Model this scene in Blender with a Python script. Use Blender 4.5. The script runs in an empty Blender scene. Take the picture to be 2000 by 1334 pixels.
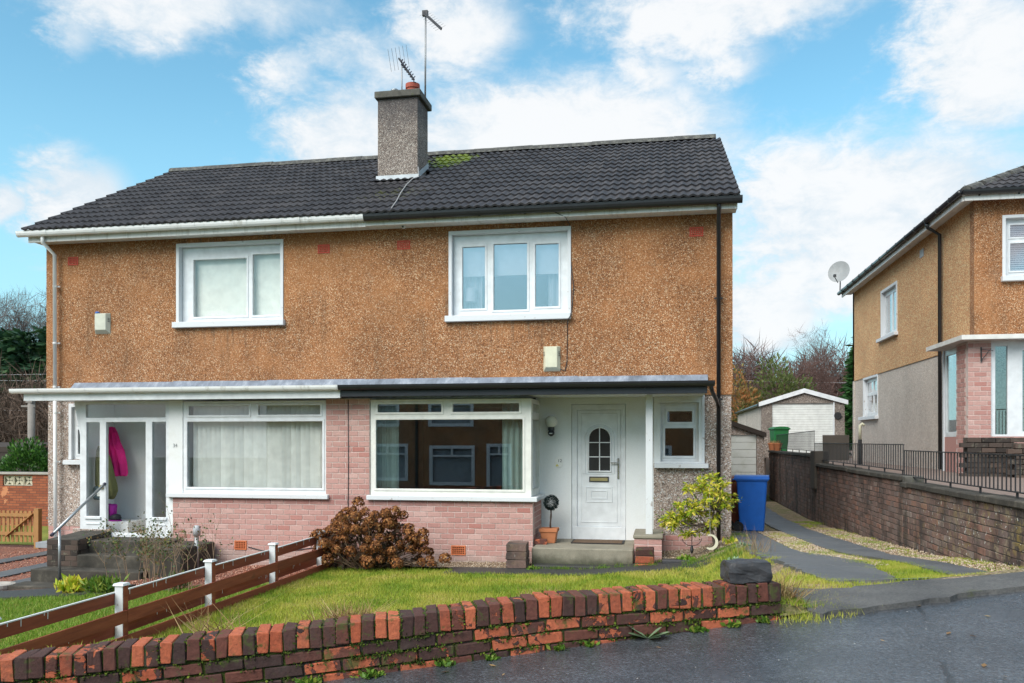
import bpy, bmesh, math, random
import numpy as np
from mathutils import Vector, Matrix, Euler, noise
rad = math.radians
random.seed(7); RNG = np.random.default_rng(7)
SC = bpy.context.scene
COL = SC.collection
# ------------------------------------------------------------------ camera
YAW = rad(10.2)
cam_d = bpy.data.cameras.new('camera'); cam = bpy.data.objects.new('camera', cam_d); COL.objects.link(cam)
cam.location = (0, 0, 2.03); cam.rotation_euler = (rad(90), 0, YAW)
cam_d.sensor_width = 36; cam_d.lens = 1640 / 2000 * 36; cam_d.shift_y = 193 / 2000
cam_d.clip_start = 0.05; cam_d.clip_end = 2000
SC.camera = cam
SC.render.engine = 'CYCLES'
SC.cycles.use_denoising = True; SC.cycles.use_adaptive_sampling = True; SC.cycles.adaptive_threshold = 0.025
SC.cycles.max_bounces = 8; SC.cycles.transparent_max_bounces = 16
SC.cycles.glossy_bounces = 3; SC.cycles.diffuse_bounces = 3
SC.cycles.caustics_reflective = False; SC.cycles.caustics_refractive = False
SC.view_settings.view_transform = 'Standard'; SC.view_settings.look = 'None'
SC.view_settings.exposure = 0.95; SC.view_settings.gamma = 1
# ------------------------------------------------------------------ sun and sky
SUN_AZ, SUN_EL = rad(-152), rad(43)      # azimuth from +Y towards +X: behind the camera, to the left
sd = bpy.data.lights.new('sun', 'SUN'); sun = bpy.data.objects.new('sun', sd); COL.objects.link(sun)
sd.energy = 2.3; sd.angle = rad(46); sd.color = (1.0, 0.95, 0.89)
sdir = Vector((math.sin(SUN_AZ) * math.cos(SUN_EL), math.cos(SUN_AZ) * math.cos(SUN_EL), math.sin(SUN_EL)))
sun.rotation_euler = sdir.to_track_quat('Z', 'Y').to_euler(); sun.location = sdir * 60
world = bpy.data.worlds.new('World'); SC.world = world; world.use_nodes = True
world.cycles.sampling_method = 'MANUAL'; world.cycles.sample_map_resolution = 512


class NT:
    """short-hand for node trees"""
    def __init__(s, nt): s.nt = nt; nt.nodes.clear()
    def n(s, typ, inp=None, **kw):
        nd = s.nt.nodes.new('ShaderNode' + typ)
        for k, v in kw.items(): setattr(nd, k, v)
        for k, v in (inp or {}).items():
            if hasattr(v, 'is_output') or isinstance(v, bpy.types.NodeSocket): s.nt.links.new(v, nd.inputs[k])
            else: nd.inputs[k].default_value = v
        return nd
    def math(s, op, a, b=0.0, clamp=False):
        return s.n('Math', {0: a, 1: b}, operation=op, use_clamp=clamp).outputs[0]
    def mix(s, fac, a, b, blend='MIX'):
        nd = s.n('Mix', None, data_type='RGBA', blend_type=blend)
        for i, v in ((0, fac), (6, a), (7, b)):
            if isinstance(v, bpy.types.NodeSocket): s.nt.links.new(v, nd.inputs[i])
            else: nd.inputs[i].default_value = v if i == 0 else (tuple(v) + (1,))[:4]
        return nd.outputs[2]
    def ramp(s, fac, stops, interp='LINEAR'):
        nd = s.n('ValToRGB', {0: fac}); cr = nd.color_ramp; cr.interpolation = interp
        while len(cr.elements) < len(stops): cr.elements.new(0.5)
        for e, (p, c) in zip(cr.elements, stops):
            e.position = p; e.color = (tuple(c) + (1,))[:4] if isinstance(c, (tuple, list)) else (c, c, c, 1)
        return nd.outputs[0]
    def mrange(s, v, a, b, c=0.0, d=1.0, smooth=True):
        return s.n('MapRange', {0: v, 1: a, 2: b, 3: c, 4: d}, interpolation_type='SMOOTHSTEP' if smooth else 'LINEAR').outputs[0]
    def noise(s, vec, scale, detail=4, rough=0.55, dist=0.0):
        return s.n('TexNoise', {'Vector': vec, 'Scale': scale, 'Detail': detail, 'Roughness': rough, 'Distortion': dist}).outputs[0]
    def link(s, a, b): s.nt.links.new(a, b)


def build_world():
    W = NT(world.node_tree)
    sky = W.n('TexSky', None, sky_type='NISHITA'); sky.sun_disc = False
    sky.sun_elevation = SUN_EL; sky.sun_rotation = SUN_AZ; sky.air_density = 1.0; sky.dust_density = 0.6; sky.ozone_density = 1.5
    sk = W.mix(1.0, sky.outputs[0], (1.06, 1.58, 1.42), 'MULTIPLY')
    d = W.n('TexCoord').outputs['Generated']
    xyz = W.n('SeparateXYZ', {0: d})
    az = W.math('ARCTAN2', xyz.outputs[0], xyz.outputs[1]); el = W.math('ARCSINE', xyz.outputs[2])
    # soft haze towards the horizon, all the way round
    hz = W.mrange(el, 0.0, 0.42, 1.0, 0.0)
    sk = W.mix(W.math('MULTIPLY', hz, 0.78), sk, (3.0, 5.0, 6.0))
    # clouds: banks of cumulus, broken up by noise; outside the view plain noise of the same coverage
    vec = W.n('CombineXYZ', {0: W.math('MULTIPLY', az, 1.0), 1: W.math('MULTIPLY', el, 1.7), 2: 0.37}).outputs[0]
    n1 = W.noise(vec, 4.6, 6, 0.62, 0.25)
    n2 = W.noise(vec, 21.0, 5, 0.66, 0.25)
    n3 = W.noise(vec, 2.1, 2, 0.5)
    wx = W.math('MULTIPLY', W.math('SUBTRACT', n2, 0.5), 0.07)
    azd = W.math('ADD', az, wx); eld = W.math('ADD', el, W.math('MULTIPLY', W.math('SUBTRACT', n1, 0.5), 0.07))
    tot = None; pv = W.n('CombineXYZ', {0: azd, 1: eld, 2: 0.0}).outputs[0]
    blobs = [(-0.539, 0.452, 0.140, 0.040, 1), (-0.666, 0.411, 0.03, 0.026, 0.6), (-0.365, 0.412, 0.112, 0.042, 0.72), (-0.251, 0.453, 0.075, 0.045, 0.85),
             (-0.129, 0.345, 0.185, 0.056, 1.1), (-0.359, 0.335, 0.09, 0.05, 1.05), (0.061, 0.468, 0.16, 0.034, 0.95), (0.324, 0.381, 0.07, 0.07, 0.9),
             (0.236, 0.232, 0.155, 0.085, 1.08), (0.112, 0.145, 0.055, 0.04, 1.1), (-0.656, 0.245, 0.050, 0.042, 1.05), (-0.723, 0.24, 0.02, 0.02, 0.9),
             (-0.018, 0.409, 0.045, 0.03, 0.62), (0.084, 0.411, 0.049, 0.03, 0.55), (-0.44, 0.396, 0.049, 0.03, 0.75), (0.151, 0.290, 0.070, 0.040, 0.85)]
    for a0, e0, ra, re, w in blobs:
        ra *= 1.25; re *= 1.3
        v = W.n('VectorMath', {0: pv, 1: (1 / ra, 1 / re, 0), 2: (-a0 / ra, -e0 / re, 0)}, operation='MULTIPLY_ADD').outputs[0]
        r2 = W.n('VectorMath', {0: v, 1: v}, operation='DOT_PRODUCT').outputs['Value']
        g = W.math('SUBTRACT', math.log(w), r2)
        tot = g if tot is None else W.math('MAXIMUM', tot, g)
    tot = W.math('EXPONENT', tot)
    inside = W.math('MULTIPLY', W.mrange(W.math('ABSOLUTE', W.math('ADD', az, 0.2)), 0.62, 0.9, 1, 0), W.mrange(el, 0.5, 0.72, 1, 0))
    free = W.mrange(n3, 0.36, 0.62, 0.0, 1.1)
    base = W.math('ADD', W.math('MULTIPLY', tot, inside), W.math('MULTIPLY', free, W.math('SUBTRACT', 1.0, inside)))
    dens = W.math('ADD', base, W.math('ADD', W.math('MULTIPLY', W.math('SUBTRACT', n1, 0.5), 0.9), W.math('MULTIPLY', W.math('SUBTRACT', n2, 0.5), 0.70)))
    mask = W.mrange(dens, 0.22, 0.80, 0.0, 0.97)
    body = W.mrange(W.math('ADD', W.math('ADD', dens, W.math('MULTIPLY', W.math('SUBTRACT', n2, 0.5), 1.3)), W.math('MULTIPLY', W.math('SUBTRACT', n3, 0.5), 1.6)), 0.45, 1.25)
    cc = W.mix(body, (4.7, 5.3, 5.8), (6.1, 6.2, 6.3))
    col = W.mix(mask, sk, cc)
    bg = W.n('Background', {'Color': col, 'Strength': 0.082})
    out = W.n('OutputWorld'); W.link(bg.outputs[0], out.inputs[0])


build_world()

# ------------------------------------------------------------------ helpers
WO = {}                                   # world origin of every object that may become a parent


def tag(o, label=None, cat=None, group=None, kind=None):
    if label: o['label'] = label
    if cat: o['category'] = cat
    if group: o['group'] = group
    if kind: o['kind'] = kind
    return o


def thing(name, loc, label, cat, group=None):
    o = bpy.data.objects.new(name, None); COL.objects.link(o); o.location = loc; o.empty_display_size = 0.2
    WO[o.name] = Vector(loc)
    return tag(o, label, cat, group)


def place(o, world_loc, parent):
    COL.objects.link(o); wl = Vector(world_loc)
    if parent is not None:
        o.parent = parent; o.location = wl - WO[parent.name]
    else: o.location = wl
    WO[o.name] = wl
    return o


def inst(name, mesh, parent, loc, rot=(0, 0, 0), scale=(1, 1, 1)):
    o = bpy.data.objects.new(name, mesh); place(o, loc, parent)
    o.rotation_euler = rot; o.scale = scale
    return o


class MB:
    """collects faces; build() makes one mesh object"""
    def __init__(s): s.v = []; s.f = []; s.m = []
    def face(s, pts, m=0):
        b = len(s.v); s.v.extend([tuple(p) for p in pts]); s.f.append(tuple(range(b, b + len(pts)))); s.m.append(m)
    def add(s, verts, faces, m=0):
        b = len(s.v); s.v.extend([tuple(p) for p in verts])
        for f in faces: s.f.append(tuple(b + i for i in f)); s.m.append(m)
        return s
    def box(s, x0, x1, y0, y1, z0, z1, m=0):
        if x0 > x1: x0, x1 = x1, x0
        if y0 > y1: y0, y1 = y1, y0
        if z0 > z1: z0, z1 = z1, z0
        v = [(x0, y0, z0), (x1, y0, z0), (x1, y1, z0), (x0, y1, z0), (x0, y0, z1), (x1, y0, z1), (x1, y1, z1), (x0, y1, z1)]
        return s.add(v, [(0, 3, 2, 1), (4, 5, 6, 7), (0, 1, 5, 4), (1, 2, 6, 5), (2, 3, 7, 6), (3, 0, 4, 7)], m)
    def bar(s, p, q, w, h, m=0, up=(0, 0, 1)):
        p = Vector(p); q = Vector(q); d = (q - p).normalized(); u = Vector(up)
        if abs(d.dot(u)) > 0.98: u = Vector((0, 1, 0))
        a = d.cross(u).normalized() * (w / 2); b = a.cross(d).normalized() * (h / 2)
        v = [p - a - b, p + a - b, p + a + b, p - a + b, q - a - b, q + a - b, q + a + b, q - a + b]
        return s.add(v, [(0, 1, 2, 3), (7, 6, 5, 4), (0, 4, 5, 1), (1, 5, 6, 2), (2, 6, 7, 3), (3, 7, 4, 0)], m)
    def tube(s, pts, r, n=8, m=0, cap=True):
        pts = [Vector(p) for p in pts]; R = r if isinstance(r, (list, tuple)) else [r] * len(pts)
        rings = []; prev = None
        for i, p in enumerate(pts):
            d = (pts[min(i + 1, len(pts) - 1)] - pts[max(i - 1, 0)]).normalized()
            u = prev if prev is not None else (Vector((0, 0, 1)) if abs(d.z) < 0.9 else Vector((0, 1, 0)))
            a = (u - d * u.dot(d)).normalized(); prev = a; b = d.cross(a)
            rings.append([p + (a * math.cos(2 * math.pi * k / n) + b * math.sin(2 * math.pi * k / n)) * R[i] for k in range(n)])
        base = len(s.v)
        for rg in rings: s.v.extend([tuple(p) for p in rg])
        for i in range(len(rings) - 1):
            for k in range(n):
                k2 = (k + 1) % n
                s.f.append((base + i * n + k, base + i * n + k2, base + (i + 1) * n + k2, base + (i + 1) * n + k)); s.m.append(m)
        if cap:
            s.f.append(tuple(base + k for k in reversed(range(n)))); s.m.append(m)
            e = base + (len(rings) - 1) * n; s.f.append(tuple(e + k for k in range(n))); s.m.append(m)
        return s
    def lathe(s, c, prof, n=20, m=0, sx=1, sy=1):
        c = Vector(c); base = len(s.v)
        for r, z in prof:
            for k in range(n):
                t = 2 * math.pi * k / n; s.v.append((c.x + r * math.cos(t) * sx, c.y + r * math.sin(t) * sy, c.z + z))
        for i in range(len(prof) - 1):
            for k in range(n):
                k2 = (k + 1) % n
                s.f.append((base + i * n + k, base + i * n + k2, base + (i + 1) * n + k2, base + (i + 1) * n + k)); s.m.append(m)
        s.f.append(tuple(base + k for k in reversed(range(n)))); s.m.append(m)
        e = base + (len(prof) - 1) * n; s.f.append(tuple(e + k for k in range(n))); s.m.append(m)
        return s
    def slab(s, axis, pos, th, u0, u1, v0, v1, holes=(), m=0, mr=None):
        """panel in the plane axis=pos, thickness th (signed), rectangular holes (ua,ub,va,vb)"""
        mr = m if mr is None else mr
        us = sorted(set([u0, u1] + [min(max(h[i], u0), u1) for h in holes for i in (0, 1)]))
        vs = sorted(set([v0, v1] + [min(max(h[i], v0), v1) for h in holes for i in (2, 3)]))
        P = (lambda u, v, d: (u, pos + d, v)) if axis == 'y' else ((lambda u, v, d: (pos + d, u, v)) if axis == 'x' else (lambda u, v, d: (u, v, pos + d)))
        def solid(i, j):
            if i < 0 or j < 0 or i >= len(us) - 1 or j >= len(vs) - 1: return False
            cu = (us[i] + us[i + 1]) / 2; cv = (vs[j] + vs[j + 1]) / 2
            return not any(h[0] < cu < h[1] and h[2] < cv < h[3] for h in holes)
        for i in range(len(us) - 1):
            for j in range(len(vs) - 1):
                if not solid(i, j): continue
                a, b, c, d = us[i], us[i + 1], vs[j], vs[j + 1]
                s.face([P(a, c, 0), P(b, c, 0), P(b, d, 0), P(a, d, 0)], m)
                s.face([P(a, d, th), P(b, d, th), P(b, c, th), P(a, c, th)], m)
                if not solid(i - 1, j): s.face([P(a, c, 0), P(a, d, 0), P(a, d, th), P(a, c, th)], mr)
                if not solid(i + 1, j): s.face([P(b, c, 0), P(b, c, th), P(b, d, th), P(b, d, 0)], mr)
                if not solid(i, j - 1): s.face([P(a, c, 0), P(a, c, th), P(b, c, th), P(b, c, 0)], mr)
                if not solid(i, j + 1): s.face([P(a, d, 0), P(b, d, 0), P(b, d, th), P(a, d, th)], mr)
        return s
    def mesh(s, name, mats, smooth=False, origin=(0, 0, 0), bevel=0.0, merge=True):
        me = bpy.data.meshes.new(name); O = Vector(origin)
        me.from_pydata([tuple(Vector(p) - O) for p in s.v], [], s.f)
        for mt in (mats if isinstance(mats, (list, tuple)) else [mats]): me.materials.append(M[mt])
        me.polygons.foreach_set('material_index', s.m)
        if merge and len(s.f) < 30000:
            bm = bmesh.new(); bm.from_mesh(me)
            bmesh.ops.remove_doubles(bm, verts=bm.verts, dist=1e-5)
            if bevel > 0:
                ed = [e for e in bm.edges if len(e.link_faces) == 2 and e.calc_face_angle(0) > 0.5]
                bmesh.ops.bevel(bm, geom=ed, offset=bevel, segments=1, affect='EDGES', clamp_overlap=True)
            bmesh.ops.recalc_face_normals(bm, faces=bm.faces); bm.to_mesh(me); bm.free()
        if smooth: me.polygons.foreach_set('use_smooth', [True] * len(me.polygons))
        me.update(); return me
    def build(s, name, mats, parent=None, smooth=False, bevel=0.0, label=None, cat=None, group=None, kind=None, merge=True):
        A = np.array(s.v); o = (A.min(0) + A.max(0)) / 2; o[2] = A[:, 2].min()
        me = s.mesh(name, mats, smooth, o, bevel, merge)
        ob = bpy.data.objects.new(name, me); place(ob, o, parent)
        return tag(ob, label, cat, group, kind)


def raw_mesh(name, V, F, mat, parent=None, **kw):
    """numpy vertices (N,3) and triangles or quads (M,k) as one object"""
    V = np.asarray(V, dtype=np.float32); F = np.asarray(F, dtype=np.int32); k = F.shape[1]
    o = (V.min(0) + V.max(0)) / 2; o[2] = V[:, 2].min()
    me = bpy.data.meshes.new(name)
    me.vertices.add(len(V)); me.vertices.foreach_set('co', (V - o).ravel())
    me.loops.add(F.size); me.loops.foreach_set('vertex_index', F.ravel())
    me.polygons.add(len(F)); me.polygons.foreach_set('loop_start', np.arange(0, F.size, k, dtype=np.int32))
    me.polygons.foreach_set('loop_total', np.full(len(F), k, dtype=np.int32))
    me.materials.append(M[mat]); me.update(calc_edges=True); me.validate()
    ob = bpy.data.objects.new(name, me); place(ob, [float(x) for x in o], parent)
    return tag(ob, **kw)


def leaf_quads(C, size, aspect=2.0, droop=None, rng=RNG, dirs=None):
    """pointed leaves (two triangles each) at points C; returns V,F"""
    n = len(C); size = np.broadcast_to(size, (n,)).astype(float)
    if dirs is None:
        d = rng.normal(size=(n, 3))
    else: d = dirs + rng.normal(size=(n, 3)) * 0.35
    if droop is not None: d[:, 2] = d[:, 2] * 0.4 + droop
    d /= np.linalg.norm(d, axis=1)[:, None]
    r = rng.normal(size=(n, 3)); b = np.cross(d, r); b /= np.linalg.norm(b, axis=1)[:, None] + 1e-9
    L = size[:, None] * d; w = (size / aspect)[:, None] * b
    V = np.empty((n, 4, 3)); V[:, 0] = C; V[:, 1] = C + L * 0.5 + w * 0.5; V[:, 2] = C + L; V[:, 3] = C + L * 0.5 - w * 0.5
    F = np.arange(n * 4).reshape(n, 4)
    return V.reshape(-1, 3), F


def tube_segments(S, n=3):
    """S rows: p0(3) p1(3) r0 r1 -> prism mesh"""
    S = np.asarray(S, float); p0, p1, r0, r1 = S[:, :3], S[:, 3:6], S[:, 6], S[:, 7]
    d = p1 - p0; d /= np.linalg.norm(d, axis=1)[:, None] + 1e-9
    ref = np.where(np.abs(d[:, 2:3]) < 0.9, np.array([[0, 0, 1.0]]), np.array([[1.0, 0, 0]]))
    a = np.cross(d, ref); a /= np.linalg.norm(a, axis=1)[:, None]; b = np.cross(d, a)
    N = len(S); V = np.empty((N, 2 * n, 3))
    for k in range(n):
        t = 2 * math.pi * k / n; o = a * math.cos(t) + b * math.sin(t)
        V[:, k] = p0 + o * r0[:, None]; V[:, n + k] = p1 + o * r1[:, None]
    base = (np.arange(N) * 2 * n)[:, None]
    F = np.concatenate([base + np.array([[k, (k + 1) % n, n + (k + 1) % n, n + k]]) for k in range(n)])
    return V.reshape(-1, 3), F


def sstep(x, a, b):
    t = min(max((x - a) / (b - a), 0.0), 1.0); return t * t * (3 - 2 * t)
# ------------------------------------------------------------------ materials
M = {}


def mat(name, col=None, rough=0.7, fn=None, bump=None, spec=0.4, metal=0.0):
    """col: plain colour, or fn(T, pos) -> colour socket; bump = (scale, strength, distance)"""
    m = bpy.data.materials.new(name); m.use_nodes = True; T = NT(m.node_tree)
    pos = T.n('NewGeometry').outputs['Position']
    bs = T.n('BsdfPrincipled', {'Roughness': rough, 'Metallic': metal, 'Specular IOR Level': spec})
    out = T.n('OutputMaterial'); T.link(bs.outputs[0], out.inputs[0])
    h = None
    if fn:
        r = fn(T, pos)
        if isinstance(r, tuple): c, h = r[0], r[1]
        else: c = r
        if isinstance(r, tuple) and len(r) > 2: T.link(r[2], bs.inputs['Roughness'])
        T.link(c, bs.inputs['Base Color'])
    else:
        n = T.noise(pos, 6.0, 4)
        c = T.mix(1.0, tuple(col), T.ramp(n, [(0.25, 0.86), (0.75, 1.1)]), 'MULTIPLY')
        T.link(c, bs.inputs['Base Color'])
    if bump:
        if h is None: h = T.noise(pos, bump[0], 5, 0.6)
        bp = T.n('Bump', {'Strength': bump[1], 'Distance': bump[2], 'Height': h}); T.link(bp.outputs[0], bs.inputs['Normal'])
    M[name] = m; return m


def rnd(T):
    """per-piece random: object random + island random, wrapped"""
    return T.math('FRACT', T.math('ADD', T.n('ObjectInfo').outputs['Random'], T.n('NewGeometry').outputs['Random Per Island']))


def pebble(cols, stain=None, big=0.25, scale=62):
    def fn(T, pos):
        v = T.n('TexVoronoi', {'Vector': pos, 'Scale': scale, 'Randomness': 1.0})
        cell = T.n('SeparateXYZ', {0: v.outputs['Color']}).outputs[0]
        c = T.ramp(cell, [(i / (len(cols) - 1), k) for i, k in enumerate(cols)])
        c = T.mix(1.0, c, T.ramp(v.outputs['Distance'], [(0.0, 1.10), (0.75, 0.55)]), 'MULTIPLY')
        n = T.noise(pos, 0.9, 5, 0.6); c = T.mix(1.0, c, T.ramp(n, [(0.28, 1 - big), (0.72, 1 + big)]), 'MULTIPLY')
        n2 = T.noise(pos, 14, 3, 0.6); c = T.mix(1.0, c, T.ramp(n2, [(0.3, 0.93), (0.7, 1.07)]), 'MULTIPLY')
        if stain: c = stain(T, pos, c)
        return c, T.math('SUBTRACT', 1.0, v.outputs['Distance'])
    return fn


def harl_stain(T, pos, c):
    xyz = T.n('SeparateXYZ', {0: pos})
    st = T.n('CombineXYZ', {0: T.math('MULTIPLY', xyz.outputs[0], 2.6), 1: xyz.outputs[1], 2: T.math('MULTIPLY', xyz.outputs[2], 0.28)}).outputs[0]
    s = T.mrange(T.noise(st, 1.6, 5, 0.65), 0.52, 0.74)
    c = T.mix(T.math('MULTIPLY', s, 0.35), c, (0.10, 0.062, 0.035))
    r = T.mrange(T.noise(pos, 0.7, 3), 0.45, 0.65)       # rusty-orange patches
    c = T.mix(T.math('MULTIPLY', r, 0.34), c, (0.50, 0.22, 0.085))
    g = T.mrange(T.noise(pos, 0.42, 5, 0.7), 0.56, 0.70); c = T.mix(T.math('MULTIPLY', g, 0.28), c, (0.30, 0.235, 0.17))      # greyed, weathered areas
    rs = T.n('CombineXYZ', {0: T.math('MULTIPLY', xyz.outputs[0], 7.0), 1: 0.0, 2: T.math('MULTIPLY', xyz.outputs[2], 0.5)}).outputs[0]
    run = T.mrange(T.noise(rs, 1.5, 5, 0.7), 0.46, 0.66)
    for x0, x1 in ((-9.15, -6.86), (-3.84, -1.56)):          # dirt washed down from the ends and joints of the sills
        k = T.math('MULTIPLY', T.math('MULTIPLY', T.mrange(xyz.outputs[0], x0 - .04, x0 + .04), T.mrange(xyz.outputs[0], x1 - .04, x1 + .04, 1, 0)), T.mrange(xyz.outputs[2], 3.45, 4.15, 0.0, 0.62))
        c = T.mix(T.math('MULTIPLY', k, run), c, (0.10, 0.070, 0.048))
    return c


mat('harl_brown', rough=0.9, fn=pebble([(0.127, 0.049, 0.019), (0.335, 0.136, 0.053), (0.450, 0.201, 0.083), (0.370, 0.152, 0.058), (0.543, 0.272, 0.126), (0.767, 0.587, 0.393)], harl_stain, 0.24, 74), bump=(60, 0.9, 0.008))
mat('harl_tan', rough=0.9, fn=pebble([(0.411, 0.187, 0.087), (0.715, 0.356, 0.165), (0.850, 0.467, 0.222), (0.779, 0.373, 0.175), (0.850, 0.579, 0.291), (0.850, 0.784, 0.485)], None, 0.14), bump=(60, 0.6, 0.006))
mat('harl_grey', rough=0.9, fn=pebble([(0.109, 0.078, 0.065), (0.372, 0.295, 0.248), (0.512, 0.403, 0.341), (0.419, 0.310, 0.256), (0.620, 0.512, 0.434), (0.850, 0.850, 0.837)], None, 0.16), bump=(60, 0.8, 0.008))
mat('harl_light', rough=0.9, fn=pebble([(0.426, 0.349, 0.290), (0.640, 0.542, 0.475), (0.736, 0.640, 0.561), (0.677, 0.581, 0.504), (0.814, 0.717, 0.640), (0.850, 0.850, 0.775)], None, 0.12), bump=(60, 0.4, 0.004))


def chim_stain(T, pos, c):
    z = T.n('SeparateXYZ', {0: pos}).outputs[2]
    n = T.noise(pos, 2.2, 5, 0.65)
    k = T.math('MULTIPLY', T.mrange(T.math('ADD', z, T.math('MULTIPLY', n, 1.6)), 9.0, 9.9), 0.72)
    return T.mix(k, c, (0.055, 0.052, 0.058))


mat('harl_chimney', rough=0.9, fn=pebble([(0.062, 0.050, 0.045), (0.250, 0.206, 0.181), (0.325, 0.269, 0.237), (0.263, 0.213, 0.181), (0.413, 0.350, 0.300), (0.750, 0.688, 0.625)], chim_stain, 0.2, 74), bump=(50, 0.9, 0.01))


def pink_fn(T, pos):
    r = rnd(T)
    c = T.ramp(r, [(0, (0.41, 0.205, 0.18)), (0.35, (0.49, 0.285, 0.255)), (0.7, (0.45, 0.255, 0.225)), (0.9, (0.53, 0.34, 0.305)), (1, (0.40, 0.17, 0.145))])
    z = T.n('SeparateXYZ', {0: pos}).outputs[2]
    n = T.noise(pos, 3.0, 5, 0.65)
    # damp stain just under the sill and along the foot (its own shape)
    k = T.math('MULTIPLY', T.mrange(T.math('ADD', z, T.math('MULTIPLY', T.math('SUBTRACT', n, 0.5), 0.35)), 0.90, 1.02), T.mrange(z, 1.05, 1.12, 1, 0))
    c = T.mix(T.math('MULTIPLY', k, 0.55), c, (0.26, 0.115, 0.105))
    f = T.mrange(T.math('ADD', z, T.math('MULTIPLY', T.math('SUBTRACT', n, 0.5), 0.3)), 0.02, 0.22, 1, 0)
    c = T.mix(T.math('MULTIPLY', f, 0.6), c, (0.36, 0.30, 0.27))
    n2 = T.noise(pos, 30, 4, 0.7); c = T.mix(1.0, c, T.ramp(n2, [(0.25, 0.8), (0.75, 1.15)]), 'MULTIPLY')
    return c, n2


mat('brick_pink', rough=0.85, fn=pink_fn, bump=(30, 0.35, 0.004))
mat('mortar_pink', (0.60, 0.49, 0.45), 0.95, bump=(60, 0.4, 0.003))


def redwall_fn(T, pos, thr=0.52):
    r = rnd(T)
    n = T.noise(pos, 11, 5, 0.62, 0.6)
    spall = T.mrange(T.math('ADD', T.math('MULTIPLY', r, 1.0), T.math('MULTIPLY', T.math('SUBTRACT', n, 0.5), 1.5)), thr, thr + 0.05)
    skin = T.ramp(T.math('FRACT', T.math('MULTIPLY', r, 7.3)), [(0, (0.042, 0.022, 0.020)), (0.4, (0.075, 0.032, 0.026)), (0.75, (0.15, 0.048, 0.032)), (1, (0.052, 0.028, 0.026))])
    core = T.ramp(T.math('FRACT', T.math('MULTIPLY', r, 3.7)), [(0, (0.36, 0.082, 0.036)), (0.5, (0.46, 0.125, 0.058)), (1, (0.28, 0.068, 0.034))])
    nrm = T.n('SeparateXYZ', {0: T.n('NewGeometry').outputs['Normal']}).outputs[2]
    c = T.mix(spall, skin, core)
    g = T.noise(pos, 45, 4, 0.7); c = T.mix(1.0, c, T.ramp(g, [(0.25, 0.6), (0.75, 1.3)]), 'MULTIPLY')
    gr = T.mrange(T.noise(pos, 5.0, 6, 0.7), 0.5, 0.72); c = T.mix(T.math('MULTIPLY', gr, 0.55), c, (0.06, 0.045, 0.038))
    moss = T.math('MULTIPLY', T.mrange(T.noise(pos, 9, 5, 0.7), 0.55, 0.66), 0.8)
    c = T.mix(moss, c, (0.06, 0.080, 0.016))
    return c, T.math('ADD', T.math('MULTIPLY', g, 0.5), T.math('MULTIPLY', T.math('SUBTRACT', 1.0, spall), 0.6))


mat('brick_red', rough=0.8, fn=redwall_fn, bump=(40, 0.8, 0.012))
mat('brick_red_dark', rough=0.8, fn=lambda T, p: redwall_fn(T, p, 0.80), bump=(40, 0.8, 0.012))


def mossmortar(T, pos):
    n = T.noise(pos, 7, 5, 0.7)
    c = T.mix(T.mrange(n, 0.42, 0.56), (0.055, 0.05, 0.043), (0.06, 0.085, 0.014))
    g = T.noise(pos, 70, 3, 0.7); return T.mix(1.0, c, T.ramp(g, [(0.25, 0.6), (0.75, 1.4)]), 'MULTIPLY'), g


mat('mortar_moss', rough=1.0, fn=mossmortar, bump=(60, 0.9, 0.01))


def retain_fn(T, pos):
    r = rnd(T)
    c = T.ramp(r, [(0, (0.12, 0.082, 0.070)), (0.3, (0.19, 0.118, 0.098)), (0.6, (0.165, 0.125, 0.112)), (0.85, (0.24, 0.128, 0.094)), (1, (0.24, 0.19, 0.165))])
    xyz = T.n('SeparateXYZ', {0: pos})
    st = T.n('CombineXYZ', {0: xyz.outputs[0], 1: T.math('MULTIPLY', xyz.outputs[1], 2.2), 2: T.math('MULTIPLY', xyz.outputs[2], 0.6)}).outputs[0]
    dk = T.mrange(T.noise(st, 1.1, 6, 0.7), 0.46, 0.64); c = T.mix(T.math('MULTIPLY', dk, 0.8), c, (0.032, 0.030, 0.027))
    near = T.mrange(xyz.outputs[1], 9.0, 14.5, 1, 0)
    li = T.math('MULTIPLY', T.mrange(T.noise(pos, 6.5, 6, 0.75), 0.49, 0.62), near)
    c = T.mix(T.math('MULTIPLY', li, 0.75), c, T.ramp(T.noise(pos, 1.7, 2), [(0.4, (0.30, 0.25, 0.17)), (0.62, (0.26, 0.19, 0.055))]))
    sp = T.mrange(T.noise(pos, 17, 2, 0.5), 0.66, 0.70); c = T.mix(T.math('MULTIPLY', sp, near), c, (0.55, 0.55, 0.50))
    g = T.noise(pos, 40, 4, 0.7); c = T.mix(1.0, c, T.ramp(g, [(0.25, 0.7), (0.75, 1.25)]), 'MULTIPLY')
    return c, g


mat('brick_retain', rough=0.9, fn=retain_fn, bump=(40, 0.6, 0.008))
mat('brick_black', rough=0.9, fn=lambda T, p: (T.mix(T.mrange(T.noise(p, 9, 5, 0.7), 0.55, 0.68), T.ramp(rnd(T), [(0, (0.030, 0.024, 0.021)), (0.6, (0.060, 0.045, 0.038)), (1, (0.095, 0.065, 0.052))]), (0.13, 0.12, 0.09)), T.noise(p, 40, 4, 0.7)), bump=(40, 0.7, 0.008))
mat('concrete_black', rough=0.95, fn=lambda T, p: (T.ramp(T.noise(p, 3.2, 6, 0.72), [(0.32, (0.028, 0.026, 0.022)), (0.55, (0.062, 0.056, 0.046)), (0.72, (0.14, 0.125, 0.10))]), T.noise(p, 50, 4, 0.7)), bump=(50, 0.6, 0.006))
mat('twig_light', (0.27, 0.185, 0.125), 0.95)
mat('mortar_dark', (0.075, 0.065, 0.055), 1.0, bump=(60, 0.6, 0.006))


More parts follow.
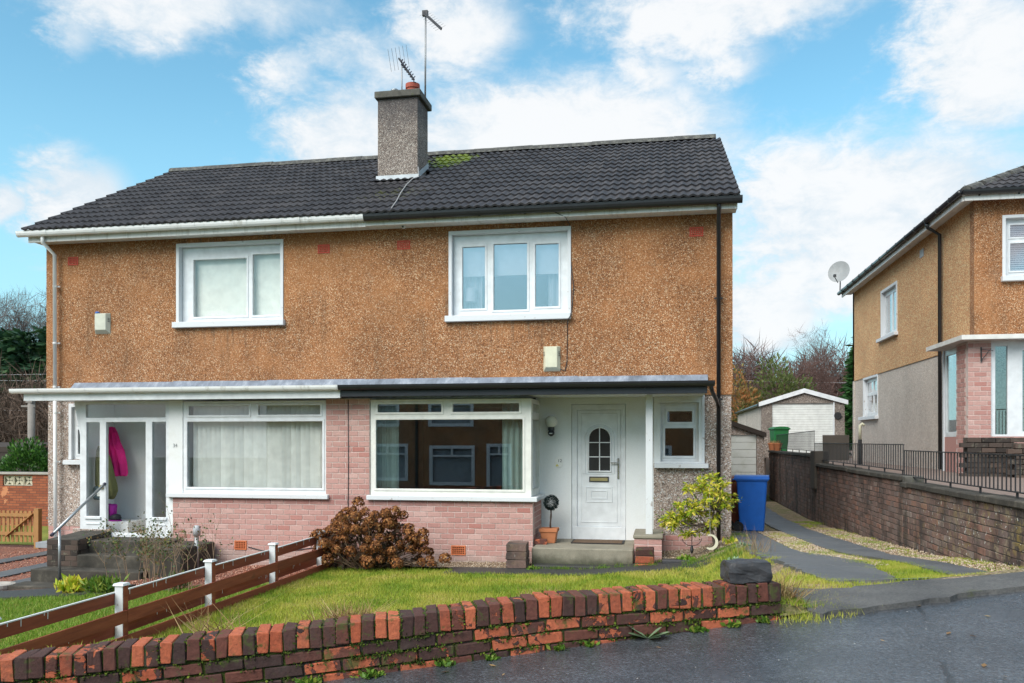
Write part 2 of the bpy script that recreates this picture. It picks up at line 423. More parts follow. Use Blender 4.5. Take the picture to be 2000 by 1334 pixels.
def oldconc(T, pos):
    n = T.noise(pos, 2.5, 6, 0.7); g = T.noise(pos, 60, 3, 0.7)
    c = T.ramp(n, [(0.3, (0.055, 0.052, 0.045)), (0.55, (0.13, 0.125, 0.11)), (0.75, (0.20, 0.19, 0.165))])
    m = T.mrange(T.noise(pos, 4.0, 5, 0.7), 0.58, 0.68); c = T.mix(T.math('MULTIPLY', m, 0.5), c, (0.07, 0.085, 0.02))
    return T.mix(1.0, c, T.ramp(g, [(0.25, 0.8), (0.75, 1.15)]), 'MULTIPLY'), g


mat('concrete_old', rough=0.95, fn=oldconc, bump=(50, 0.6, 0.006))


def stepconc(T, pos):
    n = T.noise(pos, 3.0, 6, 0.7); g = T.noise(pos, 60, 3, 0.7)
    c = T.ramp(n, [(0.3, (0.19, 0.175, 0.135)), (0.7, (0.30, 0.275, 0.215))])
    z = T.n('SeparateXYZ', {0: pos}).outputs[2]
    d = T.mrange(T.math('ADD', z, T.math('MULTIPLY', T.math('SUBTRACT', n, 0.5), 0.22)), 0.06, 0.24, 1, 0)
    c = T.mix(T.math('MULTIPLY', d, 0.8), c, (0.04, 0.045, 0.025))
    return T.mix(1.0, c, T.ramp(g, [(0.25, 0.85), (0.75, 1.12)]), 'MULTIPLY'), g


mat('concrete_step', rough=0.95, fn=stepconc, bump=(50, 0.5, 0.004))


def tile_fn(T, pos):
    r = rnd(T)
    c = T.ramp(r, [(0, (0.024, 0.023, 0.027)), (0.5, (0.034, 0.033, 0.038)), (1, (0.052, 0.048, 0.051))])
    n = T.noise(pos, 5, 5, 0.7); c = T.mix(1.0, c, T.ramp(n, [(0.3, 0.75), (0.72, 1.25)]), 'MULTIPLY')
    li = T.mrange(T.noise(pos, 16, 4, 0.7), 0.68, 0.74); c = T.mix(T.math('MULTIPLY', li, 0.5), c, (0.17, 0.17, 0.15))
    xyz = T.n('SeparateXYZ', {0: pos})          # moss spread to the right of the chimney, thin patch below it
    dx = T.math('DIVIDE', T.math('ADD', xyz.outputs[0], 4.68), 0.55); dz = T.math('DIVIDE', T.math('SUBTRACT', xyz.outputs[2], 8.33), 0.42)
    b = T.math('SUBTRACT', 1.0, T.math('ADD', T.math('MULTIPLY', dx, dx), T.math('MULTIPLY', dz, dz)))
    mo = T.mrange(T.math('ADD', b, T.math('MULTIPLY', T.math('SUBTRACT', T.noise(pos, 6, 5, 0.75), 0.5), 5.5)), 0.1, 0.7)
    c = T.mix(mo, c, (0.15, 0.20, 0.020))
    dx = T.math('DIVIDE', T.math('ADD', xyz.outputs[0], 5.0), 1.3); dz = T.math('DIVIDE', T.math('SUBTRACT', xyz.outputs[2], 6.75), 0.55)
    b = T.math('SUBTRACT', 1.0, T.math('ADD', T.math('MULTIPLY', dx, dx), T.math('MULTIPLY', dz, dz)))
    mo = T.mrange(T.math('ADD', b, T.math('MULTIPLY', T.math('SUBTRACT', T.noise(pos, 10, 4, 0.7), 0.5), 2.6)), 0.95, 1.4)
    c = T.mix(T.math('MULTIPLY', mo, 0.8), c, (0.095, 0.10, 0.025))
    return c, n


mat('roof_tile', rough=0.62, fn=tile_fn, bump=(30, 0.3, 0.004))


def ridge_fn(T, pos):
    n = T.noise(pos, 9, 6, 0.75)
    c = T.ramp(n, [(0.3, (0.04, 0.04, 0.042)), (0.52, (0.085, 0.085, 0.08)), (0.62, (0.16, 0.16, 0.14)), (0.75, (0.08, 0.09, 0.04))])
    return c, n


mat('ridge_tile', rough=0.95, fn=ridge_fn, bump=(30, 0.5, 0.006))
mat('upvc', (0.70, 0.725, 0.75), 0.28, spec=0.5)
mat('upvc_cream', (0.72, 0.72, 0.68), 0.35, spec=0.5)


def grimywhite(T, pos):
    n = T.noise(pos, 1.6, 5, 0.65); c = T.mix(T.math('MULTIPLY', T.mrange(n, 0.5, 0.72), 0.35), (0.73, 0.75, 0.755), (0.58, 0.57, 0.51))
    g = T.noise(pos, 60, 3, 0.6); return T.mix(1.0, c, T.ramp(g, [(0.25, 0.95), (0.75, 1.03)]), 'MULTIPLY'), g


mat('white_render', rough=0.75, fn=grimywhite, bump=(50, 0.3, 0.003))


def gutterwhite(T, pos):
    xyz = T.n('SeparateXYZ', {0: pos})
    st = T.n('CombineXYZ', {0: T.math('MULTIPLY', xyz.outputs[0], 1.0), 1: xyz.outputs[1], 2: T.math('MULTIPLY', xyz.outputs[2], 0.5)}).outputs[0]
    n = T.noise(st, 3.5, 6, 0.75)
    k = T.math('MULTIPLY', T.mrange(n, 0.50, 0.70), T.mrange(xyz.outputs[0], -10.0, -6.5, 0.15, 0.75))
    return T.mix(k, (0.78, 0.79, 0.79), (0.36, 0.35, 0.30))


mat('gutter_white', rough=0.35, fn=gutterwhite)


def fasciawhite(T, pos):
    xyz = T.n('SeparateXYZ', {0: pos})
    st = T.n('CombineXYZ', {0: T.math('MULTIPLY', xyz.outputs[0], 5.0), 1: xyz.outputs[1], 2: T.math('MULTIPLY', xyz.outputs[2], 0.4)}).outputs[0]
    return T.mix(T.math('MULTIPLY', T.mrange(T.noise(st, 2.5, 5, 0.7), 0.48, 0.7), 0.5), (0.74, 0.74, 0.73), (0.40, 0.38, 0.34))


mat('fascia_white', rough=0.5, fn=fasciawhite)
mat('plastic_black', (0.018, 0.019, 0.022), 0.28, spec=0.5)
mat('paint_navy', (0.020, 0.024, 0.032), 0.35, spec=0.5)


def lead_fn(T, pos):
    xyz = T.n('SeparateXYZ', {0: pos})
    st = T.n('CombineXYZ', {0: T.math('MULTIPLY', xyz.outputs[0], 2.0), 1: xyz.outputs[1], 2: T.math('MULTIPLY', xyz.outputs[2], 0.6)}).outputs[0]
    n = T.noise(st, 3.0, 6, 0.7)
    return T.ramp(n, [(0.3, (0.11, 0.13, 0.16)), (0.52, (0.20, 0.235, 0.29)), (0.7, (0.36, 0.40, 0.46))]), n


mat('lead', rough=0.5, fn=lead_fn, bump=(8, 0.4, 0.01))
mat('lead_pale', (0.50, 0.54, 0.57), 0.5, bump=(8, 0.4, 0.01))


def glass_mat(name, tint, refl, boost):
    m = bpy.data.materials.new(name); m.use_nodes = True; T = NT(m.node_tree)
    fc = T.n('LayerWeight', {'Blend': 0.5}).outputs['Facing']
    fr = T.math('ADD', T.math('MULTIPLY', T.math('POWER', fc, 5.0), 0.9), 0.04)
    fac = T.math('ADD', T.math('MULTIPLY', fr, boost), refl, True)
    tr = T.n('BsdfTransparent', {'Color': tint + (1,)}); gl = T.n('BsdfGlossy', {'Color': (0.97, 0.95, 0.97, 1), 'Roughness': 0.0})
    mx = T.n('MixShader', {0: fac, 1: tr.outputs[0], 2: gl.outputs[0]}); out = T.n('OutputMaterial'); T.link(mx.outputs[0], out.inputs[0])
    M[name] = m


glass_mat('glass', (0.80, 0.88, 0.87), 0.10, 1.9)
glass_mat('glass_clear', (0.97, 0.98, 0.975), 0.02, 0.8)
glass_mat('glass_upper', (0.86, 0.86, 0.90), 0.16, 2.2)
mat('glass_dark', (0.035, 0.038, 0.04), 0.06, spec=0.8)
mat('glass_green', (0.12, 0.22, 0.22), 0.12, spec=0.6)
mat('room', (0.10, 0.095, 0.09), 0.95)
mat('room_grey', (0.30, 0.32, 0.34), 0.95)
mat('room_dark', (0.03, 0.03, 0.03), 0.95)
mat('blind', (0.88, 0.89, 0.85), 0.8)
mat('blind_roller', (0.82, 0.83, 0.78), 0.8)
mat('curtain', (0.62, 0.64, 0.62), 0.9)
mat('vent_red', (0.40, 0.055, 0.03), 0.7)
mat('vent_orange', (0.52, 0.15, 0.06), 0.7)
mat('vent_hole', (0.03, 0.015, 0.012), 0.9)
mat('alarm_cream', (0.62, 0.61, 0.46), 0.45)
mat('alarm_grey', (0.55, 0.56, 0.47), 0.5)
mat('terracotta', (0.48, 0.18, 0.08), 0.8, bump=(30, 0.2, 0.003))
mat('pot_red', (0.36, 0.085, 0.055), 0.8, bump=(20, 0.3, 0.004))
mat('metal_grey', (0.36, 0.39, 0.41), 0.35, metal=0.7)
mat('metal_dull', (0.30, 0.31, 0.32), 0.5, metal=0.5)
mat('chrome', (0.65, 0.66, 0.67), 0.2, metal=0.9)
mat('brass', (0.50, 0.42, 0.22), 0.35, metal=0.8)
mat('rail_black', (0.022, 0.022, 0.024), 0.5, spec=0.5)


def asph(T, pos):
    gv = T.n('TexVoronoi', {'Vector': pos, 'Scale': 85}); n = T.noise(pos, 0.8, 6, 0.62, 0.4); n2 = T.noise(pos, 60, 4, 0.8)
    c = T.ramp(n, [(0.3, (0.050, 0.055, 0.064)), (0.7, (0.078, 0.085, 0.096))])
    c = T.mix(1.0, c, T.ramp(T.n('SeparateXYZ', {0: gv.outputs['Color']}).outputs[0], [(0.0, 0.62), (0.55, 1.0), (0.9, 1.2), (1.0, 1.7)]), 'MULTIPLY')
    pt = T.mrange(T.noise(pos, 2.3, 5, 0.7), 0.42, 0.62); c = T.mix(1.0, c, T.ramp(pt, [(0, 0.85), (1, 1.1)]), 'MULTIPLY')
    nv = T.n('TexNoise', {'Vector': pos, 'Scale': 1.6, 'Detail': 5, 'Roughness': 0.65}).outputs['Color']
    vd = T.n('TexVoronoi', {'Vector': T.mix(0.22, pos, nv), 'Scale': 0.55}, feature='DISTANCE_TO_EDGE').outputs['Distance']
    cr = T.math('MULTIPLY', T.mrange(vd, 0.002, 0.009, 1, 0), T.mrange(T.noise(pos, 0.7, 4), 0.48, 0.58)); c = T.mix(T.math('MULTIPLY', cr, 0.7), c, (0.012, 0.013, 0.014))
    sp = T.n('TexVoronoi', {'Vector': pos, 'Scale': 22.0}); ss = T.math('MULTIPLY', T.math('LESS_THAN', sp.outputs['Distance'], 0.12), T.math('GREATER_THAN', T.n('SeparateXYZ', {0: sp.outputs['Color']}).outputs[0], 0.93))
    c = T.mix(T.math('MULTIPLY', ss, 0.75), c, (0.55, 0.52, 0.47))
    ro = T.ramp(T.noise(pos, 1.1, 5, 0.6), [(0.34, 0.16), (0.66, 0.30)])
    return c, T.math('ADD', T.math('SUBTRACT', n2, gv.outputs['Distance']), T.math('MULTIPLY', cr, -2.0)), ro


mat('asphalt', rough=0.5, fn=asph, bump=(130, 0.45, 0.007), spec=1.0)


def tarold(T, pos):
    g = T.noise(pos, 55, 5, 0.75); n = T.noise(pos, 2.0, 6, 0.7)
    c = T.ramp(n, [(0.3, (0.058, 0.060, 0.062)), (0.7, (0.125, 0.124, 0.120))]); c = T.mix(1.0, c, T.ramp(g, [(0.25, 0.55), (0.75, 1.5)]), 'MULTIPLY')
    m = T.mrange(T.noise(pos, 3.6, 5, 0.7), 0.60, 0.70); return T.mix(T.math('MULTIPLY', m, 0.55), c, (0.07, 0.085, 0.015)), g


mat('tarmac_old', rough=0.75, fn=tarold, bump=(55, 0.8, 0.012))


def slabf(T, pos):
    g = T.noise(pos, 60, 4, 0.7); n = T.noise(pos, 1.8, 6, 0.65)
    c = T.ramp(n, [(0.3, (0.068, 0.072, 0.077)), (0.7, (0.125, 0.128, 0.130))]); c = T.mix(1.0, c, T.ramp(g, [(0.25, 0.75), (0.75, 1.25)]), 'MULTIPLY')
    m = T.mrange(T.noise(pos, 2.4, 5, 0.7), 0.62, 0.74); return T.mix(T.math('MULTIPLY', m, 0.45), c, (0.075, 0.085, 0.022)), g, T.ramp(n, [(0.3, 0.42), (0.7, 0.7)])


mat('slab', rough=0.6, fn=slabf, bump=(60, 0.5, 0.005))
mat('slab_dark', (0.042, 0.043, 0.040), 0.6, bump=(50, 0.6, 0.006))


def gravel(cols, patch=None, sc=48):
    def fn(T, pos):
        v = T.n('TexVoronoi', {'Vector': pos, 'Scale': sc}); cell = T.n('SeparateXYZ', {0: v.outputs['Color']}).outputs[0]
        c = T.ramp(cell, [(i / (len(cols) - 1), k) for i, k in enumerate(cols)])
        c = T.mix(1.0, c, T.ramp(v.outputs['Distance'], [(0.0, 1.1), (0.8, 0.4)]), 'MULTIPLY')
        if patch:
            k = T.mrange(T.noise(pos, 1.5, 6, 0.7), 0.46, 0.60); gg = T.ramp(T.noise(pos, 25, 4, 0.7), [(0.3, (0.06, 0.075, 0.014)), (0.7, (0.17, 0.19, 0.035))])
            c = T.mix(T.math('MULTIPLY', k, patch), c, gg)
        return c, T.math('SUBTRACT', 1.0, v.outputs['Distance'])
    return fn


TAN = [(0.15, 0.105, 0.065), (0.33, 0.24, 0.155), (0.44, 0.33, 0.22), (0.30, 0.205, 0.13), (0.55, 0.45, 0.33)]
mat('gravel_tan', rough=0.9, fn=gravel(TAN), bump=(48, 0.8, 0.012))
mat('gravel_grass', rough=0.95, fn=gravel(TAN, 0.6), bump=(48, 0.8, 0.012))
mat('gravel_red', rough=0.9, fn=gravel([(0.16, 0.055, 0.035), (0.33, 0.13, 0.085), (0.42, 0.19, 0.13), (0.27, 0.10, 0.065), (0.50, 0.29, 0.21)], None, 40), bump=(40, 0.8, 0.012))


def soil(T, pos):
    n = T.noise(pos, 1.2, 6, 0.65); g = T.noise(pos, 30, 4, 0.7)
    c = T.ramp(n, [(0.3, (0.13, 0.17, 0.024)), (0.7, (0.24, 0.25, 0.045))]); return T.mix(1.0, c, T.ramp(g, [(0.25, 0.6), (0.75, 1.3)]), 'MULTIPLY'), g


mat('turf', rough=1.0, fn=soil, bump=(30, 0.6, 0.02))


def earth(T, pos):
    n = T.noise(pos, 0.5, 6, 0.65); g = T.noise(pos, 20, 4, 0.7)
    c = T.ramp(n, [(0.35, (0.065, 0.058, 0.028)), (0.5, (0.07, 0.085, 0.025)), (0.7, (0.09, 0.062, 0.034))]); return T.mix(1.0, c, T.ramp(g, [(0.25, 0.6), (0.75, 1.3)]), 'MULTIPLY'), g


mat('earth', rough=1.0, fn=earth, bump=(20, 0.7, 0.03))


def leafmat(name, stops, rough=0.6, trans=0.25, patch=None):
    m = bpy.data.materials.new(name); m.use_nodes = True; T = NT(m.node_tree)
    pos = T.n('NewGeometry').outputs['Position']
    r = rnd(T)
    if patch:
        r = T.math('ADD', T.math('MULTIPLY', r, 1 - patch[1]), T.math('MULTIPLY', T.mrange(T.noise(pos, patch[0], 3), 0.33, 0.67), patch[1]))
    c = T.ramp(r, stops)
    df = T.n('BsdfPrincipled', {'Base Color': c, 'Roughness': rough, 'Specular IOR Level': 0.3})
    tl = T.n('BsdfTranslucent', {'Color': c}); mx = T.n('MixShader', {0: trans, 1: df.outputs[0], 2: tl.outputs[0]})
    out = T.n('OutputMaterial'); T.link(mx.outputs[0], out.inputs[0]); M[name] = m


leafmat('grass', [(0, (0.13, 0.25, 0.022)), (0.3, (0.24, 0.34, 0.034)), (0.55, (0.38, 0.42, 0.055)), (0.82, (0.50, 0.46, 0.10)), (1, (0.56, 0.46, 0.19))], 0.55, 0.3, (1.3, 0.55))
leafmat('grass_fresh', [(0, (0.10, 0.21, 0.022)), (0.5, (0.17, 0.31, 0.030)), (0.85, (0.28, 0.36, 0.055)), (1, (0.40, 0.36, 0.12))], 0.55, 0.3)
leafmat('weed', [(0, (0.06, 0.15, 0.018)), (0.6, (0.13, 0.24, 0.030)), (1, (0.26, 0.30, 0.05))], 0.5, 0.25)
leafmat('grey_leaf', [(0, (0.17, 0.26, 0.15)), (1, (0.26, 0.36, 0.21))], 0.6, 0.2)
leafmat('moss', [(0, (0.028, 0.050, 0.008)), (0.7, (0.060, 0.095, 0.011)), (1, (0.14, 0.18, 0.018))], 0.9, 0.1)
leafmat('straw', [(0, (0.20, 0.115, 0.055)), (0.6, (0.36, 0.235, 0.10)), (1, (0.46, 0.35, 0.19))], 0.8, 0.2)
leafmat('hydrangea', [(0, (0.055, 0.020, 0.008)), (0.3, (0.15, 0.053, 0.017)), (0.65, (0.25, 0.095, 0.028)), (0.92, (0.35, 0.155, 0.048)), (1, (0.44, 0.26, 0.115))], 0.8, 0.15)
leafmat('dead_leaf', [(0, (0.028, 0.020, 0.014)), (1, (0.08, 0.045, 0.026))], 0.8, 0.1)
leafmat('rose_leaf', [(0, (0.045, 0.075, 0.028)), (0.4, (0.085, 0.145, 0.06)), (0.75, (0.14, 0.175, 0.04)), (1, (0.25, 0.12, 0.05))], 0.5, 0.25)
leafmat('lime_leaf', [(0, (0.16, 0.28, 0.014)), (0.25, (0.36, 0.46, 0.025)), (0.6, (0.66, 0.62, 0.06)), (1, (0.80, 0.66, 0.17))], 0.45, 0.3)
leafmat('lime_old', [(0, (0.06, 0.11, 0.02)), (1, (0.15, 0.23, 0.035))], 0.45, 0.25)
leafmat('bush_green', [(0, (0.025, 0.075, 0.014)), (0.6, (0.06, 0.16, 0.028)), (1, (0.11, 0.24, 0.04))], 0.4, 0.2)
leafmat('conifer', [(0, (0.014, 0.042, 0.024)), (0.5, (0.032, 0.088, 0.040)), (0.85, (0.075, 0.155, 0.055)), (1, (0.13, 0.20, 0.075))], 0.6, 0.15, (0.45, 0.35))
leafmat('cypress', [(0, (0.012, 0.05, 0.014)), (1, (0.045, 0.13, 0.03))], 0.6, 0.15)
leafmat('topiary', [(0, (0.006, 0.014, 0.014)), (1, (0.022, 0.045, 0.045))], 0.5, 0.1)
leafmat('autumn', [(0, (0.075, 0.11, 0.03)), (0.5, (0.15, 0.165, 0.05)), (0.72, (0.32, 0.17, 0.06)), (1, (0.48, 0.15, 0.05))], 0.6, 0.3, (0.30, 0.6))
leafmat('ivy', [(0, (0.03, 0.05, 0.016)), (1, (0.10, 0.11, 0.035))], 0.6, 0.2)
mat('bark', (0.085, 0.062, 0.048), 0.95)
mat('twig', (0.13, 0.090, 0.068), 0.95)
mat('twig_red', (0.12, 0.072, 0.062), 0.95)
mat('twig_dark', (0.075, 0.05, 0.038), 0.95)
mat('bark_orange', (0.40, 0.14, 0.07), 0.9)


def wood_fn(T, pos):
    xyz = T.n('SeparateXYZ', {0: pos})
    st = T.n('CombineXYZ', {0: T.math('MULTIPLY', xyz.outputs[0], 12), 1: T.math('MULTIPLY', xyz.outputs[1], 1.2), 2: T.math('MULTIPLY', xyz.outputs[2], 14)}).outputs[0]
    n = T.noise(st, 1.4, 6, 0.7); r = rnd(T)
    c = T.ramp(n, [(0.28, (0.18, 0.042, 0.024)), (0.55, (0.30, 0.075, 0.038)), (0.75, (0.38, 0.115, 0.06))])
    c = T.mix(1.0, c, T.ramp(r, [(0, 0.8), (1, 1.15)]), 'MULTIPLY')
    al = T.math('MULTIPLY', T.mrange(T.noise(pos, 2.6, 5, 0.7), 0.60, 0.72), 0.4); return T.mix(al, c, (0.05, 0.045, 0.02)), n


mat('wood_red', rough=0.7, fn=wood_fn, bump=(10, 0.3, 0.004))


def chip_white(T, pos):
    n = T.noise(pos, 9, 6, 0.7); return T.mix(T.mrange(n, 0.62, 0.68), (0.63, 0.655, 0.68), (0.36, 0.33, 0.31)), n


mat('paint_white', rough=0.6, fn=chip_white, bump=(20, 0.2, 0.003))
mat('wood_gate', (0.36, 0.19, 0.07), 0.75, bump=(12, 0.3, 0.004))
mat('wood_dark', (0.045, 0.034, 0.028), 0.85)
mat('wood_grey', (0.17, 0.16, 0.145), 0.85)
mat('bin_blue', (0.008, 0.11, 0.46), 0.42, spec=0.5)
mat('bin_brown', (0.20, 0.055, 0.025), 0.45)
mat('bin_green', (0.02, 0.16, 0.05), 0.45)
mat('rubber', (0.012, 0.012, 0.013), 0.7)
mat('stone_block', (0.042, 0.042, 0.046), 0.5, bump=(14, 0.7, 0.015))
mat('mat_brown', (0.12, 0.075, 0.045), 1.0, bump=(120, 0.8, 0.006))
mat('coat_pink', (0.80, 0.018, 0.24), 0.65, bump=(14, 0.5, 0.01))
mat('coat_olive', (0.125, 0.125, 0.05), 0.8, bump=(14, 0.5, 0.01))
mat('coat_lining', (0.02, 0.02, 0.02), 0.8)
mat('bag_teal', (0.05, 0.09, 0.12), 0.8)
mat('bag_red', (0.40, 0.03, 0.06), 0.8)
mat('boot_purple', (0.30, 0.012, 0.26), 0.7)
mat('boot_sole', (0.02, 0.02, 0.03), 0.7)
mat('carpet', (0.36, 0.27, 0.17), 0.95)
mat('globe', (0.66, 0.66, 0.58), 0.15, spec=0.6)
mat('plaque', (0.80, 0.81, 0.80), 0.2, spec=0.6)
mat('ink', (0.05, 0.05, 0.08), 0.6)
mat('flower_yellow', (0.60, 0.52, 0.06), 0.6)
mat('moon', (0.62, 0.60, 0.46), 0.5)
mat('grp_grey', (0.42, 0.44, 0.47), 0.55)
mat('door_garage', (0.70, 0.72, 0.70), 0.5)


def algaewhite(T, pos):
    n = T.noise(pos, 3.0, 6, 0.7); z = T.n('SeparateXYZ', {0: pos}).outputs[2]
    k = T.math('MULTIPLY', T.mrange(n, 0.44, 0.68), T.mrange(z, 0.3, 1.9, 0.8, 0.3)); return T.mix(k, (0.70, 0.71, 0.67), (0.42, 0.44, 0.35)), n


mat('door_algae', rough=0.6, fn=algaewhite)


def redbrick_far(T, pos):
    xyz = T.n('SeparateXYZ', {0: pos}); v = T.n('CombineXYZ', {0: T.math('ADD', xyz.outputs[0], xyz.outputs[1]), 1: xyz.outputs[2], 2: 0.0}).outputs[0]
    b = T.n('TexBrick', {'Vector': v, 'Scale': 1.0, 'Color1': (0.22, 0.06, 0.03, 1), 'Color2': (0.36, 0.11, 0.05, 1), 'Mortar': (0.12, 0.06, 0.045, 1), 'Mortar Size': 0.008, 'Brick Width': 0.225, 'Row Height': 0.075})
    n = T.noise(pos, 2.2, 5, 0.7); return T.mix(T.mrange(n, 0.62, 0.66), b.outputs[0], (0.52, 0.22, 0.11)), b.outputs[1]


mat('brick_far', rough=0.9, fn=redbrick_far, bump=(10, 0.3, 0.004))
mat('screen_block', (0.50, 0.46, 0.35), 0.9)
mat('concrete_pale', (0.36, 0.34, 0.31), 0.9, bump=(40, 0.4, 0.004))
mat('canopy_white', (0.66, 0.66, 0.63), 0.8, bump=(30, 0.2, 0.003))
mat('paving_brown', (0.22, 0.165, 0.14), 0.9, bump=(30, 0.5, 0.006))
mat('dish_grey', (0.26, 0.275, 0.28), 0.5)
mat('wire', (0.05, 0.05, 0.055), 0.6)
mat('wire_pale', (0.30, 0.30, 0.30), 0.6)
mat('lamp_shade', (0.72, 0.73, 0.70), 0.7)
mat('wood_pole', (0.24, 0.22, 0.20), 0.9)
mat('verge_cement', (0.20, 0.19, 0.17), 0.95)
# ------------------------------------------------------------------ terrain
WA = Vector((-3.51, 4.14)); WT = Vector((0.9406, 0.3395)); WN = Vector((-0.3395, 0.9406))   # road-side wall line
WALL_S = [-8, 0, 1.79, 3.06, 4.55, 30]; WALL_TOP = [0.22, 0.812, 0.945, 1.061, 1.108, 1.9]


def sq(x, y):
    d = Vector((x, y)) - WA; return d.dot(WT), d.dot(WN)


def xy(s, q):
    p = WA + WT * s + WN * q; return p.x, p.y


def road_z(x, y): return 0.43 + 0.0729 * x + 0.0672 * y
def wall_top(s): return float(np.interp(s, WALL_S, WALL_TOP))
def drive_z(y): return float(np.interp(y, [4, 5.3, 6.0, 7.2, 9.26, 11.3, 13.4, 15.3, 17.5, 21, 30], [1.0, 1.0, 0.965, 0.88, 0.75, 0.56, 0.45, 0.35, 0.24, 0.14, 0.12]))
def house_z(x): return float(np.interp(x, [-12, -5.3, -1.2, 1.2], [-0.52, -0.02, 0.02, 0.24]))


def G(x, y):
    s, q = sq(x, y)
    if q <= 0.02: return road_z(x, y)
    top = min(wall_top(s) - 0.10, road_z(x, y) + 0.25)
    b = sstep(q, 0.25, 3.0)
    lawn = top * (1 - b) + house_z(x) * b
    w = sstep(x, 0.45, 1.25)
    dz = drive_z(y)
    dz = road_z(x, y) * (1 - sstep(q, 0.05, 1.2)) + dz * sstep(q, 0.05, 1.2)
    return lawn * (1 - w) + dz * w


def sheet(name, x0, x1, y0, y1, step, mat_, dz, keep=None, kind='structure', thick=0.0, param=None, jitter=0.0, parent=None, zf=G, **kw):
    """sheet laid on the terrain; keep(x,y) masks cells; param maps (u,v) to (x,y)"""
    nx = max(1, round((x1 - x0) / step)); ny = max(1, round((y1 - y0) / step)); mb = MB(); idx = {}
    rr = random.Random(name)
    def vid(i, j):
        if (i, j) not in idx:
            u = x0 + (x1 - x0) * i / nx; v = y0 + (y1 - y0) * j / ny
            if jitter and (i in (0, nx) or j in (0, ny)): u += rr.uniform(-jitter, jitter); v += rr.uniform(-jitter, jitter)
            x, y = param(u, v) if param else (u, v)
            idx[(i, j)] = len(mb.v); mb.v.append((x, y, zf(x, y) + dz))
        return idx[(i, j)]
    edges = {}
    for i in range(nx):
        for j in range(ny):
            u = x0 + (x1 - x0) * (i + .5) / nx; v = y0 + (y1 - y0) * (j + .5) / ny
            x, y = param(u, v) if param else (u, v)
            if keep and not keep(x, y): continue
            q = (vid(i, j), vid(i + 1, j), vid(i + 1, j + 1), vid(i, j + 1)); mb.f.append(q); mb.m.append(0)
            if thick:
                for a, b in zip(q, q[1:] + q[:1]): edges[(a, b)] = edges.get((a, b), 0) + 1
    if thick:
        for (a, b) in list(edges):
            if (b, a) not in edges:
                A, B = mb.v[a], mb.v[b]; mb.face([A, (A[0], A[1], A[2] - thick), (B[0], B[1], B[2] - thick), B])
    return mb.build(name, mat_, parent, kind=kind, merge=False, smooth=False, **kw)


# far ground: coarse sheet out to the horizon, with the garden and road area cut in finely
def far_z(x, y):
    s, q = sq(x, y)
    if q < 0.45: return road_z(max(-40, min(40, x)), max(-40, y)) - 0.16
    g = G(max(-30, min(3.4, x)), min(y, 30)) - 0.05
    if x > 3.4 and q > 0: g = drive_z(y) - 0.05
    return g + sstep(y, 30, 90) * 1.2


def ground_sheet():
    xs = np.unique(np.concatenate([np.linspace(-700, -40, 12), np.linspace(-40, -14, 27), np.linspace(-14, 6, 81), np.linspace(6, 40, 18), np.linspace(40, 700, 12)]))
    ys = np.unique(np.concatenate([np.linspace(-300, -20, 8), np.linspace(-20, 2, 12), np.linspace(2, 25, 93), np.linspace(25, 90, 20), np.linspace(90, 1200, 14)]))
    V = [(x, y, far_z(x, y)) for y in ys for x in xs]; n = len(xs)
    F = [(j * n + i, j * n + i + 1, (j + 1) * n + i + 1, (j + 1) * n + i) for j in range(len(ys) - 1) for i in range(n - 1)]
    raw_mesh('ground', V, F, 'earth', kind='structure')


ground_sheet()
sheet('road', -45, 45, -6.6, 0.03, 0.5, 'asphalt', 0.0, param=xy, zf=road_z)
sheet('pavement', -45, 45, -8.6, -6.6, 0.8, 'tarmac_old', 0.11, param=xy, thick=0.12, zf=road_z)
# lawns
sheet('lawn', -5.27, 1.0, 4.2, 12.62, 0.22, 'turf', 0.0, keep=lambda x, y: sq(x, y)[1] > 0.26 and not (x > -2.3 and y > 12.35 and x < 0.5))
sheet('lawn', -12.5, -5.33, 2.0, 11.5, 0.3, 'turf', 0.0, keep=lambda x, y: sq(x, y)[1] > 0.34 and y < 11.3 + 0.12 * (x + 6.5))
# driveway gravel with grass growing in it
sheet('driveway', 1.0, 3.42, 5.0, 27.0, 0.22, 'gravel_grass', 0.004, keep=lambda x, y: sq(x, y)[1] > 0.02)
rr = random.Random(3)
def strip(left, right, ys):
    def edge(u, v):
        a = np.interp(v, *left); b = np.interp(v, *right); return float(a + (b - a) * (u / 0.7)), v
    for a, b in zip(ys, ys[1:]):
        sheet('paving_strip', 0, 0.7, a + 0.01, b - 0.01, 0.14, 'slab', 0.03, thick=0.06, jitter=0.03, param=edge)
strip(([6.7, 8.5, 11, 16], [1.27, 1.20, 1.12, 1.16]), ([6.7, 7.2, 9.0, 10.4, 11.9, 16], [1.72, 1.86, 2.02, 1.90, 1.71, 1.70]), [6.75, 8.5, 10.35, 12.3, 14.3, 16.2])
strip(([7.2, 8.6, 10.2, 12.3, 27], [2.46, 2.43, 2.38, 2.19, 2.2]), ([7.2, 7.6, 9.3, 14, 27], [3.0, 2.93, 2.83, 2.81, 2.86]), [7.25, 9.6, 11.9, 14.3, 17.0, 20.0, 23.5, 26.8])
sheet('crossover', 4.75, 12.0, -0.10, 0.42, 0.10, 'tarmac_old', 0.035, param=xy, thick=0.07, jitter=0.03)
sheet('verge_patch', 4.53, 12.0, 0.0, 1.25, 0.12, 'gravel_grass', 0.010, param=xy, zf=lambda x, y: G(x, y) if sq(x, y)[1] > 0.4 else max(G(x, y), road_z(x, y) + 0.01))
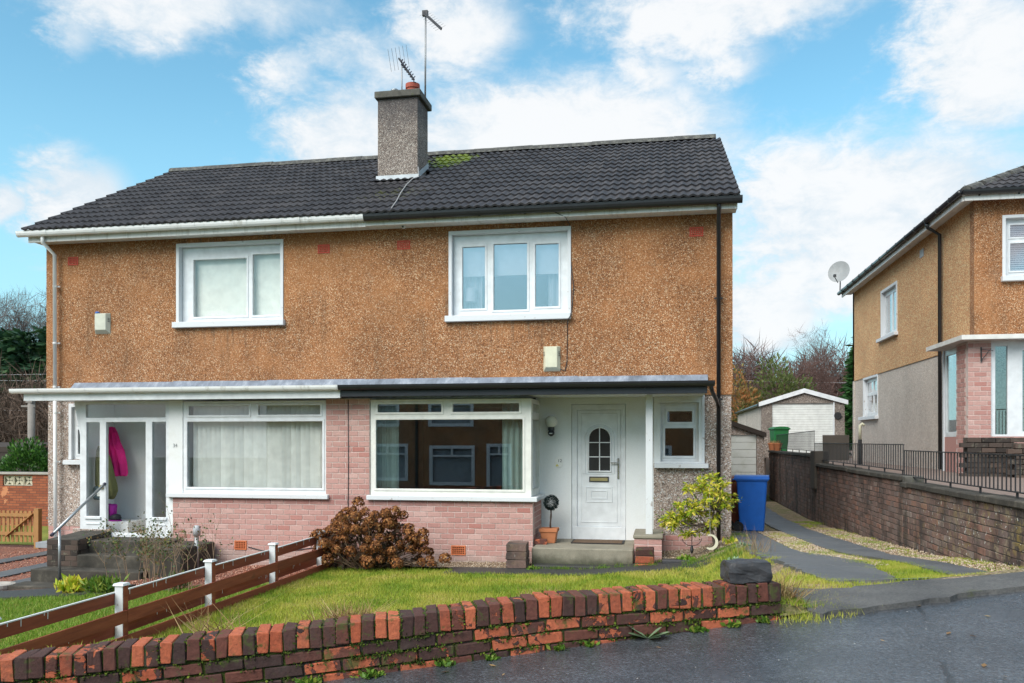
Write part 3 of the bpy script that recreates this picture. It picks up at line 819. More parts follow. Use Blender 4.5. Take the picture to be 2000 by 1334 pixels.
# beds and paths by the house
sheet('gravel_bed', -5.25, -2.05, 12.95, 13.6, 0.15, 'gravel_tan', 0.012, jitter=0.02)
sheet('gravel_bed', -0.12, 1.12, 13.3, 14.57, 0.15, 'gravel_tan', 0.012, jitter=0.02)
sheet('gravel_bed', 0.35, 1.2, 12.3, 13.3, 0.15, 'gravel_grass', 0.01, jitter=0.02)
for i, (a, b) in enumerate([(-3.3, -2.45), (-2.44, -1.62), (-1.61, -0.8), (-0.79, 0.05), (0.06, 0.7)]):
    sheet('path_slab', a, b, 12.38 + 0.05 * (i % 2), 12.96, 0.2, 'slab_dark', 0.02, thick=0.05, jitter=0.012)
sheet('path_slab', -2.0, 0.3, 12.98, 13.24, 0.2, 'slab_dark', 0.015, thick=0.05, jitter=0.01)
# the left house's red gravel and paving strips
sheet('gravel_drive', -22, -5.4, 10.8, 21, 0.4, 'gravel_red', 0.0, keep=lambda x, y: y > 11.3 + 0.12 * (x + 6.5) + 0.05)
for a, b in [(-11.15, -10.65), (-12.5, -12.0), (-13.8, -13.4)]:
    sheet('paving_strip', a, b, 12.4, 17.0, 0.3, 'slab', 0.035, thick=0.05, jitter=0.02)
sheet('path_slab', -11.6, -8.0, 11.0, 11.75, 0.25, 'slab_dark', 0.03, thick=0.05, jitter=0.02)
sheet('back_lawn', -24, -13, 18.0, 22.3, 0.6, 'turf', 0.012, zf=G)

# ------------------------------------------------------------------ the pair of houses
YW, YB = 14.55, 13.6
HX0, HX1 = -11.87, 1.15
house = thing('semi_detached_house', (-5.36, 14.55, 0.0), 'pair of brown roughcast semi-detached houses with pink brick bays and dark tiled roof', 'house')
W_UL = (-9.03, -6.97, 4.26, 5.70); W_UR = (-3.71, -1.63, 4.24, 5.70)
DOOR = (-1.57, -0.63, 0.30, 2.66); W_SM = (-0.05, 0.60, 1.66, 2.68); W_SML = (-11.32, -10.67, 1.66, 2.68)
# upper wall and gables
mb = MB(); mb.slab('y', YW, 0.24, HX0, HX1, 2.80, 5.88, [W_UL, W_UR]); mb.build('upper_wall', 'harl_brown', house)
for nm, x, th in (('gable_wall', HX0, 0.24), ('gable_wall', HX1, -0.24)):
    mb = MB()
    for z0, z1, m, dx in ((-0.7, 2.80, 1, 0.02 * (1 if th > 0 else -1)), (2.80, 5.88, 0, 0)):
        mb.slab('x', x + dx, th, YW + 0.24 if z0 < 0 else YW + 0.24, 23.3, z0, z1, (), m)
    mb.face([(x, YW, 5.88), (x, 19.0, 8.56), (x, 23.4, 6.15), (x, 23.4, 5.88)], 0)
    mb.build(nm, ['harl_brown', 'harl_grey'], house)
mb = MB(); mb.box(HX0, HX1, 23.3, 23.5, -0.7, 5.88); mb.build('rear_wall', 'harl_grey', house)
mb = MB(); mb.box(HX0 + .3, HX1 - .3, YW + .3, 23.2, 2.62, 2.74); mb.box(HX0 + .3, HX1 - .3, YW + .3, 23.2, 5.6, 5.7); mb.box(-5.42, -5.30, YW + .25, 23.2, -.2, 5.6)
mb.box(HX0 + .3, HX1 - .3, YB + .3, 23.2, 0.02, 0.12); mb.build('floor_slab', 'room_grey', house)
mb = MB(); mb.box(HX0 + .3, HX1 - .3, 18.2, 18.3, 0.1, 2.6); mb.box(HX0 + .3, HX1 - .3, 18.0, 18.1, 2.75, 5.6)
mb.box(-4.9, -4.8, YW + .3, 18, 2.75, 5.6); mb.box(-2.05, -1.95, YW + .2, 18, 0.1, 2.6); mb.build('partition_wall', 'room', house)
# lower front wall: pebble-dash ends, painted porch recesses
mb = MB(); mb.slab('y', YW + .02, 0.24, -0.16, HX1 - .02, 0.42, 2.80, [W_SM]); mb.build('lower_wall', 'harl_grey', house)
mb = MB(); mb.slab('y', YW + .02, 0.24, HX0 + .02, -10.56, 0.36, 2.80, [W_SML]); mb.build('lower_wall', 'harl_grey', house)
mb = MB(); mb.slab('y', YW + .022, 0.24, -2.2, -0.16, 0.1, 2.80, [DOOR]); mb.build('porch_wall', 'white_render', house)
mb = MB(); mb.slab('y', YW + .022, 0.24, -10.56, -8.5, 0.1, 2.80, []); mb.build('porch_wall', 'white_render', house)
# pink brick
PINK = []
def brick_mesh(name, L, H, D, mat_, var, bev, jit, seed=0):
    out = []
    rr = random.Random(seed)
    for k in range(var):
        bm = bmesh.new(); bmesh.ops.create_cube(bm, size=1.0)
        bmesh.ops.scale(bm, vec=(L, D, H), verts=bm.verts)
        for v in bm.verts: v.co += Vector((rr.uniform(-jit, jit), rr.uniform(-jit, jit) * .6, rr.uniform(-jit, jit)))
        bmesh.ops.bevel(bm, geom=bm.edges[:], offset=bev, segments=1, affect='EDGES')
        for v in bm.verts: v.co += Vector([rr.uniform(-bev, bev) * .45 for _ in range(3)])
        me = bpy.data.meshes.new(name); bm.to_mesh(me); bm.free(); me.materials.append(M[mat_]); out.append(me)
    return out


def lay(name, items, parent, meshes, mat_, limit=300, eye=(0, 0, 2.0)):
    """items: (loc, rotation, xscale): nearest `limit` are objects, the rest one joined part"""
    E = Vector(eye); items = sorted(items, key=lambda t: (Vector(t[0]) - E).length); rr = random.Random(name)
    for loc, rot, sx in items[:limit]: inst(name, rr.choice(meshes), parent, loc, rot, (sx, 1, 1))
    rest = items[limit:]
    if rest:
        V = []; F = []
        tpl = []
        for me in meshes:
            co = np.empty(len(me.vertices) * 3); me.vertices.foreach_get('co', co); tpl.append((co.reshape(-1, 3), [tuple(p.vertices) for p in me.polygons]))
        mb = MB()
        for loc, rot, sx in rest:
            co, fs = rr.choice(tpl); R = np.array(Euler(rot).to_matrix()); P = (co * np.array([sx, 1, 1])) @ R.T + np.array(loc)
            b = len(mb.v); mb.v.extend(map(tuple, P))
            for f in fs: mb.f.append(tuple(b + i for i in f)); mb.m.append(0)
        o = mb.build(name + '_courses', mat_, parent, merge=False, kind='stuff')


BL, BH = 0.234, 0.0905
bay = MB(); bay.box(-8.565, -2.10, YB + .008, YB + .12, -0.35, 1.02); bay.box(-5.69, -4.905, YB + .008, YB + .3, 1.02, 2.74)
bay.box(-2.20, -2.098, YB + .12, YW + .02, -0.2, 1.02); bay.box(-8.566, -8.46, YB + .12, YW + .02, -0.35, 1.02)
bay.box(HX0 + .03, -10.3, YW + .03, YW + .2, -0.7, 0.36); bay.box(-0.25, HX1 - .03, YW + .03, YW + .2, -0.3, 0.42)
bayo = bay.build('brick_bay', 'mortar_pink', house)
pm = brick_mesh('brick', BL - .013, BH - .013, 0.10, 'brick_pink', 6, 0.0025, 0.0015, 1)
items = []
VR = (-3.49, -3.22, 1.015 - 10 * BH, 1.015 - 8 * BH); VL = (-7.39, -7.14, 1.015 - 10 * BH, 1.015 - 8 * BH)
def course(x0, x1, y, z, off, ax='x', rot=0.0, skip=()):
    x = x0 - off * BL
    while x < x1 - 0.02:
        a = max(x, x0); b = min(x + BL, x1)
        parts_ = [(a, b)]
        for h in skip:
            if z + BH > h[2] + .02 and z < h[3] - .02:
                parts_ = [q for (c0, c1) in parts_ for q in ((c0, min(c1, h[0])), (max(c0, h[1]), c1)) if q[1] - q[0] > .03] if any(c0 < h[1] and c1 > h[0] for c0, c1 in parts_) else parts_
        for a, b in parts_:
            if b - a > .03:
                c = (a + b) / 2; sx = (b - a - .013) / (BL - .013)
                items.append(((c, y, z + BH / 2) if ax == 'x' else (y, c, z + BH / 2), (0, 0, rot), sx))
        x += BL
z = 1.015 - BH; k = 0
while z > -0.32:
    course(-8.57, -2.095, YB + .05, z, 0.5 * (k % 2), skip=(VR, VL))
    course(YB + 0.105, YW, -2.145, z, 0.5 * (k % 2) + 0.45, 'y', rad(90))
    z -= BH; k += 1
z = 1.015; k = 1
while z < 2.70:
    course(-5.69, -4.905, YB + .05, z, 0.5 * (k % 2)); z += BH; k += 1
for i in range(4):
    course(HX0 + .02, -10.35, YW + .07, 0.36 - BH * (i + 1), 0.5 * (i % 2)); course(-0.2, HX1 - .02, YW + .07, 0.41 - BH * (i + 1), 0.5 * (i % 2))
lay('brick', items, bayo, pm, 'brick_pink')


def window(rect, y, panes, parent=house, frame_m='upvc', th=0.07, recess=0.10, glass='glass', sill=None, bead=0.018, name='window'):
    """rect=(x0,x1,z0,z1) opening; panes likewise; frame is set back by recess"""
    x0, x1, z0, z1 = rect
    w = MB(); w.slab('y', y + recess, th, x0, x1, z0, z1, panes); o = w.build(name, frame_m, parent, bevel=0.004)
    for p in panes:
        b = MB(); b.slab('y', y + recess - .012, .03, p[0] - .035, p[1] + .035, p[2] - .035, p[3] + .035, [(p[0] + .004, p[1] - .004, p[2] + .004, p[3] - .004)])
        b.build('sash', frame_m, o, bevel=0.006)
        g = MB(); g.box(p[0] - .005, p[1] + .005, y + recess + .02, y + recess + .028, p[2] - .005, p[3] + .005); g.build('pane', glass, o)
    if sill:
        s = MB(); s.box(*sill); s.build('sill', 'paint_white' if frame_m == 'upvc' else frame_m, o, bevel=0.006)
    return o


def surround(rect, y, parent, w=0.055, proud=0.02, m='paint_white', depth=0.12):
    x0, x1, z0, z1 = rect; mb = MB()
    mb.slab('y', y - proud, proud + depth, x0 - w, x1 + w, z0 - 0.002, z1 + w, [(x0 + .006, x1 - .006, z0 - 1, z1 - .006)])
    return mb.build('window_surround', m, parent, bevel=0.004)


for R in (W_UL, W_UR): surround(R, YW, house)
window((W_UL[0] + .008, W_UL[1] - .008, W_UL[2] + .005, W_UL[3] - .008), YW, [(-8.79, -7.70, 4.37, 5.46), (-7.58, -7.02, 4.37, 5.52)], glass='glass_clear', sill=(-9.13, -6.88, YW - .09, YW + .1, 4.155, 4.262))
window((W_UR[0] + .008, W_UR[1] - .008, W_UR[2] + .005, W_UR[3] - .008), YW, [(-3.54, -3.12, 4.38, 5.49), (-2.97, -2.36, 4.34, 5.52), (-2.22, -1.80, 4.38, 5.49)], glass='glass_upper', sill=(-3.82, -1.58, YW - .09, YW + .1, 4.135, 4.242))
# main-floor bay windows
BR = (-4.90, -2.13, 1.10, 2.72); BLw = (-8.38, -5.70, 1.10, 2.72)
window(BR, YB, [(-4.80, -2.27, 1.21, 2.38), (-4.77, -3.65, 2.50, 2.645), (-3.46, -2.33, 2.50, 2.645)], frame_m='upvc_cream', recess=0.03)
window(BLw, YB, [(-8.30, -5.76, 1.20, 2.36), (-8.27, -7.12, 2.47, 2.64), (-6.95, -5.80, 2.47, 2.64)], recess=0.03, glass='glass_clear')
s = MB(); s.box(-8.66, -5.63, YB - .07, YB + .15, 1.022, 1.10); s.build('window_sill', 'paint_white', house, bevel=0.008)
s = MB(); s.box(-4.94, -2.02, YB - .07, YB + .15, 1.022, 1.10); s.box(-2.2, -2.03, YB + .15, YW + .015, 1.022, 1.099); s.build('window_sill', 'paint_white', house, bevel=0.008)
# right return of the right bay: narrow glazed side
w = MB(); w.slab('x', -2.125, -0.07, YB + .10, YW + .02, 1.10, 2.72, [(YB + .19, YW - .08, 1.21, 2.38), (YB + .19, YW - .08, 2.50, 2.645)]); o = w.build('side_window', 'upvc_cream', house, bevel=.004)
for p in ((1.205, 2.385), (2.495, 2.65)):
    g = MB(); g.box(-2.165, -2.158, YB + .185, YW - .075, p[0], p[1]); g.build('pane', 'glass', o)
w = MB(); w.slab('x', -8.45, 0.07, YB + .10, YW + .02, 1.10, 2.72, []); w.build('side_panel', 'white_render', house)
p = MB(); p.box(-8.655, -8.385, YB + .02, YB + .14, 1.102, 2.74); p.box(-8.655, -8.57, YB + .02, YB + .14, 0.3, 1.021); p.build('porch_panel', 'white_render', house)
# small windows beside the doors
p = MB(); p.slab('y', YW - .012, .03, -0.155, 0.68, 1.64, 2.79, [(W_SM[0] + .006, W_SM[1] - .006, W_SM[2] + .006, W_SM[3] - .006)]); p.build('window_surround', 'white_render', house)
p = MB(); p.slab('y', YW - .025, .03, 0.64, 0.69, 1.64, 2.80, []); p.build('window_trim', 'paint_white', house)
window(W_SM, YW, [(0.07, 0.49, 2.34, 2.53), (0.03, 0.51, 1.76, 2.24)], recess=0.06, glass='glass', sill=(-0.15, 0.75, YW - .12, YW + .05, 1.56, 1.638))
surround(W_SML, YW + .02, house, .06, .03)
window(W_SML, YW, [(-11.20, -10.80, 2.34, 2.53), (-11.22, -10.78, 1.76, 2.24)], recess=0.06, sill=(-11.42, -10.6, YW - .12, YW + .05, 1.56, 1.65))
# inside the windows: blinds, curtains, a lamp
def pleats(name, x0, x1, y, z0, z1, amp, wl, m, parent=house):
    n = max(6, int((x1 - x0) / wl * 8)); mb = MB()
    top = [(x0 + (x1 - x0) * i / n, y + amp * math.sin(i / 8 * 2 * math.pi), z1) for i in range(n + 1)]
    for a, b in zip(top, top[1:]): mb.face([(a[0], a[1], z0), (b[0], b[1], z0), b, a])
    return mb.build(name, m, parent, merge=False, smooth=True)
def vertical_blind(x0, x1, y, z0, z1, pitch, ang):
    mb = MB(); x = x0; rr = random.Random(5)
    while x < x1:
        t = ang + rr.uniform(-.10, .10); dx = pitch * .56 * math.cos(t); dy = pitch * .56 * math.sin(t)
        mb.face([(x - dx, y - dy, z0), (x + dx, y + dy, z0), (x + dx, y + dy, z1), (x - dx, y - dy, z1)]); x += pitch
    mb.box(x0, x1, y - .03, y + .03, z1, z1 + .03)
    return mb.build('vertical_blind', 'blind', house, merge=False)
vertical_blind(-8.24, -5.76, YB + .22, 1.15, 2.66, 0.089, rad(33))
vertical_blind(-4.84, -4.47, YB + .24, 1.15, 2.66, 0.045, rad(60))
pleats('curtain', -2.66, -2.26, YB + .26, 1.12, 2.66, .03, .10, 'curtain')
pleats('curtain', -4.86, -4.5, YB + .33, 1.12, 2.66, .03, .10, 'curtain')
p = MB(); p.box(-8.95, -7.05, YW + .22, YW + .225, 4.25, 5.65); p.build('roller_blind', 'blind_roller', house)
p = MB(); p.box(-3.66, -1.68, YW + .22, YW + .225, 4.98, 5.65); p.build('roller_blind', 'blind_roller', house)
pleats('curtain', -3.68, -3.22, YW + .34, 4.2, 5.6, .03, .12, 'curtain'); pleats('curtain', -2.02, -1.66, YW + .34, 4.2, 5.6, .03, .12, 'curtain')
lamp = thing('table_lamp', (-3.42, YW + .28, 4.28), 'table lamp with pale drum shade behind the upper right window', 'lamp')
p = MB(); p.lathe((-3.42, YW + .28, 4.28), [(.06, 0), (.06, .02), (.015, .04), (.015, .30)], 12); p.build('lamp_base', 'metal_dull', lamp)
p = MB(); p.lathe((-3.42, YW + .28, 4.53), [(.115, 0), (.10, .24)], 20); p.build('lamp_shade', 'lamp_shade', lamp)
# front door
dr = MB(); dr.slab('y', YW + .05, .09, DOOR[0] + .004, DOOR[1] - .004, DOOR[2] + .02, DOOR[3] - .004, [(-1.475, -0.715, .53, 2.56)]); door_frame = dr.build('door_frame', 'upvc', house, bevel=.006)
dr = MB(); dr.box(-1.475, -0.715, YW + .075, YW + .12, .53, 2.56); door = dr.build('front_door', 'upvc', house, bevel=.008)
def groove(x0, x1, z0, z1, w=.018, y=YW + .066):
    g = MB(); g.slab('y', y, .012, x0, x1, z0, z1, [(x0 + w, x1 - w, z0 + w, z1 - w)]); return g.build('moulding', 'upvc', door, bevel=.004)
groove(-1.41, -0.78, .60, 2.50); groove(-1.33, -0.86, .95, 1.22); groove(-1.24, -0.95, 1.01, 1.16); groove(-1.37, -0.83, 1.44, 1.47, .006)
cx, zr, hw = -1.085, 2.06, 0.195
arch = [(cx + hw, 1.49)] + [(cx + hw * math.cos(t), zr + hw * math.sin(t)) for t in np.linspace(0, math.pi, 17)] + [(cx - hw, 1.49)]
g = MB(); g.face([(x, YW + .070, z) for x, z in arch]); g.build('pane', 'glass_dark', door, merge=False)
g = MB(); g.tube([(x, YW + .068, z) for x, z in arch] + [(cx - hw, YW + .068, 1.49), (cx + hw, YW + .068, 1.49)], .016, 6, cap=False)
arch2 = [(cx + (x - cx) * 1.28, 1.49 + (z - 1.49) * 1.10 - .035) for x, z in arch]; g.tube([(x, YW + .070, z) for x, z in arch2], .009, 6, cap=False); g.build('glazing_bead', 'upvc', door, smooth=True)
g = MB(); g.box(cx - .008, cx + .008, YW + .060, YW + .069, 1.49, 2.25); g.box(cx - hw, cx + hw, YW + .060, YW + .0685, 1.735, 1.75); g.box(cx - hw, cx + hw, YW + .060, YW + .0685, 1.985, 2.0); g.build('glazing_bar', 'upvc', door)
g = MB(); g.box(-1.265, -.925, YW + .058, YW + .074, 1.305, 1.40); lb = g.build('letterbox', 'wire', door, bevel=.004); g = MB(); g.box(-1.245, -.945, YW + .052, YW + .058, 1.325, 1.38); g.build('flap', 'brass', lb, bevel=.003)
g = MB(); g.box(-.775, -.745, YW + .055, YW + .07, 1.36, 1.72); g.bar((-.76, YW + .02, 1.64), (-.89, YW + .02, 1.64), .018, .02); g.bar((-.76, YW + .06, 1.64), (-.76, YW + .012, 1.64), .018, .018); g.build('door_handle', 'chrome', door, bevel=.003)
g = MB(); g.box(DOOR[0] + .01, DOOR[1] - .01, YW + .04, YW + .07, .302, .525); g.build('kick_panel', 'upvc', house, bevel=.004)
# porch post and its plinth
g = MB(); g.box(-.275, -.165, 13.70, 13.81, .50, 2.76); g.build('porch_post', 'paint_white', house, bevel=.004)
g = MB(); g.box(-.45, -.02, 13.50, 14.56, -.1, .47); pl = g.build('porch_plinth', 'mortar_pink', house)
items = []
for i in range(6):
    for k in range(2):
        x = -.45 + (.215 if (i % 2 == 0) else .1075) * (k + (0.5 if i % 2 == 0 else 0.5 + .5 * k))
        items.append(((-.345 + .22 * k, 13.545, .415 - i * .0905), (0, 0, 0), .95))
    for k in range(4): items.append(((-.405, 13.72 + k * .234, .415 - i * .0905), (0, 0, rad(90)), 1.0))
lay('brick', items, pl, pm, 'brick_pink')
g = MB(); g.box(-.47, -.0, 13.47, 14.5, .47, .52); g.build('plinth_cap', 'concrete_step', house, bevel=.01)
# door step
g = MB(); g.box(-2.07, -.46, 13.27, YW + .03, -.1, .315); g.build('door_step', 'concrete_step', house, bevel=.015)
g = MB(); g.box(-2.02, -.50, 13.02, 13.268, -.15, .07); g.build('door_step', 'slab_dark', house, bevel=.012)
# canopy: flat lead roof, fascias, gutters
g = MB(); g.add([(-11.28, 13.3, 2.90), (.66, 13.3, 2.90), (.66, YW, 3.01), (-11.28, YW, 3.01), (-11.28, 13.3, 2.80), (.66, 13.3, 2.80), (.66, YW, 2.80), (-11.28, YW, 2.80)], [(0, 1, 2, 3), (7, 6, 5, 4), (0, 4, 5, 1), (1, 5, 6, 2), (2, 6, 7, 3), (3, 7, 4, 0)])
cr = g.build('canopy_roof', 'lead', house)
for a, b in ((-11.2, -9.1), (-9.1, -7.2), (-7.2, -5.36), (-5.36, -3.4), (-3.4, -1.5), (-1.5, .70)):
    g = MB(); g.add([(a - .04, YW - .012, 3.15 + random.uniform(-.012, .012)), (b + .04, YW - .012, 3.15 + random.uniform(-.012, .012)), (b + .04, YW - .16, 3.012), (a - .04, YW - .16, 3.012)], [(0, 1, 2, 3)]); g.build('lead_flashing', 'lead', house, merge=False)
g = MB(); g.slab('z', 2.795, -.02, -11.28, .66, 13.32, YW + .02, []); g.build('soffit', 'white_render', house)
g = MB(); g.box(-11.29, -5.30, 13.27, 13.315, 2.735, 2.895); g.build('fascia', 'upvc', house, bevel=.004)
g = MB(); g.box(-5.298, .67, 13.27, 13.315, 2.755, 2.895); g.build('fascia', 'paint_navy', house, bevel=.004)
def half_gutter(x0, x1, y, z, m, parent=house, r=.058, brackets=0.93, end=True, phase=.4, dp=.085):
    g = MB(); n = 9; pr = [(y - r * math.cos(math.pi * k / (n - 1)) , z - dp * math.sin(math.pi * k / (n - 1))) for k in range(n)]
    pr2 = [(y - (r - .006) * math.cos(math.pi * k / (n - 1)), z - (dp - .006) * math.sin(math.pi * k / (n - 1)) + .002) for k in range(n)]
    for P in (pr, pr2):
        for a, b in zip(P, P[1:]): g.face([(x0, a[0], a[1]), (x1, a[0], a[1]), (x1, b[0], b[1]), (x0, b[0], b[1])])
    for x in (x0, x1): g.face([(x, p[0], p[1]) for p in pr])
    o = g.build('gutter', m, parent, merge=False, smooth=False)
    x = x0 + phase
    while x < x1:
        b = MB(); pb = [(y - (r + .007) * math.cos(math.pi * k / 8), z - (dp + .007) * math.sin(math.pi * k / 8)) for k in range(9)]
        for a, c in zip(pb, pb[1:]):
            b.face([(x, a[0], a[1]), (x + .028, a[0], a[1]), (x + .028, c[0], c[1]), (x, c[0], c[1])])
        b.box(x, x + .028, y + r - .01, y + r + .03, z - .10, z + .005); b.build('bracket', m, o, merge=False); x += brackets
    return o
half_gutter(-11.48, -5.30, 13.20, 2.945, 'gutter_white', phase=.55); half_gutter(-5.295, .78, 13.20, 2.945, 'plastic_black', phase=.35)
# eaves
g = MB(); g.box(-11.97, -5.19, 14.19, 14.225, 5.815, 5.97); g.build('eaves_fascia', 'fascia_white', house, bevel=.003)
g = MB(); g.box(-5.188, 1.20, 14.19, 14.225, 5.83, 5.97); g.build('eaves_fascia', 'fascia_white', house, bevel=.003)
g = MB(); g.slab('z', 5.868, -.015, -11.97, 1.20, 14.225, YW + .02, []); g.build('eaves_soffit', 'fascia_white', house)
half_gutter(-12.12, -5.19, 14.105, 6.005, 'gutter_white', r=.068, phase=.62, brackets=1.02, dp=.105); half_gutter(-5.185, 1.27, 14.105, 6.005, 'plastic_black', r=.068, phase=.45, brackets=.80, dp=.115)
def downpipe(pts, m, clips=(), y=None):
    g = MB(); g.tube(pts, .036, 10); o = g.build('downpipe', m, house, smooth=True)
    for z in clips:
        b = MB(); b.lathe((pts[-1][0], pts[-1][1], z), [(.042, 0), (.042, .03)], 10); b.box(pts[-1][0] - .07, pts[-1][0] + .07, pts[-1][1] + .03, pts[-1][1] + .06, z, z + .03); b.build('pipe_clip', m, o)
downpipe([(-11.62, 14.14, 5.97), (-11.62, 14.14, 5.80), (-11.60, 14.44, 5.62), (-11.60, 14.45, 3.0)], 'gutter_white', (5.0, 3.9, 3.05))
downpipe([(-11.60, 14.45, 3.0), (-11.59, 14.45, .12)], 'gutter_white', (2.55, 1.6))
downpipe([(.90, 14.14, 5.97), (.90, 14.14, 5.84), (.915, 14.44, 5.66), (.915, 14.45, .3)], 'plastic_black', (4.4, 2.7))
g = MB(); g.tube([(.72, 13.2, 2.90), (.74, 13.3, 2.80), (.88, 14.3, 2.68), (.912, 14.44, 2.6)], .034, 8); g.build('downpipe', 'plastic_black', house, smooth=True)
# roof
RY0, RZ0, RY1, RZ1 = 14.06, 6.005, 19.0, 8.66
pitch = math.atan2(RZ1 - RZ0, RY1 - RY0); SL = math.hypot(RY1 - RY0, RZ1 - RZ0)
RX0, RX1 = -11.97, 1.23
g = MB(); n0 = Vector((0, -math.sin(pitch), math.cos(pitch)))
def rp(x, s, h): return (x, RY0 + math.cos(pitch) * s + n0.y * h, RZ0 + math.sin(pitch) * s + n0.z * h)
g.add([rp(RX0, .04, -.03), rp(RX1, .04, -.03), rp(RX1, SL, -.03), rp(RX0, SL, -.03), (RX1, 23.95, 6.0), (RX0, 23.95, 6.0)], [(0, 1, 2, 3), (3, 2, 4, 5)])
roof = g.build('roof', 'roof_tile', house, merge=False)
TWD, TGA = 0.30, SL / 14
def tile_mesh():
    mb = MB(); N = 12; L = TGA + .055
    top = []; bot = []; back = []
    for i in range(N + 1):
        u = i / N; z = .030 * (1 + math.cos(2 * math.pi * (2 * u + .0))) * .5 + .002
        top.append((-TWD / 2 + TWD * u, 0, z + .040)); bot.append((-TWD / 2 + TWD * u, .0, z + .006)); back.append((-TWD / 2 + TWD * u, L, z + .006))
    for i in range(N):
        mb.face([top[i], top[i + 1], back[i + 1], back[i]]); mb.face([bot[i], bot[i + 1], top[i + 1], top[i]])
    mb.face([top[0], back[0], bot[0]]); mb.face([top[N], bot[N], back[N]])
    return mb.mesh('tile', 'roof_tile', merge=True)
tm = tile_mesh(); items = []
rr = random.Random(11)
for r in range(14):
    for c in range(44):
        x = RX0 + TWD * (c + .5); s = TGA * r - .03
        p = rp(x, s, 0)
        if -5.86 < x < -4.9 and 16.55 < p[1] < 17.2: continue
        items.append((p, (pitch + rr.uniform(-.006, .006), rr.uniform(-.006, .006), rr.uniform(-.004, .004)), 1.0))
lay('tile', items, roof, [tm], 'roof_tile')
rm = MB()
for k in range(7):
    t0 = math.pi * (k / 7 - .06) ; t1 = math.pi * ((k + 1) / 7 - .06 + (.12 if k == 6 else 0))
P = [(-.15, -.085), (-.10, .0), (-.04, .035), (.04, .035), (.10, .0), (.15, -.085)]
for a, b in zip(P, P[1:]):
    rm.face([(-.225, a[0], a[1]), (.225, a[0], a[1]), (.225, b[0], b[1]), (-.225, b[0], b[1])])
for x in (-.225, .225): rm.face([(x, p[0], p[1]) for p in P])
rme = rm.mesh('ridge_tile', 'ridge_tile')
x = RX0 + .2
while x < RX1 - .1:
    if not (-5.9 < x < -4.9 and False): inst('ridge_tile', rme, roof, (x, RY1 + .0, RZ1 + .075 + random.uniform(-.006, .006)), (0, random.uniform(-.01, .01), 0))
    x += .453
for xv in (RX1 - .005, RX0 + .005):
    g = MB(); g.bar(rp(xv, -.02, -.04), rp(xv, SL, -.04), .03, .06); g.build('verge', 'verge_cement', roof)
# chimney
ch = MB(); ch.box(-5.81, -4.95, 16.6, 17.35, 6.9, 9.08); ch.build('chimney', 'harl_chimney', house, bevel=.012)
g = MB(); g.box(-5.86, -4.88, 16.53, 17.42, 9.08, 9.22); g.build('chimney_cap', 'concrete_old', house, bevel=.012)
g = MB(); g.add([(-5.84, 16.58, 7.36), (-4.93, 16.58, 7.36), (-4.93, 16.58, 7.49), (-5.84, 16.58, 7.49), (-5.95, 16.36, 7.325), (-4.85, 16.36, 7.325)], [(0, 1, 2, 3), (4, 5, 1, 0)])
g.add([(-4.935, 16.58, 7.40), (-4.935, 17.36, 7.84), (-4.935, 17.36, 7.97), (-4.935, 16.58, 7.52)], [(0, 1, 2, 3)]); g.build('chimney_flashing', 'lead_pale', house, merge=False)
g = MB(); g.lathe((-5.17, 16.97, 9.20), [(.135, 0), (.13, .18), (.15, .20), (.15, .29), (.12, .29), (.11, .22)], 20); g.build('chimney_pot', 'pot_red', house, smooth=False)
g = MB()
for k in range(6): g.lathe((-5.56, 16.97, 9.21 + .035 * k), [(.085, 0), (.085, .016)], 16)
g.lathe((-5.56, 16.97, 9.21), [(.06, 0), (.06, .21)], 12); g.build('flue_terminal', 'metal_grey', house)
# air bricks
def airbrick(x0, x1, z0, z1, y, m):
    g = MB(); nx, nz = 6, 4; holes = []
    for i in range(nx):
        for j in range(nz):
            a = x0 + .02 + (x1 - x0 - .04) * i / nx; b = z0 + .018 + (z1 - z0 - .036) * j / nz
            holes.append((a + .005, a + (x1 - x0 - .04) / nx - .005, b + .005, b + (z1 - z0 - .036) / nz - .005))
    g.slab('y', y - .012, .03, x0, x1, z0, z1, holes); o = g.build('air_brick', m, house)
    g = MB(); g.box(x0 + .01, x1 - .01, y + .008, y + .016, z0 + .01, z1 - .01); g.build('backing', 'vent_hole', o)
for b in ((.44, .67, 5.48, 5.64), (-4.72, -4.48, 5.47, 5.63), (-6.24, -6.01, 5.46, 5.62), (-11.39, -11.17, 5.43, 5.59)): airbrick(*b, YW, 'vent_red')
airbrick(VR[0] + .01, VR[1] - .01, VR[2] + .01, VR[3] - .01, YB, 'vent_orange'); airbrick(VL[0] + .01, VL[1] - .01, VL[2] + .01, VL[3] - .01, YB, 'vent_orange')
# enclosed porch of the left house
ps = MB(); PY = 13.68
ps.slab('y', PY, .07, -10.47, -8.66, .31, 2.74, [(-10.35, -8.76, 2.44, 2.68), (-10.34, -10.07, .65, 2.36), (-9.94, -9.15, .36, 2.36), (-9.02, -8.75, .65, 2.36)]); po = ps.build('porch_screen', 'upvc', house, bevel=.004)
for a, b, c, d in ((-10.36, -8.75, 2.43, 2.69), (-10.35, -10.06, .64, 2.37), (-9.03, -8.74, .64, 2.37)):
    g = MB(); g.box(a, b, PY + .03, PY + .038, c, d); g.build('pane', 'glass_clear', po)
for a, b in ((-10.36, -10.04), (-9.05, -8.73)):
    g = MB(); g.box(a, b, PY - .03, PY, .60, .645); g.box(a + .02, b - .02, PY - .012, PY, .50, .53); g.build('bead', 'upvc', po, bevel=.004)
g = MB(); g.slab('x', -10.47, .06, PY + .07, YW + .02, .31, 2.74, []); g.build('porch_side', 'white_render', house)
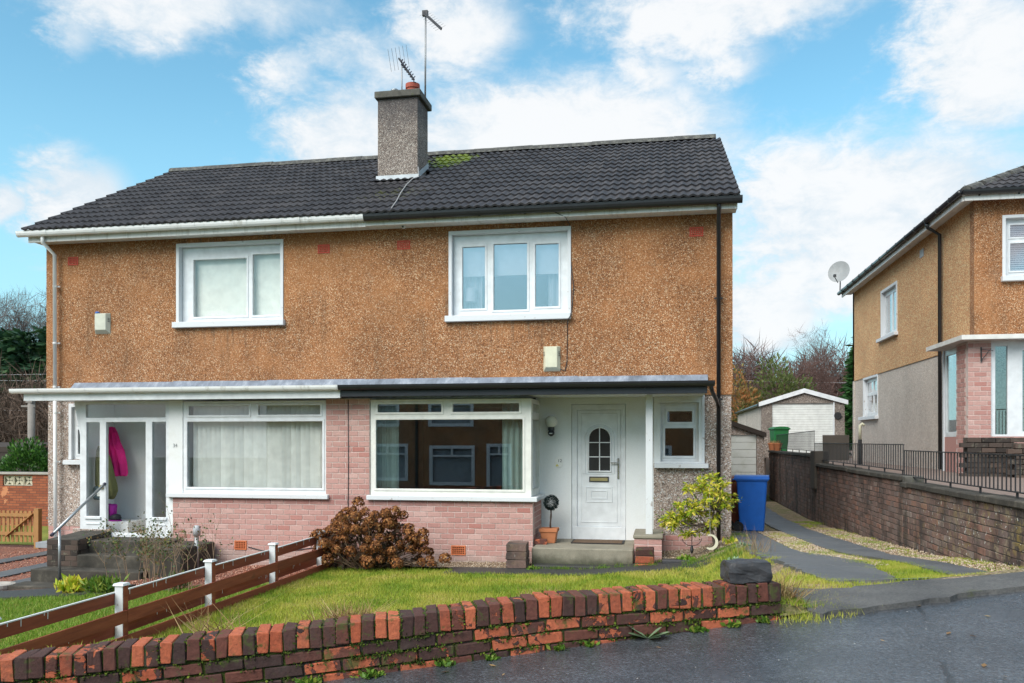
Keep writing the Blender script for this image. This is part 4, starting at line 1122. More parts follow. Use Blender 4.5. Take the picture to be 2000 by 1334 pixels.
g = MB(); g.add([(-10.60, PY + .02, 2.74), (-10.47, PY + .02, 2.74), (-10.47, PY + .02, 2.05), (-10.60, PY + .05, 2.74), (-10.47, PY + .05, 2.74), (-10.47, PY + .05, 2.05)], [(0, 1, 2), (5, 4, 3), (0, 2, 5, 3), (0, 3, 4, 1)]); g.build('porch_bracket', 'upvc', house)
g = MB(); g.box(-10.41, -8.66, PY + .075, YW + .02, .2, .325); g.build('porch_floor', 'carpet', house)
g = MB(); g.box(-10.40, -8.70, PY - .02, PY + .07, .27, .335); g.build('threshold', 'upvc', house, bevel=.004)
g = MB(); g.box(-9.35, -8.75, YW - .03, YW + .02, .33, 2.30); idr = g.build('inner_door', 'upvc', house, bevel=.004)
g = MB(); g.slab('y', YW - .05, .07, -9.43, -8.67, .33, 2.38, [(-9.352, -8.748, .3, 2.302)]); g.build('door_frame', 'paint_white', idr)
g = MB(); g.box(-9.26, -9.22, YW - .045, YW - .03, 1.33, 1.62); g.bar((-9.24, YW - .07, 1.5), (-9.14, YW - .07, 1.5), .02, .02); g.build('door_handle', 'brass', idr, bevel=.003)
g = MB(); g.box(-9.18, -9.10, 13.76, 14.50, .36, 2.34); g.build('open_door', 'upvc', house, bevel=.006)
g = MB(); g.box(-9.13, -8.80, YW - .042, YW - .031, .75, 2.15); g.build('door_glass', 'glass_green', idr)
g = MB(); g.box(-10.06, -9.99, 13.645, 13.675, 1.15, 1.22); g.build('latch', 'brass', po)
# entrance steps of the left house
st = MB(); st.box(-9.82, -8.35, 13.05, 13.66, -.5, .29); st.build('entrance_step', 'concrete_black', house, bevel=.012)
for k, (x0, y0, z) in enumerate(((-9.82, 12.75, .08), (-10.44, 12.42, -.13))):
    g = MB(); g.box(x0, -8.40, y0, y0 + .302 + .03 * k, -.6, z); g.build('entrance_step', 'concrete_black', house, bevel=.012)
g = MB(); g.box(-10.52, -8.3, 11.98, 12.418, -.7, -.33); g.build('entrance_step', 'concrete_black', house, bevel=.012)
g = MB(); g.add([(-10.41, 12.78, -.7), (-9.83, 12.78, -.7), (-9.83, 12.78, .33), (-10.41, 12.78, .33), (-10.41, 13.67, -.7), (-9.83, 13.67, -.7), (-9.83, 13.67, .39), (-10.41, 13.67, .39)], [(0, 1, 2, 3), (7, 6, 5, 4), (3, 2, 6, 7), (0, 3, 7, 4), (1, 5, 6, 2)]); cw = g.build('cheek_wall', 'concrete_black', house)
dm = brick_mesh('brick', BL - .010, BH - .010, .10, 'brick_black', 5, .004, .003, 9); items = []
for i in range(10):
    z = .285 - i * BH
    for k in range(3):
        a = -10.42 + BL * (k - .5 * (i % 2)); b = a + BL; a = max(a, -10.42); b = min(b, -9.82)
        if b - a > .06: items.append((((a + b) / 2, 12.825, z), (0, 0, 0), (b - a - .01) / (BL - .01)))
    for k in range(4): items.append(((-9.865, 12.96 + BL * (k - .3 * (i % 2)), z), (0, 0, rad(90)), 1.0))
lay('brick', items, cw, dm, 'brick_black')
g = MB(); g.box(-8.32, -7.72, 12.5, 13.55, -.6, .26); g.build('cheek_wall', 'concrete_black', house, bevel=.02)
g = MB(); g.box(-10.62, -9.84, 13.675, 13.76, .24, .42); g.build('porch_plinth', 'harl_grey', house, bevel=.01)
# ------------------------------------------------------------------ brick wall along the road
gw = thing('garden_wall', xy(2.2, 0.1) + (0.6,), 'low weathered red brick garden wall with mossy joints beside the road', 'wall')
wang = math.atan2(WT.y, WT.x)
S0, S1 = -2.2, 4.55
mb = MB(); ss = np.linspace(S0, S1 - .01, 28)
for a, b in zip(ss, ss[1:]):
    P = []
    for s_ in (a, b):
        t = wall_top(s_)
        for q, z in ((.022, t - .75), (.022, t - .125), (.20, t - .125), (.20, t - .75)):
            x, y = xy(s_, q); P.append((x, y, z))
        for q, z in ((.012, t - .125), (.012, t - .012), (.21, t - .012), (.21, t - .125)):
            x, y = xy(s_, q); P.append((x, y, z))
    for o in (0, 4):
        for k in range(4):
            k2 = (k + 1) % 4; mb.f.append(tuple(len(mb.v) + i for i in (o + k, o + 8 + k, o + 8 + k2, o + k2))); mb.m.append(0)
    mb.v.extend(P)
core = mb.build('mortar_core', 'mortar_moss', gw, merge=False)
e = MB(); t = wall_top(S1)
e.face([xy(S1 - .01, .022) + (t - .75,), xy(S1 - .01, .022) + (t - .02,), xy(S1 - .01, .2) + (t - .02,), xy(S1 - .01, .2) + (t - .75,)]); e.build('mortar_end', 'mortar_moss', gw, merge=False)
def slope(s): return math.atan2(wall_top(s + .15) - wall_top(s - .15), .3)
def rotm(tilt, yaw, extra=(0, 0, 0)):
    m = Matrix.Rotation(yaw, 3, 'Z') @ Matrix.Rotation(-tilt, 3, 'Y') @ Euler(extra).to_matrix(); return m.to_euler()
cm = brick_mesh('brick', 0.066, 0.124, 0.218, 'brick_red', 12, .004, .0045, 21)
sm = brick_mesh('brick', 0.214, 0.064, 0.10, 'brick_red_dark', 8, .005, .004, 22)
rr = random.Random(31); s = S0
while s < S1 - .03:
    t = wall_top(s + .037); x, y = xy(s + .037, .109 + rr.uniform(-.006, .006))
    inst('coping_brick', rr.choice(cm), gw, (x, y, t - .064 + rr.uniform(-.006, .005)), rotm(slope(s) * .2 + rr.uniform(-.025, .025), wang + rr.uniform(-.025, .025), (rr.uniform(-.03, .03), 0, 0)), (rr.uniform(.93, 1.05), 1, 1)); s += .0765
for c in range(6):
    s = S0 + (0.1125 if c % 2 else 0); 
    while s < S1 - .06:
        L = min(.225, S1 - s); m = s + L / 2; t = wall_top(m); zc = t - .130 - .0125 - .032 - c * .0755
        x, y = xy(m, .056)
        if zc + .035 > road_z(x, y) - .05:
            inst('brick', rr.choice(sm), gw, (x, y + 0, zc), rotm(slope(m), wang + rr.uniform(-.012, .012)), ((L - .011) / .214, 1, 1))
        s += .225
    x, y = xy(S1 - .052, .11 + .05 * (c % 2)); zc = wall_top(S1) - .130 - .0125 - .032 - c * .0755
    if zc > road_z(x, y) - .05: inst('brick', sm[0], gw, (x, y, zc), (0, 0, wang + rad(90)), (.9, 1, 1))
# moss cushions and weeds
def blades(P, h, w, lean=0.35, rng=RNG):
    n = len(P); h = h * rng.uniform(.55, 1.25, n); a = rng.uniform(0, 2 * np.pi, n); ln = rng.normal(0, lean, (n, 2))
    V = np.empty((n, 3, 3)); dx = np.cos(a) * w / 2; dy = np.sin(a) * w / 2
    V[:, 0] = P; V[:, 1] = P; V[:, 2] = P
    V[:, 0, 0] -= dx; V[:, 0, 1] -= dy; V[:, 1, 0] += dx; V[:, 1, 1] += dy
    V[:, 2, 0] += ln[:, 0] * h; V[:, 2, 1] += ln[:, 1] * h; V[:, 2, 2] += h
    return V.reshape(-1, 3), np.arange(n * 3).reshape(n, 3)
def grass(name, pts, h, w, m='grass', label='', lean=.35, cat='grass'):
    P = np.array([(x, y, G(x, y)) for x, y in pts]); V, F = blades(P, h, w, lean)
    return raw_mesh(name, V, F, m, kind='stuff', label=label, category_=None) if False else tag(raw_mesh(name, V, F, m), label, cat, None, 'stuff')
pts = []
for _ in range(1700):
    s = RNG.uniform(S0, S1); c = RNG.integers(0, 5); t = wall_top(s)
    if RNG.random() > .25 + .75 * (math.sin(s * 5.3) * math.sin(s * 2.1 + 1) > 0.1): continue
    z = t - .136 - c * .0755 + RNG.normal(0, .004); x, y = xy(s, .008)
    if z > road_z(x, y) - .01:
        for _k in range(10): pts.append((x + RNG.normal(0, .016), y + RNG.normal(0, .005), z + RNG.normal(0, .007)))
s = S0
while s < S1:
    if RNG.random() < .5:
        for _k in range(26):
            x, y = xy(s - .004 + RNG.normal(0, .004), RNG.uniform(-.004, .21) if RNG.random() < .5 else .002)
            pts.append((x, y, wall_top(s) - (RNG.uniform(.0, .13) if sq(x, y)[1] < .012 else .004)))
    s += .0765
P = np.array(pts); V, F = leaf_quads(P, RNG.uniform(.012, .022, len(P)), 1.2); tag(raw_mesh('moss', V, F, 'moss'), 'green moss tufts growing in the garden wall joints', 'moss', None, 'stuff')
def weed_clump(name, x, y, z, r, n, ls, m, label, cat='weed', group=None, up=.5, asp=2.0):
    C = np.array([(x, y, z)]) + RNG.normal(0, r * .25, (n, 3)) * np.array([1, 1, .2]); C[:, 2] = z + np.abs(C[:, 2] - z)
    d = RNG.normal(size=(n, 3)); d[:, 2] = np.abs(d[:, 2]) * .5 + up
    V, F = leaf_quads(C, RNG.uniform(.6, 1.3, n) * ls, asp, None, RNG, d * 3); return tag(raw_mesh(name, V, F, m), label, cat, group)
for i, (s, r, n) in enumerate([(1.55, .14, 110), (1.9, .12, 90), (2.35, .10, 60), (2.62, .06, 40), (3.05, .07, 45), (3.25, .05, 25), (3.95, .10, 70), (4.2, .08, 50), (4.4, .07, 40), (1.15, .12, 80), (.7, .10, 60)]):
    x, y = xy(s, -.015); weed_clump('weed', x, y, road_z(x, y), r, n, .045, 'weed', 'small green weed sprouting where the garden wall meets the road', 'weed', 'weeds along the wall foot')
x, y = xy(3.62, -.03); wl = thing('broad_leaf_weed', (x, y, road_z(x, y)), 'grey-green broad leaved weed at the garden wall foot', 'weed')
for a, L, e in ((2.7, .19, .75), (3.6, .14, .5), (-.3, .16, .6), (.5, .13, .9), (-1.2, .12, .3)):
    g = MB(); dv = Vector((math.cos(a) * math.cos(e), math.sin(a) * .25 - .12, math.sin(e) * .75)).normalized(); p0 = Vector((x, y, road_z(x, y) + .005)); sd_ = dv.cross(Vector((0, 0, 1))).normalized(); P = []
    wd = [0, .02, .035, .04, .03, 0]
    for k, w in enumerate(wd):
        c = p0 + dv * L * (k / 5) + Vector((0, 0, -.02 * (k / 5) ** 2)); P.append((c - sd_ * w, c + Vector((0, 0, -.008)) * (w > 0), c + sd_ * w))
    for A, B in zip(P, P[1:]): g.face([A[0], A[1], B[1], B[0]]); g.face([A[1], A[2], B[2], B[1]])
    g.build('leaf', 'grey_leaf', wl, smooth=True)
# dark stone block at the end of the wall
bm = bmesh.new(); bmesh.ops.create_cube(bm, size=1); bmesh.ops.subdivide_edges(bm, edges=bm.edges[:], cuts=6, use_grid_fill=True); rr = random.Random(4)
for v in bm.verts:
    c = v.co; nz_ = noise.noise_vector(Vector((c.x * 3.1, c.y * 3.1 + 7, c.z * 2.3))) * .016 + noise.noise_vector(c * 9) * .005; k_ = 1 - .16 * max(0, (abs(c.x) + abs(c.y) + abs(c.z) - 1.0)); v.co = Vector((c.x * .285 * k_ * (1 - .06 * c.z), c.y * .21 * k_, c.z * .132 * (1 - .10 * max(0, abs(c.x) + abs(c.y) + abs(c.z) - 1)))) + nz_
me = bpy.data.meshes.new('stone_block'); bm.to_mesh(me); bm.free(); me.materials.append(M['stone_block'])
x, y = xy(S1 - .205, .12); inst('stone_block', me, None, (x, y, wall_top(S1) + .062), (0, 0, wang - .12)); tag(bpy.data.objects['stone_block'], 'dark rough stone block resting on the end of the garden wall', 'stone')
# dry grass clumps behind the wall
for s, n, h, lab in [(1.75, 170, .12, 'dry brown grass clump behind the middle of the garden wall'), (.95, 60, .20, 'straw coloured grass stalks behind the left part of the wall'), (3.0, 60, .06, 'flattened brown plant stems lying on the wall coping'), (4.62, 150, .16, 'dry fern and leaf litter beside the wall end')]:
    pp = []
    for _ in range(n):
        x, y = xy(s + RNG.normal(0, .10), .30 + abs(RNG.normal(0, .07))) if s < 4.5 else xy(s + abs(RNG.normal(0, .07)), .2 + RNG.normal(0, .09)); pp.append((x, y, max(G(x, y) + .05, wall_top(min(s, S1)) - .10) if s < 4.5 else G(x, y)))
    V, F = blades(np.array(pp), h, .008, .8); tag(raw_mesh('dry_grass', V, F, 'straw'), lab, 'grass')
# ------------------------------------------------------------------ lawn grass
def lawn_pts(n, x0, x1, y0, y1, keep):
    out = []
    while len(out) < n:
        X_ = RNG.uniform(x0, x1, 4000); Y_ = RNG.uniform(y0, y1, 4000)
        out += [(a, b) for a, b in zip(X_, Y_) if keep(a, b)]
    return out[:n]
grass('grass', lawn_pts(95000, -5.24, .95, 7.6, 12.7, lambda x, y: not (x > -3.2 and y > 12.40 + .05 * math.sin(x * 9) and x < .5)) , .050, .009, label='short yellowish green grass of the right lawn')
grass('grass', lawn_pts(9000, -5.24, .95, 4.6, 7.6, lambda x, y: sq(x, y)[1] > .28), .062, .012, label='grass on the bank behind the garden wall')
grass('grass', lawn_pts(52000, -10.5, -5.32, 6.2, 11.2, lambda x, y: y < 11.3 + .12 * (x + 6.5)), .055, .010, 'grass_fresh', 'short bright green grass of the left lawn')
def tufts(centres, per, r):
    out = []
    for x, y in centres: out += [(x + a, y + b) for a, b in RNG.normal(0, r, (per, 2))]
    return out
cs = [(RNG.uniform(1.75, 2.2), RNG.uniform(9.5, 16)) for _ in range(46)] + [(RNG.uniform(2.92, 3.4) , RNG.uniform(7.2, 20)) for _ in range(75)] + [(RNG.uniform(1.0, 1.2), RNG.uniform(6.0, 13)) for _ in range(50)] + [(RNG.uniform(1.95, 2.45), RNG.uniform(6.9, 9.4)) for _ in range(80)]
cs += [xy(RNG.uniform(4.6, 8.0), RNG.uniform(.44, 1.2)) for _ in range(60)] + [xy(RNG.uniform(4.6, 5.0), RNG.uniform(-.05, .5)) for _ in range(22)]
grass('grass_tufts', tufts(cs, 150, .075), .040, .006, 'grass', 'grass tufts growing through the gravel driveway', cat='grass')
cs = [(RNG.uniform(.2, 1.1), RNG.uniform(11.5, 13.3)) for _ in range(45)] + [(RNG.uniform(-2.0, .3), RNG.choice([12.97, 13.25])) for _ in range(26)] + [(RNG.uniform(.9, 1.4), RNG.uniform(13.3, 16.5)) for _ in range(14)]
grass('grass_tufts', tufts(cs, 55, .05), .06, .010, 'weed', 'weeds and grass between the path slabs before the door step', cat='weed')
def stones(name, n, fn, m, lab, s0=.008, s1=.018):
    P = np.array([fn() for _ in range(n)]); P = np.array([(x, y, G(x, y) + .018) for x, y in P]); R = RNG.uniform(s0, s1, n)
    T = np.array([(1, 0, 0), (-.5, .87, 0), (-.5, -.87, 0), (0, 0, .8), (0, 0, -.5)]); V = P[:, None, :] + T[None] * R[:, None, None] * RNG.uniform(.7, 1.3, (n, 5, 1))
    f = np.array([(0, 1, 3), (1, 2, 3), (2, 0, 3), (1, 0, 4), (2, 1, 4), (0, 2, 4)]); F = (np.arange(n) * 5)[:, None, None] + f[None]
    tag(raw_mesh(name, V.reshape(-1, 3), F.reshape(-1, 3), m), lab, 'gravel', None, 'stuff')
mat('stone_tan', rough=.9, fn=lambda T, p: T.ramp(rnd(T), [(0, (.20, .14, .09)), (.5, (.42, .31, .21)), (1, (.58, .50, .40))]))
mat('stone_red', rough=.9, fn=lambda T, p: T.ramp(rnd(T), [(0, (.20, .07, .045)), (.5, (.40, .17, .11)), (1, (.54, .33, .25))]))
stones('gravel', 9000, lambda: (RNG.uniform(1.74, 2.2), RNG.uniform(8.8, 16.5)) if RNG.random() < .5 else (RNG.uniform(2.84, 3.42), RNG.uniform(7.5, 18)), 'stone_tan', 'loose tan gravel between the driveway strips')
stones('gravel', 2600, lambda: (RNG.uniform(-5.2, -2.1), RNG.uniform(12.95, 13.58)) if RNG.random() < .5 else (RNG.uniform(-.1, 1.1), RNG.uniform(13.3, 14.5)), 'stone_tan', 'tan gravel in the beds along the house front')
stones('gravel', 4200, lambda: (RNG.uniform(-14.5, -10.6), RNG.uniform(11.2, 17)) if RNG.random() < .6 else (RNG.uniform(-8.3, -5.5), RNG.uniform(11.6, 13.4)), 'stone_red', 'red gravel chips in front of the left house', .01, .022)
# ------------------------------------------------------------------ fence between the gardens
fn_ = thing('garden_fence', (-5.3, 8.5, -.02), 'red-brown ranch fence with white posts between the two front lawns', 'fence')
ys = [4.55, 5.87, 7.53, 9.19, 10.84, 12.45, 13.5]
for y in ys:
    g = MB(); zt = .59 if y > 5 else .62; zb = G(-5.3, y) - .1
    g.box(-5.345, -5.255, y - .045, y + .045, zb, zt); 
    o = g.build('post', ['paint_white', 'wood_red'], fn_, bevel=.004)
    for p in o.data.polygons:
        if abs(p.normal.x) > .8: p.material_index = 1
    c = MB(); c.add([(-5.36, y - .06, zt), (-5.24, y - .06, zt), (-5.24, y + .06, zt), (-5.36, y + .06, zt), (-5.35, y - .05, zt + .022), (-5.25, y - .05, zt + .022), (-5.25, y + .05, zt + .022), (-5.35, y + .05, zt + .022)], [(3, 2, 1, 0), (4, 5, 6, 7), (0, 1, 5, 4), (1, 2, 6, 5), (2, 3, 7, 6), (3, 0, 4, 7)]); c.build('post_cap', 'paint_white', o)
rr = random.Random(8)
for z0, side in ((.40, -1), (.225, 1), (.09, -1), (-.03, 1)):
    brk = ys if side < 0 else [ys[0], ys[2], ys[4], ys[6]]
    for a, b in zip(brk, brk[1:]):
        x = -5.3 + side * .058; j0, j1 = rr.uniform(-.008, .008), rr.uniform(-.008, .008)
        lift = lambda y: max(0, .30 - .12 * (y - 4.5)) if y < 7 and False else 0
        g = MB(); g.add([(x - .011, a + .004, z0 + j0), (x + .011, a + .004, z0 + j0), (x + .011, b - .004, z0 + j1), (x - .011, b - .004, z0 + j1), (x - .011, a + .004, z0 + .122 + j0), (x + .011, a + .004, z0 + .122 + j0), (x + .011, b - .004, z0 + .122 + j1), (x - .011, b - .004, z0 + .122 + j1)], [(0, 3, 2, 1), (4, 5, 6, 7), (0, 1, 5, 4), (1, 2, 6, 5), (2, 3, 7, 6), (3, 0, 4, 7)])
        o = g.build('board', ['wood_red', 'paint_white'], fn_, merge=False)
        if side > 0: continue
        d = MB(); d.add([(x - .0125, a + .004, z0 + .1145 + j0), (x + .0125, a + .004, z0 + .1145 + j0), (x + .0125, b - .004, z0 + .1145 + j1), (x - .0125, b - .004, z0 + .1145 + j1), (x - .0125, a + .004, z0 + .125 + j0), (x + .0125, a + .004, z0 + .125 + j0), (x + .0125, b - .004, z0 + .125 + j1), (x - .0125, b - .004, z0 + .125 + j1)], [(0, 3, 2, 1), (4, 5, 6, 7), (0, 1, 5, 4), (1, 2, 6, 5), (2, 3, 7, 6), (3, 0, 4, 7)])
        d.build('painted_edge', 'paint_white', o, merge=False)
        for _ in range(int((b - a) * 3.2) if z0 > .05 else 0):
            y = rr.uniform(a + .1, b - .1); L = rr.uniform(.02, .07); zz = z0 + j0 + (j1 - j0) * (y - a) / (b - a)
            d = MB(); d.box(x + .0115, x + .014, y, y + .008, zz + .118 - L, zz + .118); d.build('paint_drip', 'paint_white', o)
# ------------------------------------------------------------------ retaining wall and railings on the right
rw = thing('retaining_wall', (3.6, 15, .2), 'tall dark weathered brick retaining wall along the driveway with concrete coping', 'wall')
tops = [(5.6, 13.3, 1.42, 'c'), (13.3, 20.6, 1.50, 'b'), (20.6, 29.2, 1.70, 'a')]
rmsh = brick_mesh('brick', .224, .074, .10, 'brick_retain', 8, .004, .004, 41); items = []
for y0, y1, zt, nm in tops:
    g = MB(); g.box(3.506, 3.72, y0, y1, -.3, zt - .075); g.build('wall_core', 'mortar_dark', rw)
    n = 1
    c0 = y0 - (.45 if nm == 'c' else .0); 
    segs = np.arange(y0, y1, .92).tolist() + [y1]
    for a, b in zip(segs, segs[1:]):
        if b - a < .05: continue
        c = MB(); j = random.uniform(-.008, .008); c.box(3.455, 3.76, a + .003, b - .003 + (.0), zt - .075 + j, zt + j); c.build('coping_stone', 'concrete_black', rw, bevel=.012)
    k = 0; z = zt - .075 - .085
    while z > -.1:
        y = y0 - (.117 if k % 2 else 0)
        while y < y1:
            a = max(y, y0); b = min(y + .234, y1); m = (a + b) / 2
            if b - a > .06 and z + .07 > drive_z(m): items.append(((3.55 + random.uniform(-.004, .004), m, z + .04), (random.uniform(-.01, .01), 0, rad(90)), (b - a - .010) / .224))
            y += .234
        z -= .0845; k += 1
lay('brick', items, rw, rmsh, 'brick_retain')
g = MB(); g.box(3.5, 3.76, 13.15, 13.45, 1.35, 1.5); g.build('coping_step', 'concrete_old', rw, bevel=.01)
g = MB(); g.box(3.44, 3.76, 20.3, 20.9, .9, 1.78); g.build('wall_pier', 'mortar_dark', rw, bevel=.02)
def railing(y0, y1, zb, zt0, zt1, label, n, group='black railings on the retaining wall'):
    r = thing('railing', (3.62, (y0 + y1) / 2, zb), label, 'railing', group)
    def top(y): return zt0 + (zt1 - zt0) * (y - y0) / (y1 - y0)
    g = MB(); g.bar((3.62, y0, zt0), (3.62, y1, zt1), .035, .014); g.build('top_rail', 'rail_black', r)
    g = MB(); g.bar((3.62, y0, zb + .06), (3.62, y1, zb + .06), .035, .012); g.build('bottom_rail', 'rail_black', r)
    for i in range(n + 1):
        y = y0 + (y1 - y0) * i / n; w = .012
        g = MB(); g.box(3.62 - w / 2, 3.62 + w / 2, y - w / 2, y + w / 2, zb + .06, top(y)); g.build('baluster', 'rail_black', r)
    k = max(2, round((y1 - y0) / 1.1))
    for i in range(k + 1):
        y = y0 + (y1 - y0) * (i + .02) / (k + .04); g = MB(); g.box(3.61, 3.63, y - .01, y + .01, zb - .03, zb + .07); g.build('foot', 'rail_black', r)
railing(6.4, 13.65, 1.43, 1.875, 1.875, 'long black iron railing nearest the road on the low wall coping', 62)
railing(13.72, 21.3, 1.51, 1.965, 1.965, 'middle black iron railing on the raised wall coping', 54)
railing(21.4, 28.3, 1.71, 2.26, 2.20, 'farthest black railing in front of the white garage door', 40)
# neighbour's raised ground
g = MB(); g.box(3.72, 24, 5.0, 32.2, -.3, 1.385); o = g.build('raised_terrace', 'paving_brown', None, kind='structure')
g = MB(); g.box(3.4, 24, 32.2, 60, -.3, 1.45); o = g.build('raised_terrace', 'paving_brown', None, kind='structure')
# ------------------------------------------------------------------ neighbouring house on the right
nb = thing('neighbour_house', (9.5, 21, 1.38), 'tan roughcast neighbouring house with dark hipped roof and white flat canopy', 'house')
NX, NY0, NY1, NE = 6.0, 17.8, 28.5, 6.78
WU = (23.35, 24.85, 4.86, 6.12); WL = (25.42, 27.05, 2.74, 3.86)
g = MB(); g.slab('x', NX, .24, NY0 + .24, NY1, 3.92, NE, [WU]); g.build('upper_wall', 'harl_tan', nb)
g = MB(); g.slab('x', NX + .02, .24, NY0 + .24, NY1, 1.3, 3.92, [WL]); g.build('lower_wall', 'harl_light', nb)
FW = (6.56, 8.3, 5.22, 6.36)
g = MB(); g.slab('y', NY0, .24, NX, 17, 3.92, NE, [FW]); g.build('front_upper_wall', 'harl_brown', nb)
g = MB(); g.box(NX + .02, 17, NY0 + .02, NY0 + .2, 1.3, 3.92); g.build('front_lower_wall', 'harl_light', nb)
g = MB(); g.box(NX, 17, NY1 - .2, NY1, 1.3, NE); g.box(16.8, 17, NY0 + .24, NY1 - .2, 1.3, NE); g.build('rear_wall', 'harl_light', nb)
g = MB(); g.box(NX + 2.5, NX + 2.6, NY0 + .3, NY1 - .3, 1.4, NE - .2); g.box(NX + .3, 16.7, NY0 + 2.5, NY0 + 2.6, 1.4, NE - .2); g.build('partition_wall', 'room', nb)
def xwindow(rect, x, panes, sill, parent):
    y0, y1, z0, z1 = rect
    w = MB(); w.slab('x', x + .08, .06, y0, y1, z0, z1, panes); o = w.build('window', 'upvc', parent, bevel=.004)
    f = MB(); f.slab('x', x - .02, .10, y0 - .07, y1 + .07, z0, z1 + .07, [(y0 + .006, y1 - .006, z0 - 1, z1 - .006)]); f.build('surround', 'paint_white', o, bevel=.004)
    for p in panes:
        g = MB(); g.box(x + .10, x + .108, p[0] - .004, p[1] + .004, p[2] - .004, p[3] + .004); g.build('pane', 'glass', o)
    s = MB(); s.box(x - .10, x + .08, *sill); s.build('sill', 'paint_white', o, bevel=.006)
    return o
xwindow(WU, NX, [(23.45, 24.03, 4.98, 6.0), (24.17, 24.75, 4.98, 6.0)], (23.2, 25.1, 4.77, 4.86), nb)
xwindow(WL, NX + .02, [(25.52, 26.18, 2.86, 3.36), (26.30, 26.95, 2.86, 3.36), (25.52, 26.18, 3.46, 3.76), (26.30, 26.95, 3.46, 3.76)], (25.3, 27.4, 2.64, 2.74), nb)
pleats('curtain', 0, 0.001, 0, 0, .001, 0, 1, 'curtain', nb) if False else None
for rc in (WU, WL):
    g = MB(); g.box(NX + .24, NX + .25, rc[0] - .1, rc[1] + .1, rc[2] - .1, rc[3] + .1); g.build('net_curtain', 'curtain', nb)
o = window((FW[0], FW[1], FW[2], FW[3]), NY0, [(6.68, 7.35, 5.34, 5.88), (6.68, 7.35, 6.0, 6.24), (7.5, 8.18, 5.34, 6.24)], nb, sill=(6.48, 8.4, NY0 - .1, NY0 + .08, 5.12, 5.22), glass='glass_upper')
surround(FW, NY0, nb)
g = MB(); n = 26
for k in range(n): g.box(6.6, 8.25, NY0 + .235, NY0 + .255, 5.25 + k * .042, 5.278 + k * .042)
g.build('venetian_blind', 'blind', nb)
# roof: hipped corner
g = MB(); A = (NX - .28, NY0 - .28, NE + .06); B = (17.3, NY0 - .28, NE + .06); C = (17.3, NY1 + .28, NE + .06); D_ = (NX - .28, NY1 + .28, NE + .06); R0 = (NX + 5.3, 23.1, NE + 2.85); R1 = (12, 23.1, NE + 2.85)
g.face([A, B, R1, R0]); g.face([D_, A, R0]); g.face([C, D_, R0, R1]); g.face([B, C, R1]); nroof = g.build('roof', 'roof_tile', nb, merge=False)
pa = Vector(A); fu = (Vector(R0) - Vector(A)); ph = math.atan2(R0[2] - A[2], 23.1 - A[1]); items = []
for r in range(17):
    s_ = r * .345; yy = A[1] + math.cos(ph) * s_; zz = A[2] + math.sin(ph) * s_; hx = A[0] + fu.x * (yy - A[1]) / fu.y
    x = hx + .12
    while x < 10.5:
        items.append(((x + .15, yy, zz), (ph, 0, 0), 1.0)); x += .30
lay('tile', items, nroof, [tm], 'roof_tile')
for k in range(14):
    p = pa + fu * ((k + .5) / 14); inst('hip_tile', rme, nroof, p + Vector((0, 0, .06)), (0, -math.atan2(fu.z, math.hypot(fu.x, fu.y)), math.atan2(fu.y, fu.x)))
g = MB(); g.box(NX - .30, NX - .265, NY0 - .25, NY1 + .2, NE - .12, NE + .05); g.build('eaves_fascia', 'fascia_white', nb); g = MB(); g.box(NX - .265, 17, NY0 - .285, NY0 - .25, NE - .12, NE + .05); g.build('eaves_fascia', 'fascia_white', nb)
g = MB(); g.slab('z', NE - .02, -.02, NX - .28, NX, NY0 - .26, NY1 + .2, []); g.slab('z', NE - .02, -.02, NX, 17, NY0 - .26, NY0, []); g.build('eaves_soffit', 'fascia_white', nb)
half_gutter(NX - .32, 17, NY0 - .35, NE + .06, 'plastic_black', nb, phase=.3, brackets=.7)
g = MB(); g.tube([(NX - .36, NY0 - .33, NE + .03), (NX - .36, NY1 + .35, NE + .03)], .058, 8); o = g.build('gutter', 'plastic_black', nb, smooth=True)
for k in range(14):
    y = NY0 + .2 + k * .78; b = MB(); b.tube([(NX - .36, y, NE + .03), (NX - .36, y + .03, NE + .03)], .067, 8); b.build('bracket', 'plastic_black', o)
g = MB(); g.tube([(NX - .36, 19.6, NE), (NX - .33, 19.6, NE - .12), (NX - .08, 19.62, NE - .28), (NX - .07, 19.63, 1.4)], .040, 8); g.build('downpipe', 'plastic_black', nb, smooth=True)
g = MB(); g.box(NX - .015, NX + .01, 21.02, 21.3, 6.34, 6.52); g.build('air_brick', 'grp_grey', nb)
# canopy and corner porch
cp = [(5.45, 16.8), (17, 16.8), (17, NY0 + .1), (NX, NY0 + .1), (NX, 18.95), (5.45, 18.95)]
g = MB()
for (a, b) in zip(cp, cp[1:] + cp[:1]): g.face([a + (3.90,), b + (3.90,), b + (3.985,), a + (3.985,)])
for z in (3.90, 3.985):
    g.face([(5.45, 16.8, z), (17, 16.8, z), (17, NY0 + .1, z), (5.45, NY0 + .1, z)]); g.face([(5.45, NY0 + .1, z), (NX, NY0 + .1, z), (NX, 18.95, z), (5.45, 18.95, z)])
g.build('canopy', 'canopy_white', nb)
PF = 17.1
g = MB(); g.box(5.66, 6.06, PF + .006, 17.75, 1.3, 3.90); npier = g.build('brick_pier', 'mortar_pink', nb); items = []
for i in range(28):
    z = 3.86 - (i + .5) * BH
    if z < 1.35: break
    for a, b in (((5.655, 5.87), (5.87, 6.065)) if i % 2 else ((5.655, 5.76), (5.76, 5.99), (5.99, 6.065))):
        items.append((((a + b) / 2, PF + .05, z), (0, 0, 0), (b - a - .011) / (BL - .011)))
    for k in range(2): items.append(((5.705, PF + .12 + .234 * (k + .5) + .06 * (i % 2), z), (0, 0, rad(90)), 1.0))
lay('brick', items, npier, pm, 'brick_pink')
